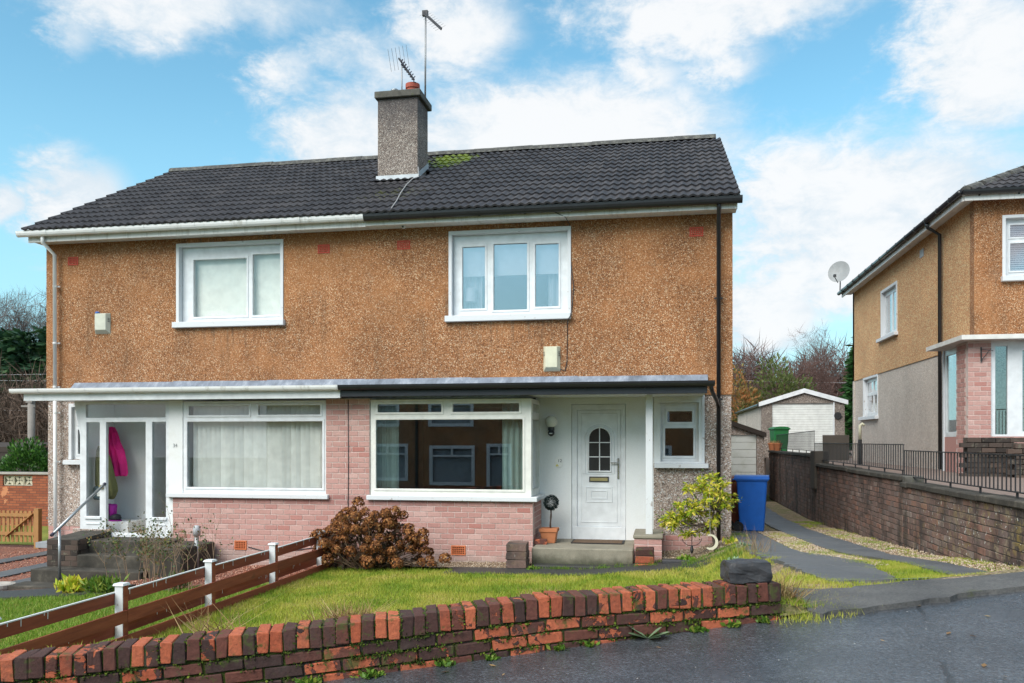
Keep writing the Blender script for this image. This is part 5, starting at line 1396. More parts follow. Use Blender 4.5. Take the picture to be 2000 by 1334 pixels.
g = MB(); g.slab('x', 5.80, .06, 17.75, 18.9, 2.10, 3.90, [(17.86, 18.78, 2.2, 3.78)]); cg = g.build('corner_window', 'upvc', nb, bevel=.004)
g = MB(); g.box(5.82, 5.828, 17.85, 18.79, 2.19, 3.79); g.build('pane', 'glass', cg)
g = MB(); g.box(5.8, 6.0, 17.76, 18.9, 1.3, 2.098); g.build('corner_base', 'brick_pink', nb)
g = MB(); g.box(5.78, 5.86, 18.9, 18.97, 1.3, 3.90); g.build('corner_post', 'paint_white', nb)
g = MB(); g.slab('y', PF + .05, .06, 6.07, 9.0, 2.10, 3.90, [(6.15, 6.36, 2.14, 3.80), (6.62, 7.5, 2.2, 3.72), (7.6, 8.9, 2.2, 3.72)]); fd = g.build('porch_screen', 'upvc', nb, bevel=.004)
for a, b in ((6.14, 6.37), (6.61, 7.51), (7.59, 8.91)):
    g = MB(); g.box(a, b, PF + .08, PF + .088, 2.12, 3.81); g.build('pane', 'glass', fd)
g = MB(); g.box(6.07, 9.0, PF + .02, 17.7, 1.3, 2.098); g.build('porch_base', 'brick_pink', nb)
g = MB(); g.box(6.0, 6.95, 15.9, 16.0, 1.3, 1.98); g.box(5.35, 6.15, 16.3, 16.42, 1.3, 2.08); bw = g.build('step_wall', 'mortar_dark', nb); items = []
for i in range(8):
    for k in range(4): items.append(((5.47 + .234 * k - .117 * (i % 2), 16.255, 2.035 - i * BH), (0, 0, 0), 1.0))
    for k in range(5): items.append(((6.1 + .234 * k - .117 * (i % 2), 15.855, 1.93 - i * BH), (0, 0, 0), 1.0))
lay('brick', items, bw, dm, 'brick_black')
g = MB()
for k in range(9): g.box(6.55 + k * .06, 6.562 + k * .06, 16.1, 16.112, 2.0, 2.62)
g.bar((6.5, 16.106, 2.64), (7.1, 16.106, 2.66), .03, .02); g.tube([(6.5, 16.106, 2.64), (6.48, 16.106, 2.61), (6.5, 16.106, 2.58)], .012, 6); g.build('step_railing', 'rail_black', nb)
g = MB(); g.bar((5.88, PF - .02, 3.78), (5.88, PF - .02, 3.50), .02, .02); g.bar((5.88, PF - .03, 3.53), (6.02, PF - .10, 3.74), .015, .015); g.bar((5.88, PF - .03, 3.74), (6.06, PF - .10, 3.70), .012, .012); g.build('basket_bracket', 'rail_black', nb)
# satellite dish
sdh = thing('satellite_dish', (5.62, 28.6, 6.75), 'grey satellite dish at the far eaves of the neighbouring house', 'satellite dish')
g = MB(); c = Vector((5.55, 28.35, 7.43)); nrm = Vector((-.45, -.85, .28)).normalized(); ax = nrm.cross(Vector((0, 0, 1))).normalized(); ay = ax.cross(nrm)
rings = [(0, .05), (.11, .042), (.23, .018), (.34, -.022)]; n = 24; pts = []
for r, h in rings: pts.append([c - nrm * h + ax * r * math.cos(2 * math.pi * k / n) + ay * r * 1.08 * math.sin(2 * math.pi * k / n) for k in range(n)])
for a, b in zip(pts, pts[1:]):
    for k in range(n): g.face([a[k], a[(k + 1) % n], b[(k + 1) % n], b[k]])
g.build('dish', 'dish_grey', sdh, smooth=True)
g = MB(); g.tube([c - nrm * .05, (5.62, 28.5, 7.2), (5.62, 28.55, 6.80), (5.72, 28.6, 6.74)], .02, 6); g.build('mast', 'metal_dull', sdh, smooth=True)
g = MB(); g.tube([c - ay * .38, c - ay * .34 + nrm * .40], .012, 6); g.box(*[v for p in zip(c - ay * .30 + nrm * .36 - Vector((.04, .04, .04)), c - ay * .30 + nrm * .36 + Vector((.04, .04, .04))) for v in p]); g.build('feed_arm', 'wire', sdh)
# bits on the neighbour's side wall
h = thing('hose_stand', (5.15, 20.6, 1.39), 'black and cream upright stand beside the neighbouring side wall', 'stand'); g = MB(); g.tube([(5.15, 23.6, 1.39), (5.15, 23.6, 2.05)], .05, 8); g.build('lower_pole', 'rubber', h, smooth=True)
g = MB(); g.tube([(5.15, 23.6, 2.05), (5.15, 23.6, 2.42), (5.20, 23.6, 2.47), (5.26, 23.6, 2.42)], .04, 8); g.build('hook_top', 'alarm_cream', h, smooth=True)
g = MB(); g.box(5.1, 5.9, 28.55, 28.65, 1.38, 2.2); g.build('terrace_wall', 'mortar_dark', None, label='short dark brick wall between the far garage and the neighbouring house', cat='wall')
# ------------------------------------------------------------------ garages
gg = thing('garage', (5.0, 34, 1.45), 'pebble-dash garage with white gable trim and wide white slatted door', 'garage')
g = MB(); g.slab('y', 32, .2, 3.56, 6.46, 1.4, 3.38, [(3.93, 6.07, 1.3, 3.40)]); g.face([(3.56, 32, 3.38), (6.46, 32, 3.38), (5.05, 32, 3.80)]); g.build('front_wall', 'harl_chimney', gg, merge=False)
g = MB(); g.box(3.56, 3.7, 32.2, 42, 1.0, 3.36); g.build('side_wall', 'harl_light', gg); g = MB(); g.box(6.32, 6.46, 32.2, 42, 1.4, 3.36); g.box(3.7, 6.32, 41.8, 42, 1.4, 3.5); g.build('side_wall', 'harl_light', gg)
for k in range(22):
    g = MB(); z = 1.45 + k * .0895; g.box(3.94, 6.06, 32.05, 32.09, z + .004, z + .0855); g.build('door_slat', 'door_garage', gg)
g = MB(); g.box(3.92, 6.08, 32.10, 32.14, 1.4, 3.42); g.build('door_backing', 'concrete_pale', gg)
g = MB(); g.box(6.065, 6.11, 31.98, 32.1, 1.4, 3.42); g.build('door_frame', 'upvc', gg)
for a, b in (((3.46, 3.37), (5.05, 3.86)), ((5.05, 3.86), (6.56, 3.42))):
    g = MB(); g.add([(a[0], 31.9, a[1] - .10), (b[0], 31.9, b[1] - .10), (b[0], 31.9, b[1] + .06), (a[0], 31.9, a[1] + .06), (a[0], 31.98, a[1] - .10), (b[0], 31.98, b[1] - .10), (b[0], 31.98, b[1] + .06), (a[0], 31.98, a[1] + .06)], [(0, 1, 2, 3), (7, 6, 5, 4), (3, 2, 6, 7), (0, 4, 5, 1), (0, 3, 7, 4), (1, 5, 6, 2)]); g.build('barge_board', 'upvc', gg)
g = MB(); g.face([(3.46, 31.98, 3.40), (5.05, 31.98, 3.89), (5.05, 42.2, 3.89), (3.46, 42.2, 3.40)]); g.face([(5.05, 31.98, 3.89), (6.56, 31.98, 3.45), (6.56, 42.2, 3.45), (5.05, 42.2, 3.89)]); g.face([(3.46, 31.98, 3.28), (3.46, 42.2, 3.28), (3.46, 42.2, 3.40), (3.46, 31.98, 3.40)]); g.build('roof', 'concrete_old', gg, merge=False)
g = MB(); g.tube([(3.45, 32, 3.33), (3.45, 42.2, 3.33)], .05, 8); g.build('gutter', 'plastic_black', gg)
g = MB(); g.lathe((0, 0, 0), [(.13, 0), (.13, .04)], 20); g.v = [(6.22 + x, 31.99 - z, 2.92 + y) for x, y, z in g.v]; g.box(6.21, 6.225, 31.94, 31.955, 2.9, 3.0); g.build('wall_clock', 'rail_black', gg)
og = thing('garage', (2.2, 28, .12), 'small garage with mossy white panelled door at the driveway end', 'garage')
g = MB(); g.slab('y', 27, .18, .6, 3.09, .05, 2.25, [(.75, 2.86, 0, 2.20)]); g.face([(.6, 27, 2.25), (3.09, 27, 2.25), (1.85, 27, 2.70)]); g.build('front_wall', 'harl_grey', og, merge=False)
g = MB(); g.box(2.95, 3.09, 27.18, 32, .05, 2.2); g.box(.6, .74, 27.18, 32, .05, 2.2); g.box(.74, 2.95, 31.9, 32, .05, 2.2); g.build('side_wall', 'harl_light', og)
for k in range(9):
    z = .10 + k * .2335; g = MB(); g.box(.76, 2.85, 27.04, 27.09, z + .005, z + .2285); g.build('door_panel', 'door_algae', og, bevel=.006)
g = MB(); g.add([(3.14, 26.9, 2.12), (3.14, 26.9, 2.26), (1.85, 26.9, 2.72), (1.85, 26.9, 2.58), (3.14, 26.96, 2.12), (3.14, 26.96, 2.26), (1.85, 26.96, 2.72), (1.85, 26.96, 2.58)], [(0, 1, 2, 3), (7, 6, 5, 4), (0, 4, 5, 1), (1, 5, 6, 2), (3, 2, 6, 7), (0, 3, 7, 4)]); g.build('barge_board', 'wood_dark', og)
g = MB(); g.add([(.55, 26.9, 2.12), (.55, 26.9, 2.26), (1.848, 26.9, 2.72), (1.848, 26.9, 2.58), (.55, 26.96, 2.12), (.55, 26.96, 2.26), (1.848, 26.96, 2.72), (1.848, 26.96, 2.58)], [(3, 2, 1, 0), (4, 5, 6, 7), (1, 5, 4, 0), (2, 6, 5, 1), (7, 6, 2, 3), (4, 7, 3, 0)]); g.build('barge_board', 'wood_dark', og)
g = MB(); g.face([(3.14, 26.96, 2.27), (1.85, 26.96, 2.73), (1.85, 32.1, 2.73), (3.14, 32.1, 2.27)]); g.face([(1.85, 26.96, 2.73), (.55, 26.96, 2.27), (.55, 32.1, 2.27), (1.85, 32.1, 2.73)]); g.build('roof', 'wood_grey', og, merge=False)
# wheelie bins
def wheelie(x, y, z, m, label, rot, w=.50, d=.55, h=1.06):
    t = thing('wheelie_bin', (x, y, z), label, 'wheelie bin'); t.rotation_euler = (0, 0, rot)
    WO[t.name] = Vector((0, 0, 0))
    def taper(w0, d0, w1, d1, z0, z1): return [(-w0 / 2, -d0 / 2, z0), (w0 / 2, -d0 / 2, z0), (w0 / 2, d0 / 2, z0), (-w0 / 2, d0 / 2, z0), (-w1 / 2, -d1 / 2, z1), (w1 / 2, -d1 / 2, z1), (w1 / 2, d1 / 2, z1), (-w1 / 2, d1 / 2, z1)]
    Q = [(0, 3, 2, 1), (4, 5, 6, 7), (0, 1, 5, 4), (1, 2, 6, 5), (2, 3, 7, 6), (3, 0, 4, 7)]
    g = MB(); g.add(taper(w * .80, d * .78, w, d, .02, h * .93), Q); g.build('body', m, t, bevel=.02)
    g = MB(); g.add(taper(w * 1.06, d * 1.06, w * 1.06, d * 1.06, h * .90, h * .945), Q); g.build('rim', m, t, bevel=.012)
    g = MB(); L = [(-.5, .0), (-.36, .045), (-.15, .062), (.15, .062), (.36, .045), (.5, .0)]
    for (a, za), (b, zb) in zip(L, L[1:]):
        y0, y1 = -d * .56, d * .58
        g.face([(a * w * 1.12, y0, h * .95 + za), (b * w * 1.12, y0, h * .95 + zb), (b * w * 1.12, y1, h * .95 + zb), (a * w * 1.12, y1, h * .95 + za)])
    for y_ in (-d * .56, d * .58): g.face([(a * w * 1.12, y_, h * .95 + za) for a, za in L] + [(w * .56, y_, h * .925), (-w * .56, y_, h * .925)])
    g.face([(-w * .56, -d * .56, h * .925), (w * .56, -d * .56, h * .925), (w * .56, d * .58, h * .925), (-w * .56, d * .58, h * .925)])
    for s in (-1, 1): g.face([(s * w * .56, -d * .56, h * .925), (s * w * .56, d * .58, h * .925), (s * w * .56, d * .58, h * .95), (s * w * .56, -d * .56, h * .95)])
    g.build('lid', m, t, bevel=.006)
    g = MB(); g.tube([(-w * .45, d * .62, h * .93), (w * .45, d * .62, h * .93)], .014, 8); g.build('handle', m, t)
    for s in (-1, 1):
        g = MB(); g.tube([(s * w * .36, d * .44, .10), (s * w * .50, d * .44, .10)], .10, 20); o = g.build('wheel', 'rubber', t)
        g = MB(); g.tube([(s * w * .49, d * .44, .10), (s * w * .515, d * .44, .10)], .055, 14); g.build('hub', 'plastic_black', o)
    return t
wheelie(1.66, 16.45, drive_z(16.4) + .01, 'bin_blue', 'blue wheelie bin standing on the driveway beside the house', rad(82))
wheelie(1.50, 17.2, drive_z(17.2) + .01, 'bin_brown', 'brown wheelie bin half hidden behind the blue bin', rad(95))
wheelie(3.42 + .45, 29.6, 1.40, 'bin_green', 'green wheelie bin in front of the pebble-dash garage', rad(10), .50, .55, 1.08)
for (y, lab, m) in ((28.95, 'orange plant pot on the wall end farthest from the road', 'terracotta'), (27.6, 'orange terracotta trough with dry plants on the retaining wall', 'terracotta')):
    t = thing('plant_pot', (3.56, y, 1.70), lab, 'plant pot'); g = MB(); g.lathe((3.56, y, 1.70), [(.09, 0), (.13, .2), (.145, .2), (.145, .24), (.12, .24)], 14); g.build('pot', m, t)
    V, F = blades(np.array([(3.56, y, 1.92)]) + RNG.normal(0, .05, (50, 3)) * [1, 1, .1], .12, .012, .5); raw_mesh('plant', V, F, 'straw', t)
# ------------------------------------------------------------------ fittings on the houses
def alarm(x0, x1, z0, z1, m, label, side_vents):
    y = YW; t = thing('alarm_box', ((x0 + x1) / 2, y, z0), label, 'alarm box'); d = .09; s = .05
    g = MB(); v = [(x0, y - .001, z0), (x1, y - .001, z0), (x1, y - .001, z1), (x0, y - .001, z1), (x0 + s, y - d, z0 + .07), (x1 - s, y - d, z0 + .07), (x1 - s, y - d, z1 - .015), (x0 + s, y - d, z1 - .015)]
    g.add(v, [(4, 5, 6, 7), (0, 4, 7, 3), (1, 2, 6, 5), (3, 7, 6, 2), (0, 1, 5, 4), (0, 3, 2, 1)]); g.build('housing', m, t, bevel=.006)
    for k in range(3):
        for sx in side_vents:
            g = MB(); xx = (x0 + .03 if sx < 0 else x1 - .03); g.box(xx - .028, xx + .028, y - d * .62, y - d * .60 + .02, z1 - .10 - .03 * k, z1 - .108 - .03 * k); g.build('louvre', 'wire', t)
    return t
a1 = alarm(-10.80, -10.47, 4.08, 4.48, 'alarm_grey', 'weathered grey alarm box with blue lamp left of the upper left window', (1,))
g = MB(); g.lathe((-10.72, YW - .05, 4.475), [(.045, 0), (.04, .025), (.01, .035)], 12); g.build('strobe', 'bin_blue', a1)
alarm(-2.06, -1.76, 3.23, 3.67, 'alarm_cream', 'cream alarm box below the upper right window', (-1, 1))
wlp = thing('wall_lamp', (-1.905, 14.5, 2.12), 'globe wall lamp with black sensor beside the front door', 'wall lamp')
g = MB(); prof = [(.107 * math.sin(t), .107 - .107 * math.cos(t)) for t in np.linspace(.25, math.pi - .02, 14)]; g.lathe((-1.905, 14.42, 2.245), prof, 22); g.build('globe', 'globe', wlp, smooth=True)
g = MB(); g.lathe((-1.905, 14.42, 2.20), [(.06, 0), (.06, .05), (.05, .06)], 16); g.box(-1.94, -1.87, 14.42, 14.57, 2.15, 2.21); g.build('base', 'plastic_black', wlp)
g = MB(); g.lathe((-1.905, 14.42, 2.10), [(.02, 0), (.055, .03), (.06, .07), (.045, .1)], 16); o = g.build('sensor', 'plastic_black', wlp, smooth=True)
g = MB(); g.box(-1.93, -1.88, 14.358, 14.366, 2.14, 2.155); g.build('lens', 'plaque', o)
pq = thing('house_plaque', (-1.79, 14.56, 1.56), 'oval white number plaque with yellow flower beside the front door', 'plaque')
g = MB(); g.lathe((0, 0, 0), [(.062, 0), (.075, .006), (.070, .012)], 28); g.v = [(-1.79 + x, 14.57 - z, 1.648 + y * 1.35) for x, y, z in g.v]; g.build('oval', 'plaque', pq)
def text3d(s, size, loc, m, parent, name='number'):
    cu = bpy.data.curves.new(name, 'FONT'); cu.body = s; cu.size = size; cu.extrude = .0015; cu.align_x = 'CENTER'; cu.align_y = 'CENTER'
    tmp = bpy.data.objects.new('tmp_text', cu); COL.objects.link(tmp); dg = bpy.context.evaluated_depsgraph_get(); dg.update()
    me = bpy.data.meshes.new_from_object(tmp.evaluated_get(dg)); bpy.data.objects.remove(tmp); me.materials.clear(); me.materials.append(M[m])
    return inst(name, me, parent, loc, (rad(90), 0, 0))
text3d('12', .075, (-1.773, 14.556, 1.672), 'ink', pq)
for dx, dz in ((-.03, -.045), (-.015, -.062), (-.042, -.062)):
    g = MB(); g.lathe((0, 0, 0), [(.012, 0), (.011, .004)], 8); g.v = [(-1.79 + dx + x, 14.558 - z, 1.648 + dz + y) for x, y, z in g.v]; g.build('flower', 'flower_yellow', pq)
text3d('34', .09, (-8.53, YB + .016, 1.935), 'metal_dull', house, 'house_number')
cmr = thing('security_camera', (-4.55, 14.4, 5.80), 'small white dome camera under the eaves near the party line', 'camera'); g = MB(); g.lathe((-4.55, 14.38, 5.80), [(.02, 0), (.045, .02), (.05, .05), (.05, .07)], 14); g.build('dome', 'upvc', cmr, smooth=True); g = MB(); g.lathe((0, 0, 0), [(.018, 0), (.015, .006)], 10); g.v = [(-4.55 + x, 14.335 - z, 5.825 + y) for x, y, z in g.v]; g.build('lens', 'ink', cmr)
# cables
def cable(name, pts, r, m, label, cat='cable'):
    g = MB(); g.tube(pts, r, 5); return g.build(name, m, None, smooth=True, label=label, cat=cat)
cable('cable', [(-5.285, YB - .006, 2.72), (-5.28, YB - .006, 1.6), (-5.285, YB - .006, 1.0), (-5.28, YB - .006, .2)], .008, 'wire', 'thin dark cable down the pink brick pier between the bay windows')
cable('cable', [(-2.0, 14.1, 5.98), (-1.85, 14.17, 5.93), (-1.63, 14.2, 5.82), (-1.60, YW - .01, 5.78), (-1.585, YW - .01, 5.2), (-1.53, YW - .012, 4.7), (-1.56, YW - .012, 4.3), (-1.56, YW - .1, 4.2), (-1.62, YW - .1, 4.12), (-1.64, YW - .01, 4.08), (-1.645, YW - .01, 3.4), (-1.68, YW - .01, 3.24), (-1.76, YW - .01, 3.27)], .007, 'wire', 'black cable from the eaves past the upper right window to the cream alarm box')
cable('cable', [(-4.93, 16.55, 7.62), (-4.9, 16.5, 7.40), (-4.97, 16.3, 7.30), (-4.94, 15.8, 7.03), (-4.86, 15.2, 6.70), (-4.75, 14.6, 6.37), (-4.72, 14.2, 6.12)], .011, 'wire_pale', 'grey aerial cable trailing down the tiles from the chimney foot')
cable('cable', [(-7.12, YB - .005, .17), (-6.8, YB - .006, .10), (-6.2, YB - .006, .14), (-5.8, YB - .006, .20)], .009, 'wire', 'black cable sagging along the pink brick foot of the left bay')
# aerials
ar = thing('tv_aerial', (-4.91, 17.45, 9.0), 'tall pole aerial behind the chimney with short angled boom', 'aerial')
g = MB(); g.tube([(-4.965, 17.2, 9.21), (-4.955, 17.2, 11.14)], .020, 8); g.build('mast', 'metal_dull', ar, smooth=True)
g = MB(); b0, b1 = Vector((-4.99, 17.16, 11.08)), Vector((-4.45, 16.6, 10.42)); g.bar(b0, b1, .025, .05); g.build('boom', 'wire', ar)
g = MB(); g.box(-5.02, -4.90, 17.15, 17.22, 11.02, 11.13); g.build('clamp', 'wire', ar)
for k in range(9):
    p = b0.lerp(b1, (k + .5) / 9); g = MB(); g.tube([p + Vector((-.14, .12, .02)), p + Vector((.14, -.12, -.02))], .003, 4); g.build('element', 'wire_pale', ar)
a2 = thing('tv_aerial', (-5.40, 16.9, 9.22), 'short television aerial on the chimney with dark looped directors', 'aerial')
g = MB(); g.tube([(-5.40, 16.95, 9.1), (-5.40, 16.95, 10.02)], .014, 8); g.build('mast', 'metal_dull', a2, smooth=True)
b0, b1 = Vector((-5.47, 16.95, 10.06)), Vector((-4.98, 16.45, 9.36)); g = MB(); g.bar(b0, b1, .02, .03); g.build('boom', 'wire', a2)
dvec = (b1 - b0).normalized(); sdv = dvec.cross(Vector((.3, .6, .7))).normalized(); upv = sdv.cross(dvec)
for k in range(8):
    p = b0.lerp(b1, .22 + .78 * k / 7); g = MB(); g.tube([p + sdv * .07 + upv * .03, p + sdv * .035 - upv * .02, p, p - sdv * .035 - upv * .02, p - sdv * .07 + upv * .03], .011 if k > 2 else .016, 5); g.build('director', 'ink', a2)
for k in range(6):
    p = b0 + upv * (.05 * (k - 2.5)) * 1.6; g = MB(); g.tube([p - sdv * .24, p + sdv * .24], .0035, 4); g.build('reflector', 'wire_pale', a2)
# ------------------------------------------------------------------ things by the doors
tp = thing('topiary_plant', (-1.88, 13.98, .315), 'small black-green topiary ball on a twisted stem in a terracotta pot', 'potted plant')
g = MB(); 
for (w0, w1, z0, z1) in ((.105, .135, .315, .50), (.150, .150, .50, .56)):
    g.add([(-1.88 - w0, 13.98 - w0, z0), (-1.88 + w0, 13.98 - w0, z0), (-1.88 + w0, 13.98 + w0, z0), (-1.88 - w0, 13.98 + w0, z0), (-1.88 - w1, 13.98 - w1, z1), (-1.88 + w1, 13.98 - w1, z1), (-1.88 + w1, 13.98 + w1, z1), (-1.88 - w1, 13.98 + w1, z1)], [(0, 3, 2, 1), (4, 5, 6, 7), (0, 1, 5, 4), (1, 2, 6, 5), (2, 3, 7, 6), (3, 0, 4, 7)])
g.build('pot', 'terracotta', tp, bevel=.006)
g = MB(); g.tube([(-1.87, 13.98, .5), (-1.862, 13.985, .65), (-1.846, 13.975, .75), (-1.852, 13.98, .88)], .013, 6); g.tube([(-1.85, 13.98, .5), (-1.855, 13.965, .62), (-1.86, 13.98, .74), (-1.845, 13.99, .86)], .010, 6); g.build('stem', 'twig_dark', tp, smooth=True)
n = 1500; d = RNG.normal(size=(n, 3)); d /= np.linalg.norm(d, axis=1)[:, None]; C = np.array([-1.85, 13.98, .985]) + d * RNG.uniform(.08, .118, (n, 1)); V, F = leaf_quads(C, RNG.uniform(.018, .035, n), 2.0, None, RNG, d * 1.2); raw_mesh('ball', V, F, 'topiary', tp)
bk = MB(); bk.box(-.11, .11, -.05, .05, 0, .09); me = bk.mesh('loose_brick', 'brick_red', bevel=.006); tag(inst('loose_brick', me, None, (-1.99, 13.72, .315), (0, 0, .1)), 'single brick lying against the terracotta topiary pot', 'brick')
dmt = MB(); rr = random.Random(2); pts = []
nx, ny = 16, 5; X0, X1, Y0, Y1 = -1.50, -.66, 13.92, 14.42
for j in range(ny + 1):
    for i in range(nx + 1): dmt.v.append((X0 + (X1 - X0) * i / nx + (j / ny) * .02, Y0 + (Y1 - Y0) * j / ny + rr.uniform(-.006, .006), .327 + rr.uniform(0, .007)))
for j in range(ny):
    for i in range(nx): a = j * (nx + 1) + i; dmt.f.append((a, a + 1, a + nx + 2, a + nx + 1)); dmt.m.append(0)
dmt.box(X0, X1, Y0 - .012, Y0 + .012, .317, .332, 1); dmt.box(X0 - .012, X0 + .012, Y0, Y1, .317, .331, 1); dmt.box(X1 - .012, X1 + .02, Y0, Y1, .317, .331, 1)
dmt.build('doormat', ['mat_brown', 'rubber'], None, merge=False, label='worn brown doormat lying in front of the white front door', cat='doormat')
def brick_pier(x0, x1, y0, y1, z0, courses, m, label, seed):
    t = thing('step_pier', ((x0 + x1) / 2, (y0 + y1) / 2, z0), label, 'brick pier'); h = (courses[1]) / courses[0]
    c = MB(); c.box(x0 + .012, x1 - .012, y0 + .012, y1 - .012, z0 - .1, z0 + courses[1] - .01); c.build('core', 'mortar_dark', t)
    me = brick_mesh('brick', x1 - x0, h - .010, y1 - y0, m, 3, .010, .008, seed)
    for k in range(courses[0]): inst('brick', me[k % 3], t, ((x0 + x1) / 2, (y0 + y1) / 2, z0 + h * (k + .5)), (0, 0, random.uniform(-.03, .03)))
brick_pier(-2.42, -2.10, 12.92, 13.25, .02, (3, .40), 'brick_retain', 'dark mossy stone pier at the left of the door step', 51)
brick_pier(-.42, -.14, 13.0, 13.3, .03, (3, .34), 'brick_red', 'small brown stacked brick pier at the right of the door step', 52)
tr = MB(); tr.box(-.02, .42, 13.05, 13.25, .06, .20); tr.build('planter_trough', 'stone_block', None, bevel=.02, label='low black planter trough on the gravel beside the brown pier', cat='planter')
pt = MB(); pt.lathe((.62, 13.0, .10), [(.04, 0), (.055, .11), (.05, .11)], 12); pt.build('plant_pot', 'terracotta', None, label='tiny terracotta pot beside the black planter trough', cat='plant pot')
mo = thing('moon_ornament', (.74, 13.2, .33), 'cream crescent moon ornament hanging in the yellow shrub', 'ornament')
g = MB(); O = [(math.cos(t), math.sin(t)) for t in np.linspace(rad(-125), rad(115), 18)]; I = [(.28 + .0 + .78 * math.cos(t) - .45, .06 + .78 * math.sin(t)) for t in np.linspace(rad(-118), rad(108), 18)]
P = [(.72 + x * .11, 13.2, .47 + z * .12) for x, z in O] ; Q = [(.72 + x * .11, 13.2, .47 + z * .12) for x, z in I]
for y in (13.19, 13.21):
    for k in range(17): g.face([(P[k][0], y, P[k][2]), (P[k + 1][0], y, P[k + 1][2]), (Q[k + 1][0], y, Q[k + 1][2]), (Q[k][0], y, Q[k][2])])
for L in (P, Q):
    for k in range(17): g.face([(L[k][0], 13.19, L[k][2]), (L[k + 1][0], 13.19, L[k + 1][2]), (L[k + 1][0], 13.21, L[k + 1][2]), (L[k][0], 13.21, L[k][2])])
g.build('crescent', 'moon', mo); g = MB(); g.tube([(.71, 13.2, .59), (.70, 13.2, 1.3)], .004, 4); g.build('cord', 'wire_pale', mo)
hf = thing('hanging_feeder', (.44, 13.35, .25), 'thin black hanging wire basket below the yellow shrub', 'hanger'); g = MB(); g.tube([(.44, 13.35, .78), (.44, 13.35, .38)], .006, 5); g.lathe((.44, 13.35, .27), [(.012, 0), (.03, .05), (.015, .12)], 8); g.build('hook', 'rail_black', hf); g = MB(); g.tube([(.44 + .15 * math.cos(t), 13.35, .56 + .12 * math.sin(t) - .05) for t in np.linspace(math.pi, 2 * math.pi, 12)], .005, 5); g.build('hoop', 'rail_black', hf)
up = thing('utility_post', (-7.745, 13.0, -.2), 'grey plastic capped utility post before the left brick bay', 'post')
g = MB(); g.tube([(-7.745, 13.0, G(-7.745, 13) - .05), (-7.745, 13.0, .46)], .038, 10); g.build('pole', 'metal_dull', up, smooth=True); g = MB(); g.lathe((-7.745, 13.0, .42), [(.06, 0), (.062, .10), (.055, .15), (.03, .175)], 16); g.build('cap', 'grp_grey', up, smooth=True)
# handrail of the left steps
hr = thing('handrail', (-9.88, 12.6, -.3), 'grey tubular handrail sloping up the left entrance steps', 'handrail')
g = MB(); g.tube([(-9.88, 12.28, .50), (-9.95, 13.62, 1.22)], .024, 10); g.build('rail', 'metal_grey', hr, smooth=True)
for p, q in (((-9.882, 12.27, .495), (-9.879, 12.22, .468)), ((-9.951, 13.63, 1.225), (-9.953, 13.67, 1.245))):
    g = MB(); g.tube([p, q], .027, 10); g.build('end_cap', 'ink', hr)
g = MB(); g.tube([(-9.885, 12.42, .57), (-9.885, 12.42, -.30)], .022, 10); g.build('post', 'metal_grey', hr, smooth=True)
# coats, bag and boots in the left porch
def garment(name, m, prof, y, label, xoff=0, depth=.10, side=1):
    """prof rows: z, x0, x1 along the wall; draped relief"""
    g = MB(); rr = random.Random(name); n = 22; rows = []
    for z, a, b in prof:
        rows.append([(a + (b - a) * k / n, y - depth * max(0, math.sin(math.pi * k / n)) ** .6 - .035 * math.sin(k * 1.1 + z * 5) * math.sin(math.pi * k / n), z + .01 * math.sin(k * 1.7)) for k in range(n + 1)])
    for A, B in zip(rows, rows[1:]):
        for k in range(n): g.face([A[k], A[k + 1], B[k + 1], B[k]])
    for A in rows[:1] + rows[-1:]: g.face([A[0]] + [p for p in A[1:-1]] + [A[-1], (A[-1][0], y, A[-1][2]), (A[0][0], y, A[0][2])])
    return g.build(name, m, None, smooth=True, merge=False, label=label, cat='coat')
garment('coat', 'coat_pink', [(2.28, -10.30, -10.24), (2.18, -10.34, -10.18), (2.0, -10.38, -10.12), (1.85, -10.40, -10.04), (1.6, -10.40, -9.98), (1.42, -10.40, -9.96), (1.36, -10.38, -9.98)], 14.35, 'bright pink hooded coat hanging inside the left porch')
garment('coat', 'coat_olive', [(1.92, -10.27, -10.20), (1.84, -10.33, -10.13), (1.7, -10.37, -10.06), (1.4, -10.38, -9.98), (1.2, -10.38, -9.92), (1.10, -10.35, -9.91), (1.0, -10.20, -9.95), (.95, -10.16, -9.99)], 13.98, 'olive green parka hanging below the pink coat in the left porch')
bg_ = thing('shopping_bag', (-10.25, 13.95, .85), 'dark teal and red bag hanging behind the left porch glass', 'bag'); g = MB(); g.box(-10.36, -10.10, 13.86, 14.0, .93, 1.18); g.build('bag_body', 'bag_teal', bg_, bevel=.03); g = MB(); g.box(-10.25, -10.15, 13.85, 13.859, 1.0, 1.14); g.build('patch', 'plaque', bg_)
for k, (x, y) in enumerate(((-10.08, 14.12), (-10.24, 14.18))):
    bt = thing('boot', (x, y, .52), ('purple snow boot on the porch ledge nearest the doorway', 'purple snow boot on the porch ledge behind the other boot')[k], 'boot')
    g = MB(); g.lathe((x - .03, y, .62), [(.06, 0), (.065, .12), (.072, .20), (.06, .22)], 12); g.build('shaft', 'boot_purple', bt, smooth=True)
    g = MB(); g.lathe((x + .02, y, .545), [(.07, 0), (.085, .03), (.07, .09), (.03, .11)], 14, sx=1.3); g.build('toe', 'boot_sole', bt, smooth=True); g = MB(); g.lathe((x + .02, y, .525), [(.085, 0), (.085, .02)], 14, sx=1.3); g.build('sole', 'boot_purple', bt)
g = MB(); g.box(-10.40, -9.72, 14.0, 14.55, .33, .52); g.build('porch_ledge', 'white_render', house)
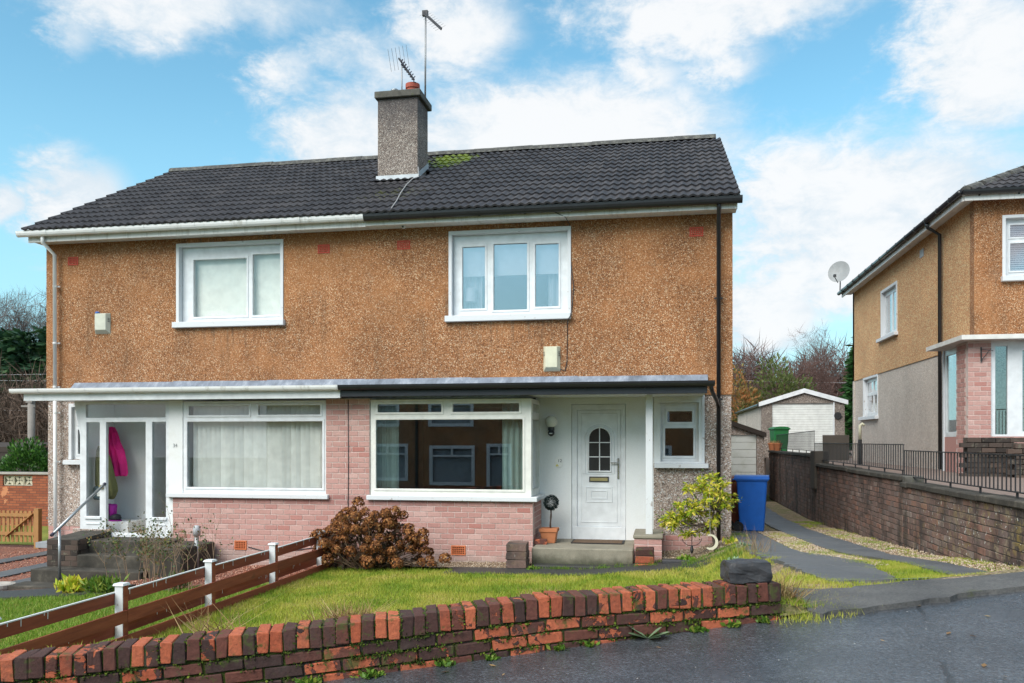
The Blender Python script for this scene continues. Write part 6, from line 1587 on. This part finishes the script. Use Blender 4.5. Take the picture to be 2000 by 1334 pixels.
cr_ = thing('planter_ring', (-10.75, 12.05, -.45), 'round concrete ring lying on the red gravel by the left steps', 'planter'); g = MB(); g.lathe((-10.75, 12.05, G(-10.75, 12.05)), [(.25, 0), (.27, .05), (.27, .10), (.20, .11), (.17, .07)], 24); g.build('ring', 'concrete_pale', cr_)
# drain cover in the drive
dc = thing('drain_cover', (1.9, 6.85, .9), 'rectangular metal drain cover set in the grass of the driveway', 'drain cover')
zc = G(1.95, 6.85) + .012
def dz_(x, y): return G(x, y) + .022
g = MB(); a = (1.75, 6.66, 2.12, 6.98)
g.add([(a[0], a[1], dz_(a[0], a[1])), (a[2], a[1], dz_(a[2], a[1])), (a[2], a[3], dz_(a[2], a[3])), (a[0], a[3], dz_(a[0], a[3]))], [(0, 1, 2, 3)]); g.build('frame', 'concrete_old', dc, merge=False)
g = MB(); a = (1.79, 6.70, 1.98, 6.94); g.add([(a[0], a[1], dz_(a[0], a[1]) + .006), (a[2], a[1], dz_(a[2], a[1]) + .006), (a[2], a[3], dz_(a[2], a[3]) + .006), (a[0], a[3], dz_(a[0], a[3]) + .006)], [(0, 1, 2, 3)]); g.build('lid', 'metal_dull', dc, merge=False)
# ------------------------------------------------------------------ left background
bwl = thing('boundary_wall', (-20, 22.2, -.5), 'orange-red brick boundary wall with pierced blocks left of the houses', 'wall')
g = MB(); g.slab('y', 22, .22, -27, -14, -.7, 1.02, [(-19.42, -18.42, .68, .98)]); g.build('brickwork', 'brick_far', bwl)
g = MB(); g.box(-27, -14, 21.95, 22.27, 1.02, 1.08); g.build('coping', 'concrete_pale', bwl)
for k in range(3):
    x0 = -19.42 + k * .333; g = MB(); g.slab('y', 22.04, .1, x0 + .005, x0 + .328, .685, .975, [(x0 + .03, x0 + .303, .71, .95)]); c = (x0 + .167, .83)
    for sx in (-1, 1):
        for sz in (-1, 1): g.bar((c[0], 22.09, c[1] + sz * .03), (c[0] + sx * .13, 22.09, c[1] + sz * .125), .05, .022, up=(0, 1, 0)); g.bar((c[0] + sx * .03, 22.09, c[1]), (c[0] + sx * .13, 22.09, c[1] + sz * .12), .05, .018, up=(0, 1, 0))
    g.build('pierced_block', 'screen_block', bwl)
gt = thing('garden_gate', (-15.0, 17.5, -.45), 'small pale wooden picket gate with diagonal brace left of the houses', 'gate')
g = MB()
for x in (-14.52, -16.3): 
    p = MB(); p.box(x - .06, x + .06, 17.46, 17.58, -.7, .42); p.build('post', 'wood_gate', gt)
for z in (.22, -.22): p = MB(); p.box(-16.24, -14.58, 17.50, 17.53, z, z + .08); p.build('rail', 'wood_gate', gt)
p = MB(); p.bar((-15.35, 17.485, -.25), (-14.62, 17.485, .30), .02, .08, up=(0, 1, 0)); p.build('brace', 'wood_gate', gt)
for k in range(14):
    p = MB(); x = -16.2 + k * .118; p.box(x, x + .07, 17.535, 17.555, -.38, .36); p.build('picket', 'wood_gate', gt)
pb = thing('picnic_table', (-14.4, 19.6, -.4), 'weathered grey picnic table beyond the wooden gate', 'table'); p = MB(); p.box(-15.3, -13.6, 19.2, 19.9, .30, .34); p.build('top', 'wood_grey', pb); p = MB(); p.box(-15.3, -13.6, 18.75, 18.98, .05, .09); p.build('bench', 'wood_grey', pb)
for x in (-15.1, -13.8): p = MB(); p.bar((x, 19.1, -.5), (x, 19.5, .3), .06, .06); p.bar((x, 19.95, -.5), (x, 19.55, .3), .06, .06); p.build('leg', 'wood_grey', pb)
fc = thing('slatted_fence', (-22, 25, .2), 'dark slatted fence and shed end behind the brick boundary wall', 'fence')
for k in range(5): p = MB(); p.box(-26, -20.6, 25, 25.04, .75 + k * .22, .93 + k * .22); p.build('slat', 'wood_dark', fc)
p = MB(); p.box(-27, -22.6, 26, 29, 0, 1.75); p.build('shed_side', 'wood_dark', fc); p = MB(); p.add([(-27, 25.8, 1.78), (-22.3, 25.8, 1.78), (-22.3, 29.2, 1.95), (-27, 29.2, 1.95)], [(0, 1, 2, 3)]); p.build('shed_roof', 'wood_dark', fc, merge=False)
tpole = thing('telegraph_pole', (-26.0, 31.0, 0), 'grey wooden telegraph pole with small crossarm at the left edge', 'pole'); p = MB(); p.tube([(-26.0, 31.0, -.5), (-26.0, 31.0, 3.7)], .14, 8); p.build('pole', 'wood_pole', tpole, smooth=True); p = MB(); p.box(-26.45, -25.8, 30.95, 31.0, 3.42, 3.5); p.box(-26.15, -25.85, 30.85, 31.05, 3.6, 3.75); p.build('crossarm', 'wood_pole', tpole)
for k, (za, zb) in enumerate(((5.15, 5.1), (4.95, 4.75), (3.5, 3.4))):
    cable('overhead_wire', [(-42, 34.5, za), (-34, 34.5, za - .06), (-26, 34.5, zb), (-18, 34.5, zb - .05)], .012, 'wire_pale', ('highest', 'middle', 'lowest')[k] + ' overhead wire crossing the dark conifers at the left edge', 'wire')
cable('overhead_wire', [(-4, 50, 5.9), (7, 50, 5.35), (18, 50, 5.1)], .012, 'wire_pale', 'overhead wire above the pebble-dash garage', 'wire')
# ------------------------------------------------------------------ house across the road (seen in the window panes)
op = thing('opposite_house', (-6, -9.5, -.3), 'brown roughcast house across the road, reflected in the windows', 'house')
OY = -8.8
OW = [(-10.15, -8.25, .12, 1.72), (-10.2, -8.3, 2.72, 4.0), (-13.1, -11.3, .3, 1.8), (-13.2, -11.7, 2.72, 4.0), (-7.55, -6.6, -.5, 1.8), (-5.3, -3.4, .12, 1.72), (-5.3, -3.5, 2.72, 4.0), (-1.6, .3, .12, 1.72), (-1.5, .2, 2.72, 4.0)]
g = MB(); g.slab('y', OY, -.3, -18, 1.5, -1.2, 4.9, OW); g.build('wall', 'harl_brown', op)
g = MB(); g.box(-18, 1.5, OY + .0, OY + .05, -1.2, .0); g.build('brick_base', 'brick_far', op)
g = MB(); g.add([(-18.4, OY + .4, 4.85), (1.9, OY + .4, 4.85), (1.9, OY - 4.5, 7.2), (-18.4, OY - 4.5, 7.2)], [(0, 1, 2, 3)]); g.build('roof', 'roof_tile', op, merge=False)
g = MB(); g.box(-18, 1.5, -13.6, -13.4, -1.2, 4.9); g.box(-18, -17.9, -13.4, OY - .3, -1.2, 4.9); g.box(1.4, 1.5, -13.4, OY - .3, -1.2, 4.9); g.build('rear_wall', 'harl_grey', op)
for r in OW:
    x0, x1, z0, z1 = r; mx = (x0 + x1) / 2; g = MB(); g.slab('y', OY + .02, -.1, x0 - .08, x1 + .08, z0 - .08, z1 + .08, [(x0 + .06, x1 - .06, z0 + .06, z1 - .42), (x0 + .06, mx - .04, z1 - .34, z1 - .06), (mx + .04, x1 - .06, z1 - .34, z1 - .06)]); g.build('window', 'upvc', op)
    g = MB(); g.box(x0, x1, OY - .2, OY - .19, z0, z1); g.build('blind', 'room_grey', op)
g = MB(); g.box(-10.85, -10.75, OY + .02, OY + .12, -1, 4.8); g.build('downpipe', 'plastic_black', op)
# ------------------------------------------------------------------ plants
def grow(seed, base, height, spread, levels, kids, r0, up=.35, wig=.25, shrink=.68):
    """recursive branching; returns rows for tube_segments, tips"""
    rg = random.Random(seed); S = []; tips = []
    def br(p, d, L, r, lv):
        n = 3 if lv < 2 else 2; q = p
        for i in range(n):
            d = (d + Vector([rg.gauss(0, wig) for _ in range(3)]) * .5 + Vector((0, 0, up * .15))).normalized()
            e = q + d * (L / n); rr0 = r * (1 - .45 * i / n); rr1 = r * (1 - .45 * (i + 1) / n)
            S.append((*q, *e, rr0, rr1)); 
            if lv > 0 and i < n - 1 and lv < levels and rg.random() < .75:
                k = (d + Vector([rg.gauss(0, 1), rg.gauss(0, 1), rg.gauss(0, .5)]) * spread).normalized(); br(e, k, L * shrink * .8, rr1 * .55, lv + 1)
            q = e
        if lv < levels:
            for _ in range(kids):
                k = (d + Vector([rg.gauss(0, 1), rg.gauss(0, 1), rg.gauss(0, .6) + up]) * spread).normalized(); br(q, k, L * shrink * rg.uniform(.75, 1.15), r * .55 * rg.uniform(.7, 1), lv + 1)
        else: tips.append((q, d))
    br(Vector(base), Vector((0, 0, 1)), height, r0, 0)
    return np.array(S), tips
def plant_branches(name, S, m, parent, n=3):
    V, F = tube_segments(S, n); return raw_mesh(name, V, F, m, parent)
# dead hydrangea
HC = Vector((-4.62, 12.72, .0)); hy = thing('hydrangea_bush', HC, 'large brown dried hydrangea bush with withered flower heads before the bay', 'bush')
def petals(d, n):
    r = RNG.uniform(.068, .088, (n, 1)); t = np.cross(d, RNG.normal(size=(n, 3))); t /= np.linalg.norm(t, axis=1)[:, None]; t = t * .9 + d * RNG.uniform(-.2, .5, (n, 1)); b = np.cross(d, t); b /= np.linalg.norm(b, axis=1)[:, None]; s = RNG.uniform(.013, .021, (n, 1)); C = d * r
    V = np.stack([C - t * s, C + b * s * .9, C + t * s, C - b * s * .9], 1).reshape(-1, 3); return V, np.arange(n * 4).reshape(n, 4)
fh = []
for k in range(5):
    n = 150; d = RNG.normal(size=(n, 3)); d /= np.linalg.norm(d, axis=1)[:, None]; d[:, 2] = np.where(d[:, 2] < -.5, -d[:, 2], d[:, 2]); V, F = petals(d, n)
    me = bpy.data.meshes.new('flower_head'); me.from_pydata(V.tolist(), [], F.tolist()); me.materials.append(M['hydrangea']); fh.append(me)
rr = random.Random(77); S = []; heads = []; tries = 0
while len(heads) < 105 and tries < 6000:
    tries += 1; th = rr.uniform(0, 2 * math.pi); ph = math.acos(rr.uniform(.0, 1)); rad_ = rr.uniform(.62, 1.0) * (1 + .12 * math.sin(3 * th + 1) + .10 * math.sin(5 * ph + 2 * th))
    p = Vector((math.cos(th) * math.sin(ph) * 1.12 * rad_, math.sin(th) * math.sin(ph) * .55 * rad_, .12 + math.cos(ph) * .92 * rad_))
    if p.x > .25: p.z *= 1 - .28 * (p.x - .25)
    if p.x < -.45: p.z *= 1 - .35 * (-.45 - p.x)
    if p.y > .35 and p.z < .5: continue
    if all((p - q).length > .115 for q in heads): heads.append(p)
for p in heads:
    q = HC + p; inst('flower_head', rr.choice(fh), hy, q, (rr.uniform(-.6, .6), rr.uniform(-.6, .6), rr.uniform(0, 6)), (rr.uniform(.85, 1.3),) * 3)
    b = HC + Vector((p.x * .3 + rr.gauss(0, .05), p.y * .3, .0)); m_ = b.lerp(q, .55) + Vector((rr.gauss(0, .03), rr.gauss(0, .03), .05)); S += [(*b, *m_, .008, .006), (*m_, *q, .006, .004)]
plant_branches('stems', S, 'twig_light', hy, 4)
n = 900; d = RNG.normal(size=(n, 3)); d /= np.linalg.norm(d, axis=1)[:, None]; C = np.array(HC) + d * np.array([.95, .45, .6]) * RNG.uniform(.3, .95, (n, 1)) + [0, 0, .32]; C = C[C[:, 2] > .03]; V, F = leaf_quads(C, RNG.uniform(.06, .12, len(C)), 1.6, -.6); raw_mesh('dead_leaves', V, F, 'dead_leaf', hy)
# twiggy rose bushes by the left steps
for nm, x, y, hgt, sd_, nl, lab in (('rose_bush', -7.9, 11.65, .40, 5, 700, 'leggy rose bush with sparse leaves in front of the left steps'), ('rose_bush', -7.35, 11.35, .40, 9, 330, 'tangled rose bush with green shoots near the fence'), ('rose_bush', -6.55, 10.9, .46, 14, 70, 'tall bare rose with rosehips beside the red-brown fence')):
    z = G(x, y); t = thing(nm, (x, y, z), lab, 'rose bush'); S = []; tips = []
    for k in range(12 if nl > 100 else 7):
        rg = random.Random(sd_ * 10 + k); s_, tp_ = grow(sd_ * 10 + k, (x + rg.gauss(0, .24), y + rg.gauss(0, .12), z), hgt * rg.uniform(.8, 1.15), .66, 3, 2, .009, .55, .22, .72); S.append(s_); tips += tp_
    S = np.concatenate(S); plant_branches('canes', S, 'twig_light', t, 4)
    idx = RNG.integers(0, len(S), nl); C = S[idx, 3:6] + RNG.normal(0, .02, (nl, 3)); V, F = leaf_quads(C, RNG.uniform(.03, .055, nl), 1.6); raw_mesh('leaves', V, F, 'rose_leaf', t)
    if nl < 100:
        for p, d in tips[::5][:12]: inst('rosehip', (lambda g: g.mesh('rosehip', 'dead_leaf'))(MB().lathe((0, 0, 0), [(.004, 0), (.013, .012), (.004, .026)], 7)), t, p)
for x, y, r, n, m, lab in ((-8.75, 11.25, .20, 260, 'lime_leaf', 'yellow-green spurge clump at the foot of the left steps'), (-8.15, 11.15, .30, 420, 'weed', 'spiky green perennial clump beside the spurge'), (-6.9, 11.1, .22, 160, 'rose_leaf', 'low green leafy plant behind the fence')):
    z = G(x, y); C = np.array([x, y, z + .02]) + RNG.normal(0, r * .4, (n, 3)) * [1, .8, .0]; d = RNG.normal(size=(n, 3)) * .7 + [0, 0, 1.1]; V, F = leaf_quads(C + [0, 0, 1] * RNG.uniform(0, .12, (n, 1)), RNG.uniform(.10, .20, n), 5.0 if m != 'lime_leaf' else 2.5, None, RNG, d); tag(raw_mesh('garden_plant', V, F, m), lab, 'plant')
# yellow shrub by the small window
pz = G(.76, 13.32); ps_ = thing('yellow_shrub', (.76, 13.32, pz), 'lime and yellow leaved shrub with a crooked trunk by the small window', 'shrub')
CL = [(0.627, 1.392), (0.806, 1.441), (0.883, 1.315), (0.393, 1.27), (0.604, 1.248), (0.899, 1.156), (1.068, 1.118), (0.79, 1.043), (0.291, 0.909), (0.448, 0.991), (0.102, 0.841), (0.157, 0.706), (0.315, 0.789), (0.549, 0.897), (0.821, 0.877), (0.354, 0.589), (0.627, 0.635), (0.212, 0.811), (0.039, 0.76), (0.432, 0.735), (0.744, 1.234), (0.526, 1.032), (0.705, 0.756), (0.976, 1.038), (0.322, 1.029), (0.55, 1.33), (0.70, 1.10)]
hub1, hub2 = Vector((.72, 13.34, .72)), Vector((.78, 13.36, .95)); base = Vector((.80, 13.28, pz)); mid = Vector((.755, 13.31, pz + .28))
S = [(*base, *mid, .028, .024), (*mid, *hub1, .024, .019), (*hub1, *hub2, .017, .013)]; rr = random.Random(6); wh = []
for k in range(4):
    n = 17; a = np.linspace(0, 2 * np.pi, n, endpoint=False) + RNG.uniform(0, .4, n); e = RNG.uniform(-.5, .5, n); d = np.stack([np.cos(a) * np.cos(e), np.sin(a) * np.cos(e), np.sin(e)], 1); V, F = leaf_quads(d * .012, RNG.uniform(.07, .115, n), 3.0, None, RNG, d * 4)
    for q in range(n): V[q * 4 + 2, 2] -= .02
    me = bpy.data.meshes.new('leaf_whorl'); me.from_pydata(V.tolist(), [], F.tolist()); me.materials.append(M['lime_leaf']); wh.append(me)
for cx_, cz_ in CL:
    c = Vector((cx_, 13.36 + rr.uniform(-.16, .14), cz_)); h_ = hub2 if cz_ > 1.0 else hub1; m_ = h_.lerp(c, .5) + Vector((0, rr.gauss(0, .03), -.06)); S += [(*h_, *m_, .012, .008), (*m_, *c, .008, .004)]
    for _ in range(4):
        o = Vector((rr.gauss(0, .05), rr.gauss(0, .04), rr.gauss(0, .03))); inst('leaf_whorl', rr.choice(wh), ps_, c + o, (rr.gauss(0, .5), rr.gauss(0, .5), rr.uniform(0, 6)), (rr.uniform(.8, 1.15),) * 3)
plant_branches('trunk', S, 'bark', ps_, 6)
C = np.concatenate([np.array([[c[0], 13.38, c[1]]]) + RNG.normal(0, .09, (26, 3)) for c in CL]); V, F = leaf_quads(C, RNG.uniform(.03, .06, len(C)), 2.2); raw_mesh('inner_leaves', V, F, 'lime_old', ps_)
# small plants near the wall end and the drive corner
for x, y, n, ls, m, lab in ((1.12, 12.4, 60, .09, 'grey_leaf', 'blue-green leafy plant at the driveway corner of the bed'), (1.05, 13.5, 70, .10, 'lime_leaf', 'small yellow variegated plant at the house corner'), (.95, 11.2, 60, .07, 'grey_leaf', 'grey-green seedling beside the dark stone block'), (-2.0, 12.9, 90, .06, 'weed', 'leafy green weed beside the dark step pier'), (.35, 13.2, 160, .10, 'grass_fresh', 'round green grassy tussock behind the black planter')):
    weed_clump('garden_weed', x, y, G(x, y), .16, n, ls, m, lab, 'plant')
V, F = blades(np.array([(x, y, G(x, y)) for x, y in zip(RNG.normal(1.15, .12, 90), RNG.normal(11.6, .5, 90))]), .32, .006, .4); tag(raw_mesh('dry_stalks', V, F, 'straw'), 'thin dry flower stalks beside the driveway strip', 'plant')
# fallen leaves on the road and litter
for k in range(34):
    s_, q_ = RNG.uniform(1.5, 8), -RNG.uniform(.1, 2.6); x, y = xy(s_, q_)
    g = MB(); a = RNG.uniform(0, 6); L = RNG.uniform(.012, .03); z = road_z(x, y) + .006
    g.face([(x - L * math.cos(a), y - L * math.sin(a), z), (x + L * .5 * math.sin(a), y - L * .5 * math.cos(a), z + .004), (x + L * math.cos(a), y + L * math.sin(a), z + .006), (x - L * .5 * math.sin(a), y + L * .5 * math.cos(a), z + .002)])
    g.build('fallen_leaf', 'straw' if k % 3 else 'dead_leaf', None, merge=False, label='small fallen leaf lying on the road', cat='leaf', group='fallen leaves on the road')
# ------------------------------------------------------------------ trees behind
def crown_points(S, k, jit, rg):
    i = rg.integers(0, len(S), k); t = rg.uniform(0, 1, (k, 1)); return S[i, :3] * (1 - t) + S[i, 3:6] * t + rg.normal(0, jit, (k, 3))
def tree_proto(seed, h, spread, levels, kids, r0, up, twm, ntw, twl):
    S, tips = grow(seed, (0, 0, -1.0), h, spread, levels, kids, r0, up, .22, .74)
    thick = S[:, 6] > r0 * .12; V1, F1 = tube_segments(S[thick], 5); V2, F2 = tube_segments(S[~thick], 3)
    fine = S[S[:, 6] < r0 * .3]; C = crown_points(fine, ntw, .05, RNG); d = RNG.normal(size=(ntw, 3)) + [0, 0, .8]; V3, F3 = leaf_quads(C, RNG.uniform(.4, 1.2, ntw) * twl, 55, None, RNG, d)
    return (V1, F1), (np.concatenate([V2, V3]), np.concatenate([F2, F3 + len(V2)]))
def tree_meshes(nm, P, mt, mc):
    out = []
    for (V, F), m, n in zip(P, (mt, mc), ('trunk', 'crown')):
        me = bpy.data.meshes.new(n); me.from_pydata(V.tolist(), [], F.tolist()); me.materials.append(M[m]); out.append(me)
    return out
PR = [tree_meshes('bare_tree', tree_proto(1, 2.6, .50, 5, 2, .15, .45, 0, 2600, .9), 'bark', 'twig'), tree_meshes('bare_tree', tree_proto(2, 2.4, .60, 5, 2, .16, .35, 0, 3000, .9), 'bark', 'twig_red'), tree_meshes('bare_tree', tree_proto(3, 3.2, .34, 5, 2, .11, .8, 0, 2200, .9), 'twig_dark', 'twig_red'), tree_meshes('bare_tree', tree_proto(4, 2.2, .75, 5, 2, .16, .2, 0, 3000, .8), 'bark', 'twig')]
def bare_tree(k, x, y, z, sc, rot, label, group=None):
    t = thing('bare_tree', (x, y, z), label, 'tree', group); t.rotation_euler = (0, 0, rot); t.scale = (sc, sc, sc); WO[t.name] = Vector((0, 0, 0))
    for me, n in zip(PR[k], ('trunk', 'crown')): inst(n, me, t, (0, 0, 0))
    return t
rr = random.Random(13)
GL = 'bare winter tree in the brown woodland behind the garages'
for i in range(26):
    x = 3.0 + i * .5 + rr.uniform(-.5, .5); y = rr.uniform(52, 66); bare_tree(rr.choice([0, 1, 1, 2, 3]), x, y, 1.0, rr.uniform(.50, .72), rr.uniform(0, 6), GL, 'bare trees behind the garages')
bare_tree(3, 5.2, 49, 1.0, .72, 1.0, 'spreading bare tree right of the house gable with dark crooked limbs')
bare_tree(2, 10.0, 49, 1.0, .80, 2.0, 'slender upright bare birch above the garage roof'); bare_tree(2, 11.6, 50, 1.0, .74, 4.0, 'thin bare birch between the garage and the neighbouring house')
ob = thing('orange_trunk_tree', (10.6, 48, 1.2), 'tree with bright orange-brown trunk behind the garage', 'tree'); g = MB(); g.tube([(10.45, 47.5, 1.0), (10.5, 47.5, 4.2), (10.4, 47.5, 6.3), (10.3, 47.5, 7.6)], [.17, .15, .12, .05], 7); g.build('trunk', 'bark_orange', ob, smooth=True); WO[ob.name] = Vector((0, 0, 0)); c = inst('crown', PR[2][1], ob, (0, 0, 3.0)); c.scale = (.5, .5, .5)
for i in range(9): bare_tree(rr.choice([0, 1, 3]), -48 + i * 1.9 + rr.uniform(-.6, .6), rr.uniform(50, 58), 4.0, rr.uniform(1.15, 1.4), rr.uniform(0, 6), 'bare purple-brown tree rising above the dark conifers at the left edge', 'bare trees above the conifers')
def conifer(name, x, y, z, h, r, n, m, label, cat='tree', group=None, taper=.75, ls=.5):
    t = thing(name, (x, y, z), label, cat, group); g = MB(); g.tube([(x, y, z - .3), (x, y, z + h * .85)], [.16, .03], 6); g.build('trunk', 'bark', t)
    u = RNG.uniform(0, 1, n) ** .8; a = RNG.uniform(0, 2 * np.pi, n); lay_ = np.floor(u * 14) / 14; rr_ = r * (1 - taper * u) * (0.62 + .38 * np.sin((u * 14 - np.floor(u * 14)) * np.pi)) * RNG.uniform(.55, 1.08, n) * (1 + .18 * np.sin(a * 3 + u * 20))
    C = np.stack([x + np.cos(a) * rr_, y + np.sin(a) * rr_, z + u * h], 1); d = np.stack([np.cos(a), np.sin(a), np.full(n, -.05)], 1); V, F = leaf_quads(C, RNG.uniform(.6, 1.3, n) * ls, 2.6, None, RNG, d * 1.6); raw_mesh('crown', V, F, m, t); return t
for i, (x, y, h) in enumerate([(-37.6, 40.5, 7.9), (-35.2, 40.0, 7.6), (-33.0, 39.6, 8.0), (-30.6, 39.5, 8.1), (-28.2, 40.5, 7.6)]):
    conifer('conifer_tree', x, y, -.3, h, 2.3, 5200, 'conifer', 'dark green conifer in the tall hedge row at the left edge', 'tree', 'dark conifer row at the left', .35, .55)
conifer('cypress_tree', 8.05, 36.5, 1.4, 4.4, .95, 3600, 'cypress', 'narrow bright green cypress beside the neighbouring house', 'tree', None, .7, .28)
conifer('evergreen_tree', 12.6, 55, 1.2, 7.6, 1.6, 1800, 'ivy', 'ivy clad dark evergreen beside the birches', 'tree', None, .6, .5)
def bush(name, x, y, z, rx, ry, rz, n, ls, m, label, cat='bush', group=None, stem='twig_dark'):
    t = thing(name, (x, y, z), label, cat, group); d = RNG.normal(size=(n, 3)); d /= np.linalg.norm(d, axis=1)[:, None]; d[:, 2] = np.abs(d[:, 2]); bump_ = 1 + .16 * np.sin(d[:, 0] * 7 + 1) * np.sin(d[:, 1] * 6) + .12 * np.sin(d[:, 2] * 9 + d[:, 0] * 5)
    C = np.array([x, y, z]) + d * np.array([rx, ry, rz]) * (RNG.uniform(.55, 1.0, (n, 1)) ** .5) * bump_[:, None]; V, F = leaf_quads(C, RNG.uniform(.6, 1.3, n) * ls, 2.2, None, RNG, d); raw_mesh('foliage', V, F, m, t)
    S = [(x, y, z - .1, *(np.array([x, y, z]) + dd * np.array([rx, ry, rz]) * .7), .03, .008) for dd in d[:14]]; plant_branches('stems', S, stem, t, 4); return t
bush('round_bush', -19.9, 23.6, .3, 1.1, .8, 1.55, 5200, .13, 'bush_green', 'rounded bright green bush behind the brick boundary wall')
bush('autumn_bush', 6.0, 46, 1.2, 2.6, 1.6, 4.6, 5200, .22, 'autumn', 'green and orange autumn bush left of the pebble-dash garage')
bush('autumn_bush', 3.8, 44, 1.2, 1.3, 1.2, 4.1, 2200, .22, 'autumn', 'reddish orange shrub against the house gable end')
bush('dark_shrub', -15.6, 15.8, -.6, .7, .6, .75, 1600, .10, 'bush_green', 'small dark shrub at the left frame edge before the gate')
# brown undergrowth: one mass of twigs nobody could count
def brush(name, x0, x1, y0, y1, z0, h0, h1, n, m, lab, L):
    P = np.stack([RNG.uniform(x0, x1, n), RNG.uniform(y0, y1, n), np.full(n, z0)], 1); P[:, 2] += RNG.uniform(0, 1, n) ** 1.1 * (h0 + (h1 - h0) * (.5 + .5 * np.sin(P[:, 0] * 1.3))); d = RNG.normal(size=(n, 3)) * .8 + [0, 0, .7]; V, F = leaf_quads(P, RNG.uniform(.5, 1.5, n) * L, 38, None, RNG, d); tag(raw_mesh(name, V, F, m), lab, 'undergrowth', None, 'stuff')
brush('undergrowth', -42, -24, 32, 37.5, -.3, 3.8, 5.0, 26000, 'twig', 'brown bare undergrowth below the dark conifers', 1.2)
brush('undergrowth', 2.5, 17, 56, 72, .5, 5.8, 7.4, 40000, 'twig_red', 'reddish brown bare scrub behind the garages', 1.4)
bare_tree(3, -25.2, 30.2, -.6, .42, .5, 'dark twisted bare tree beside the telegraph pole')
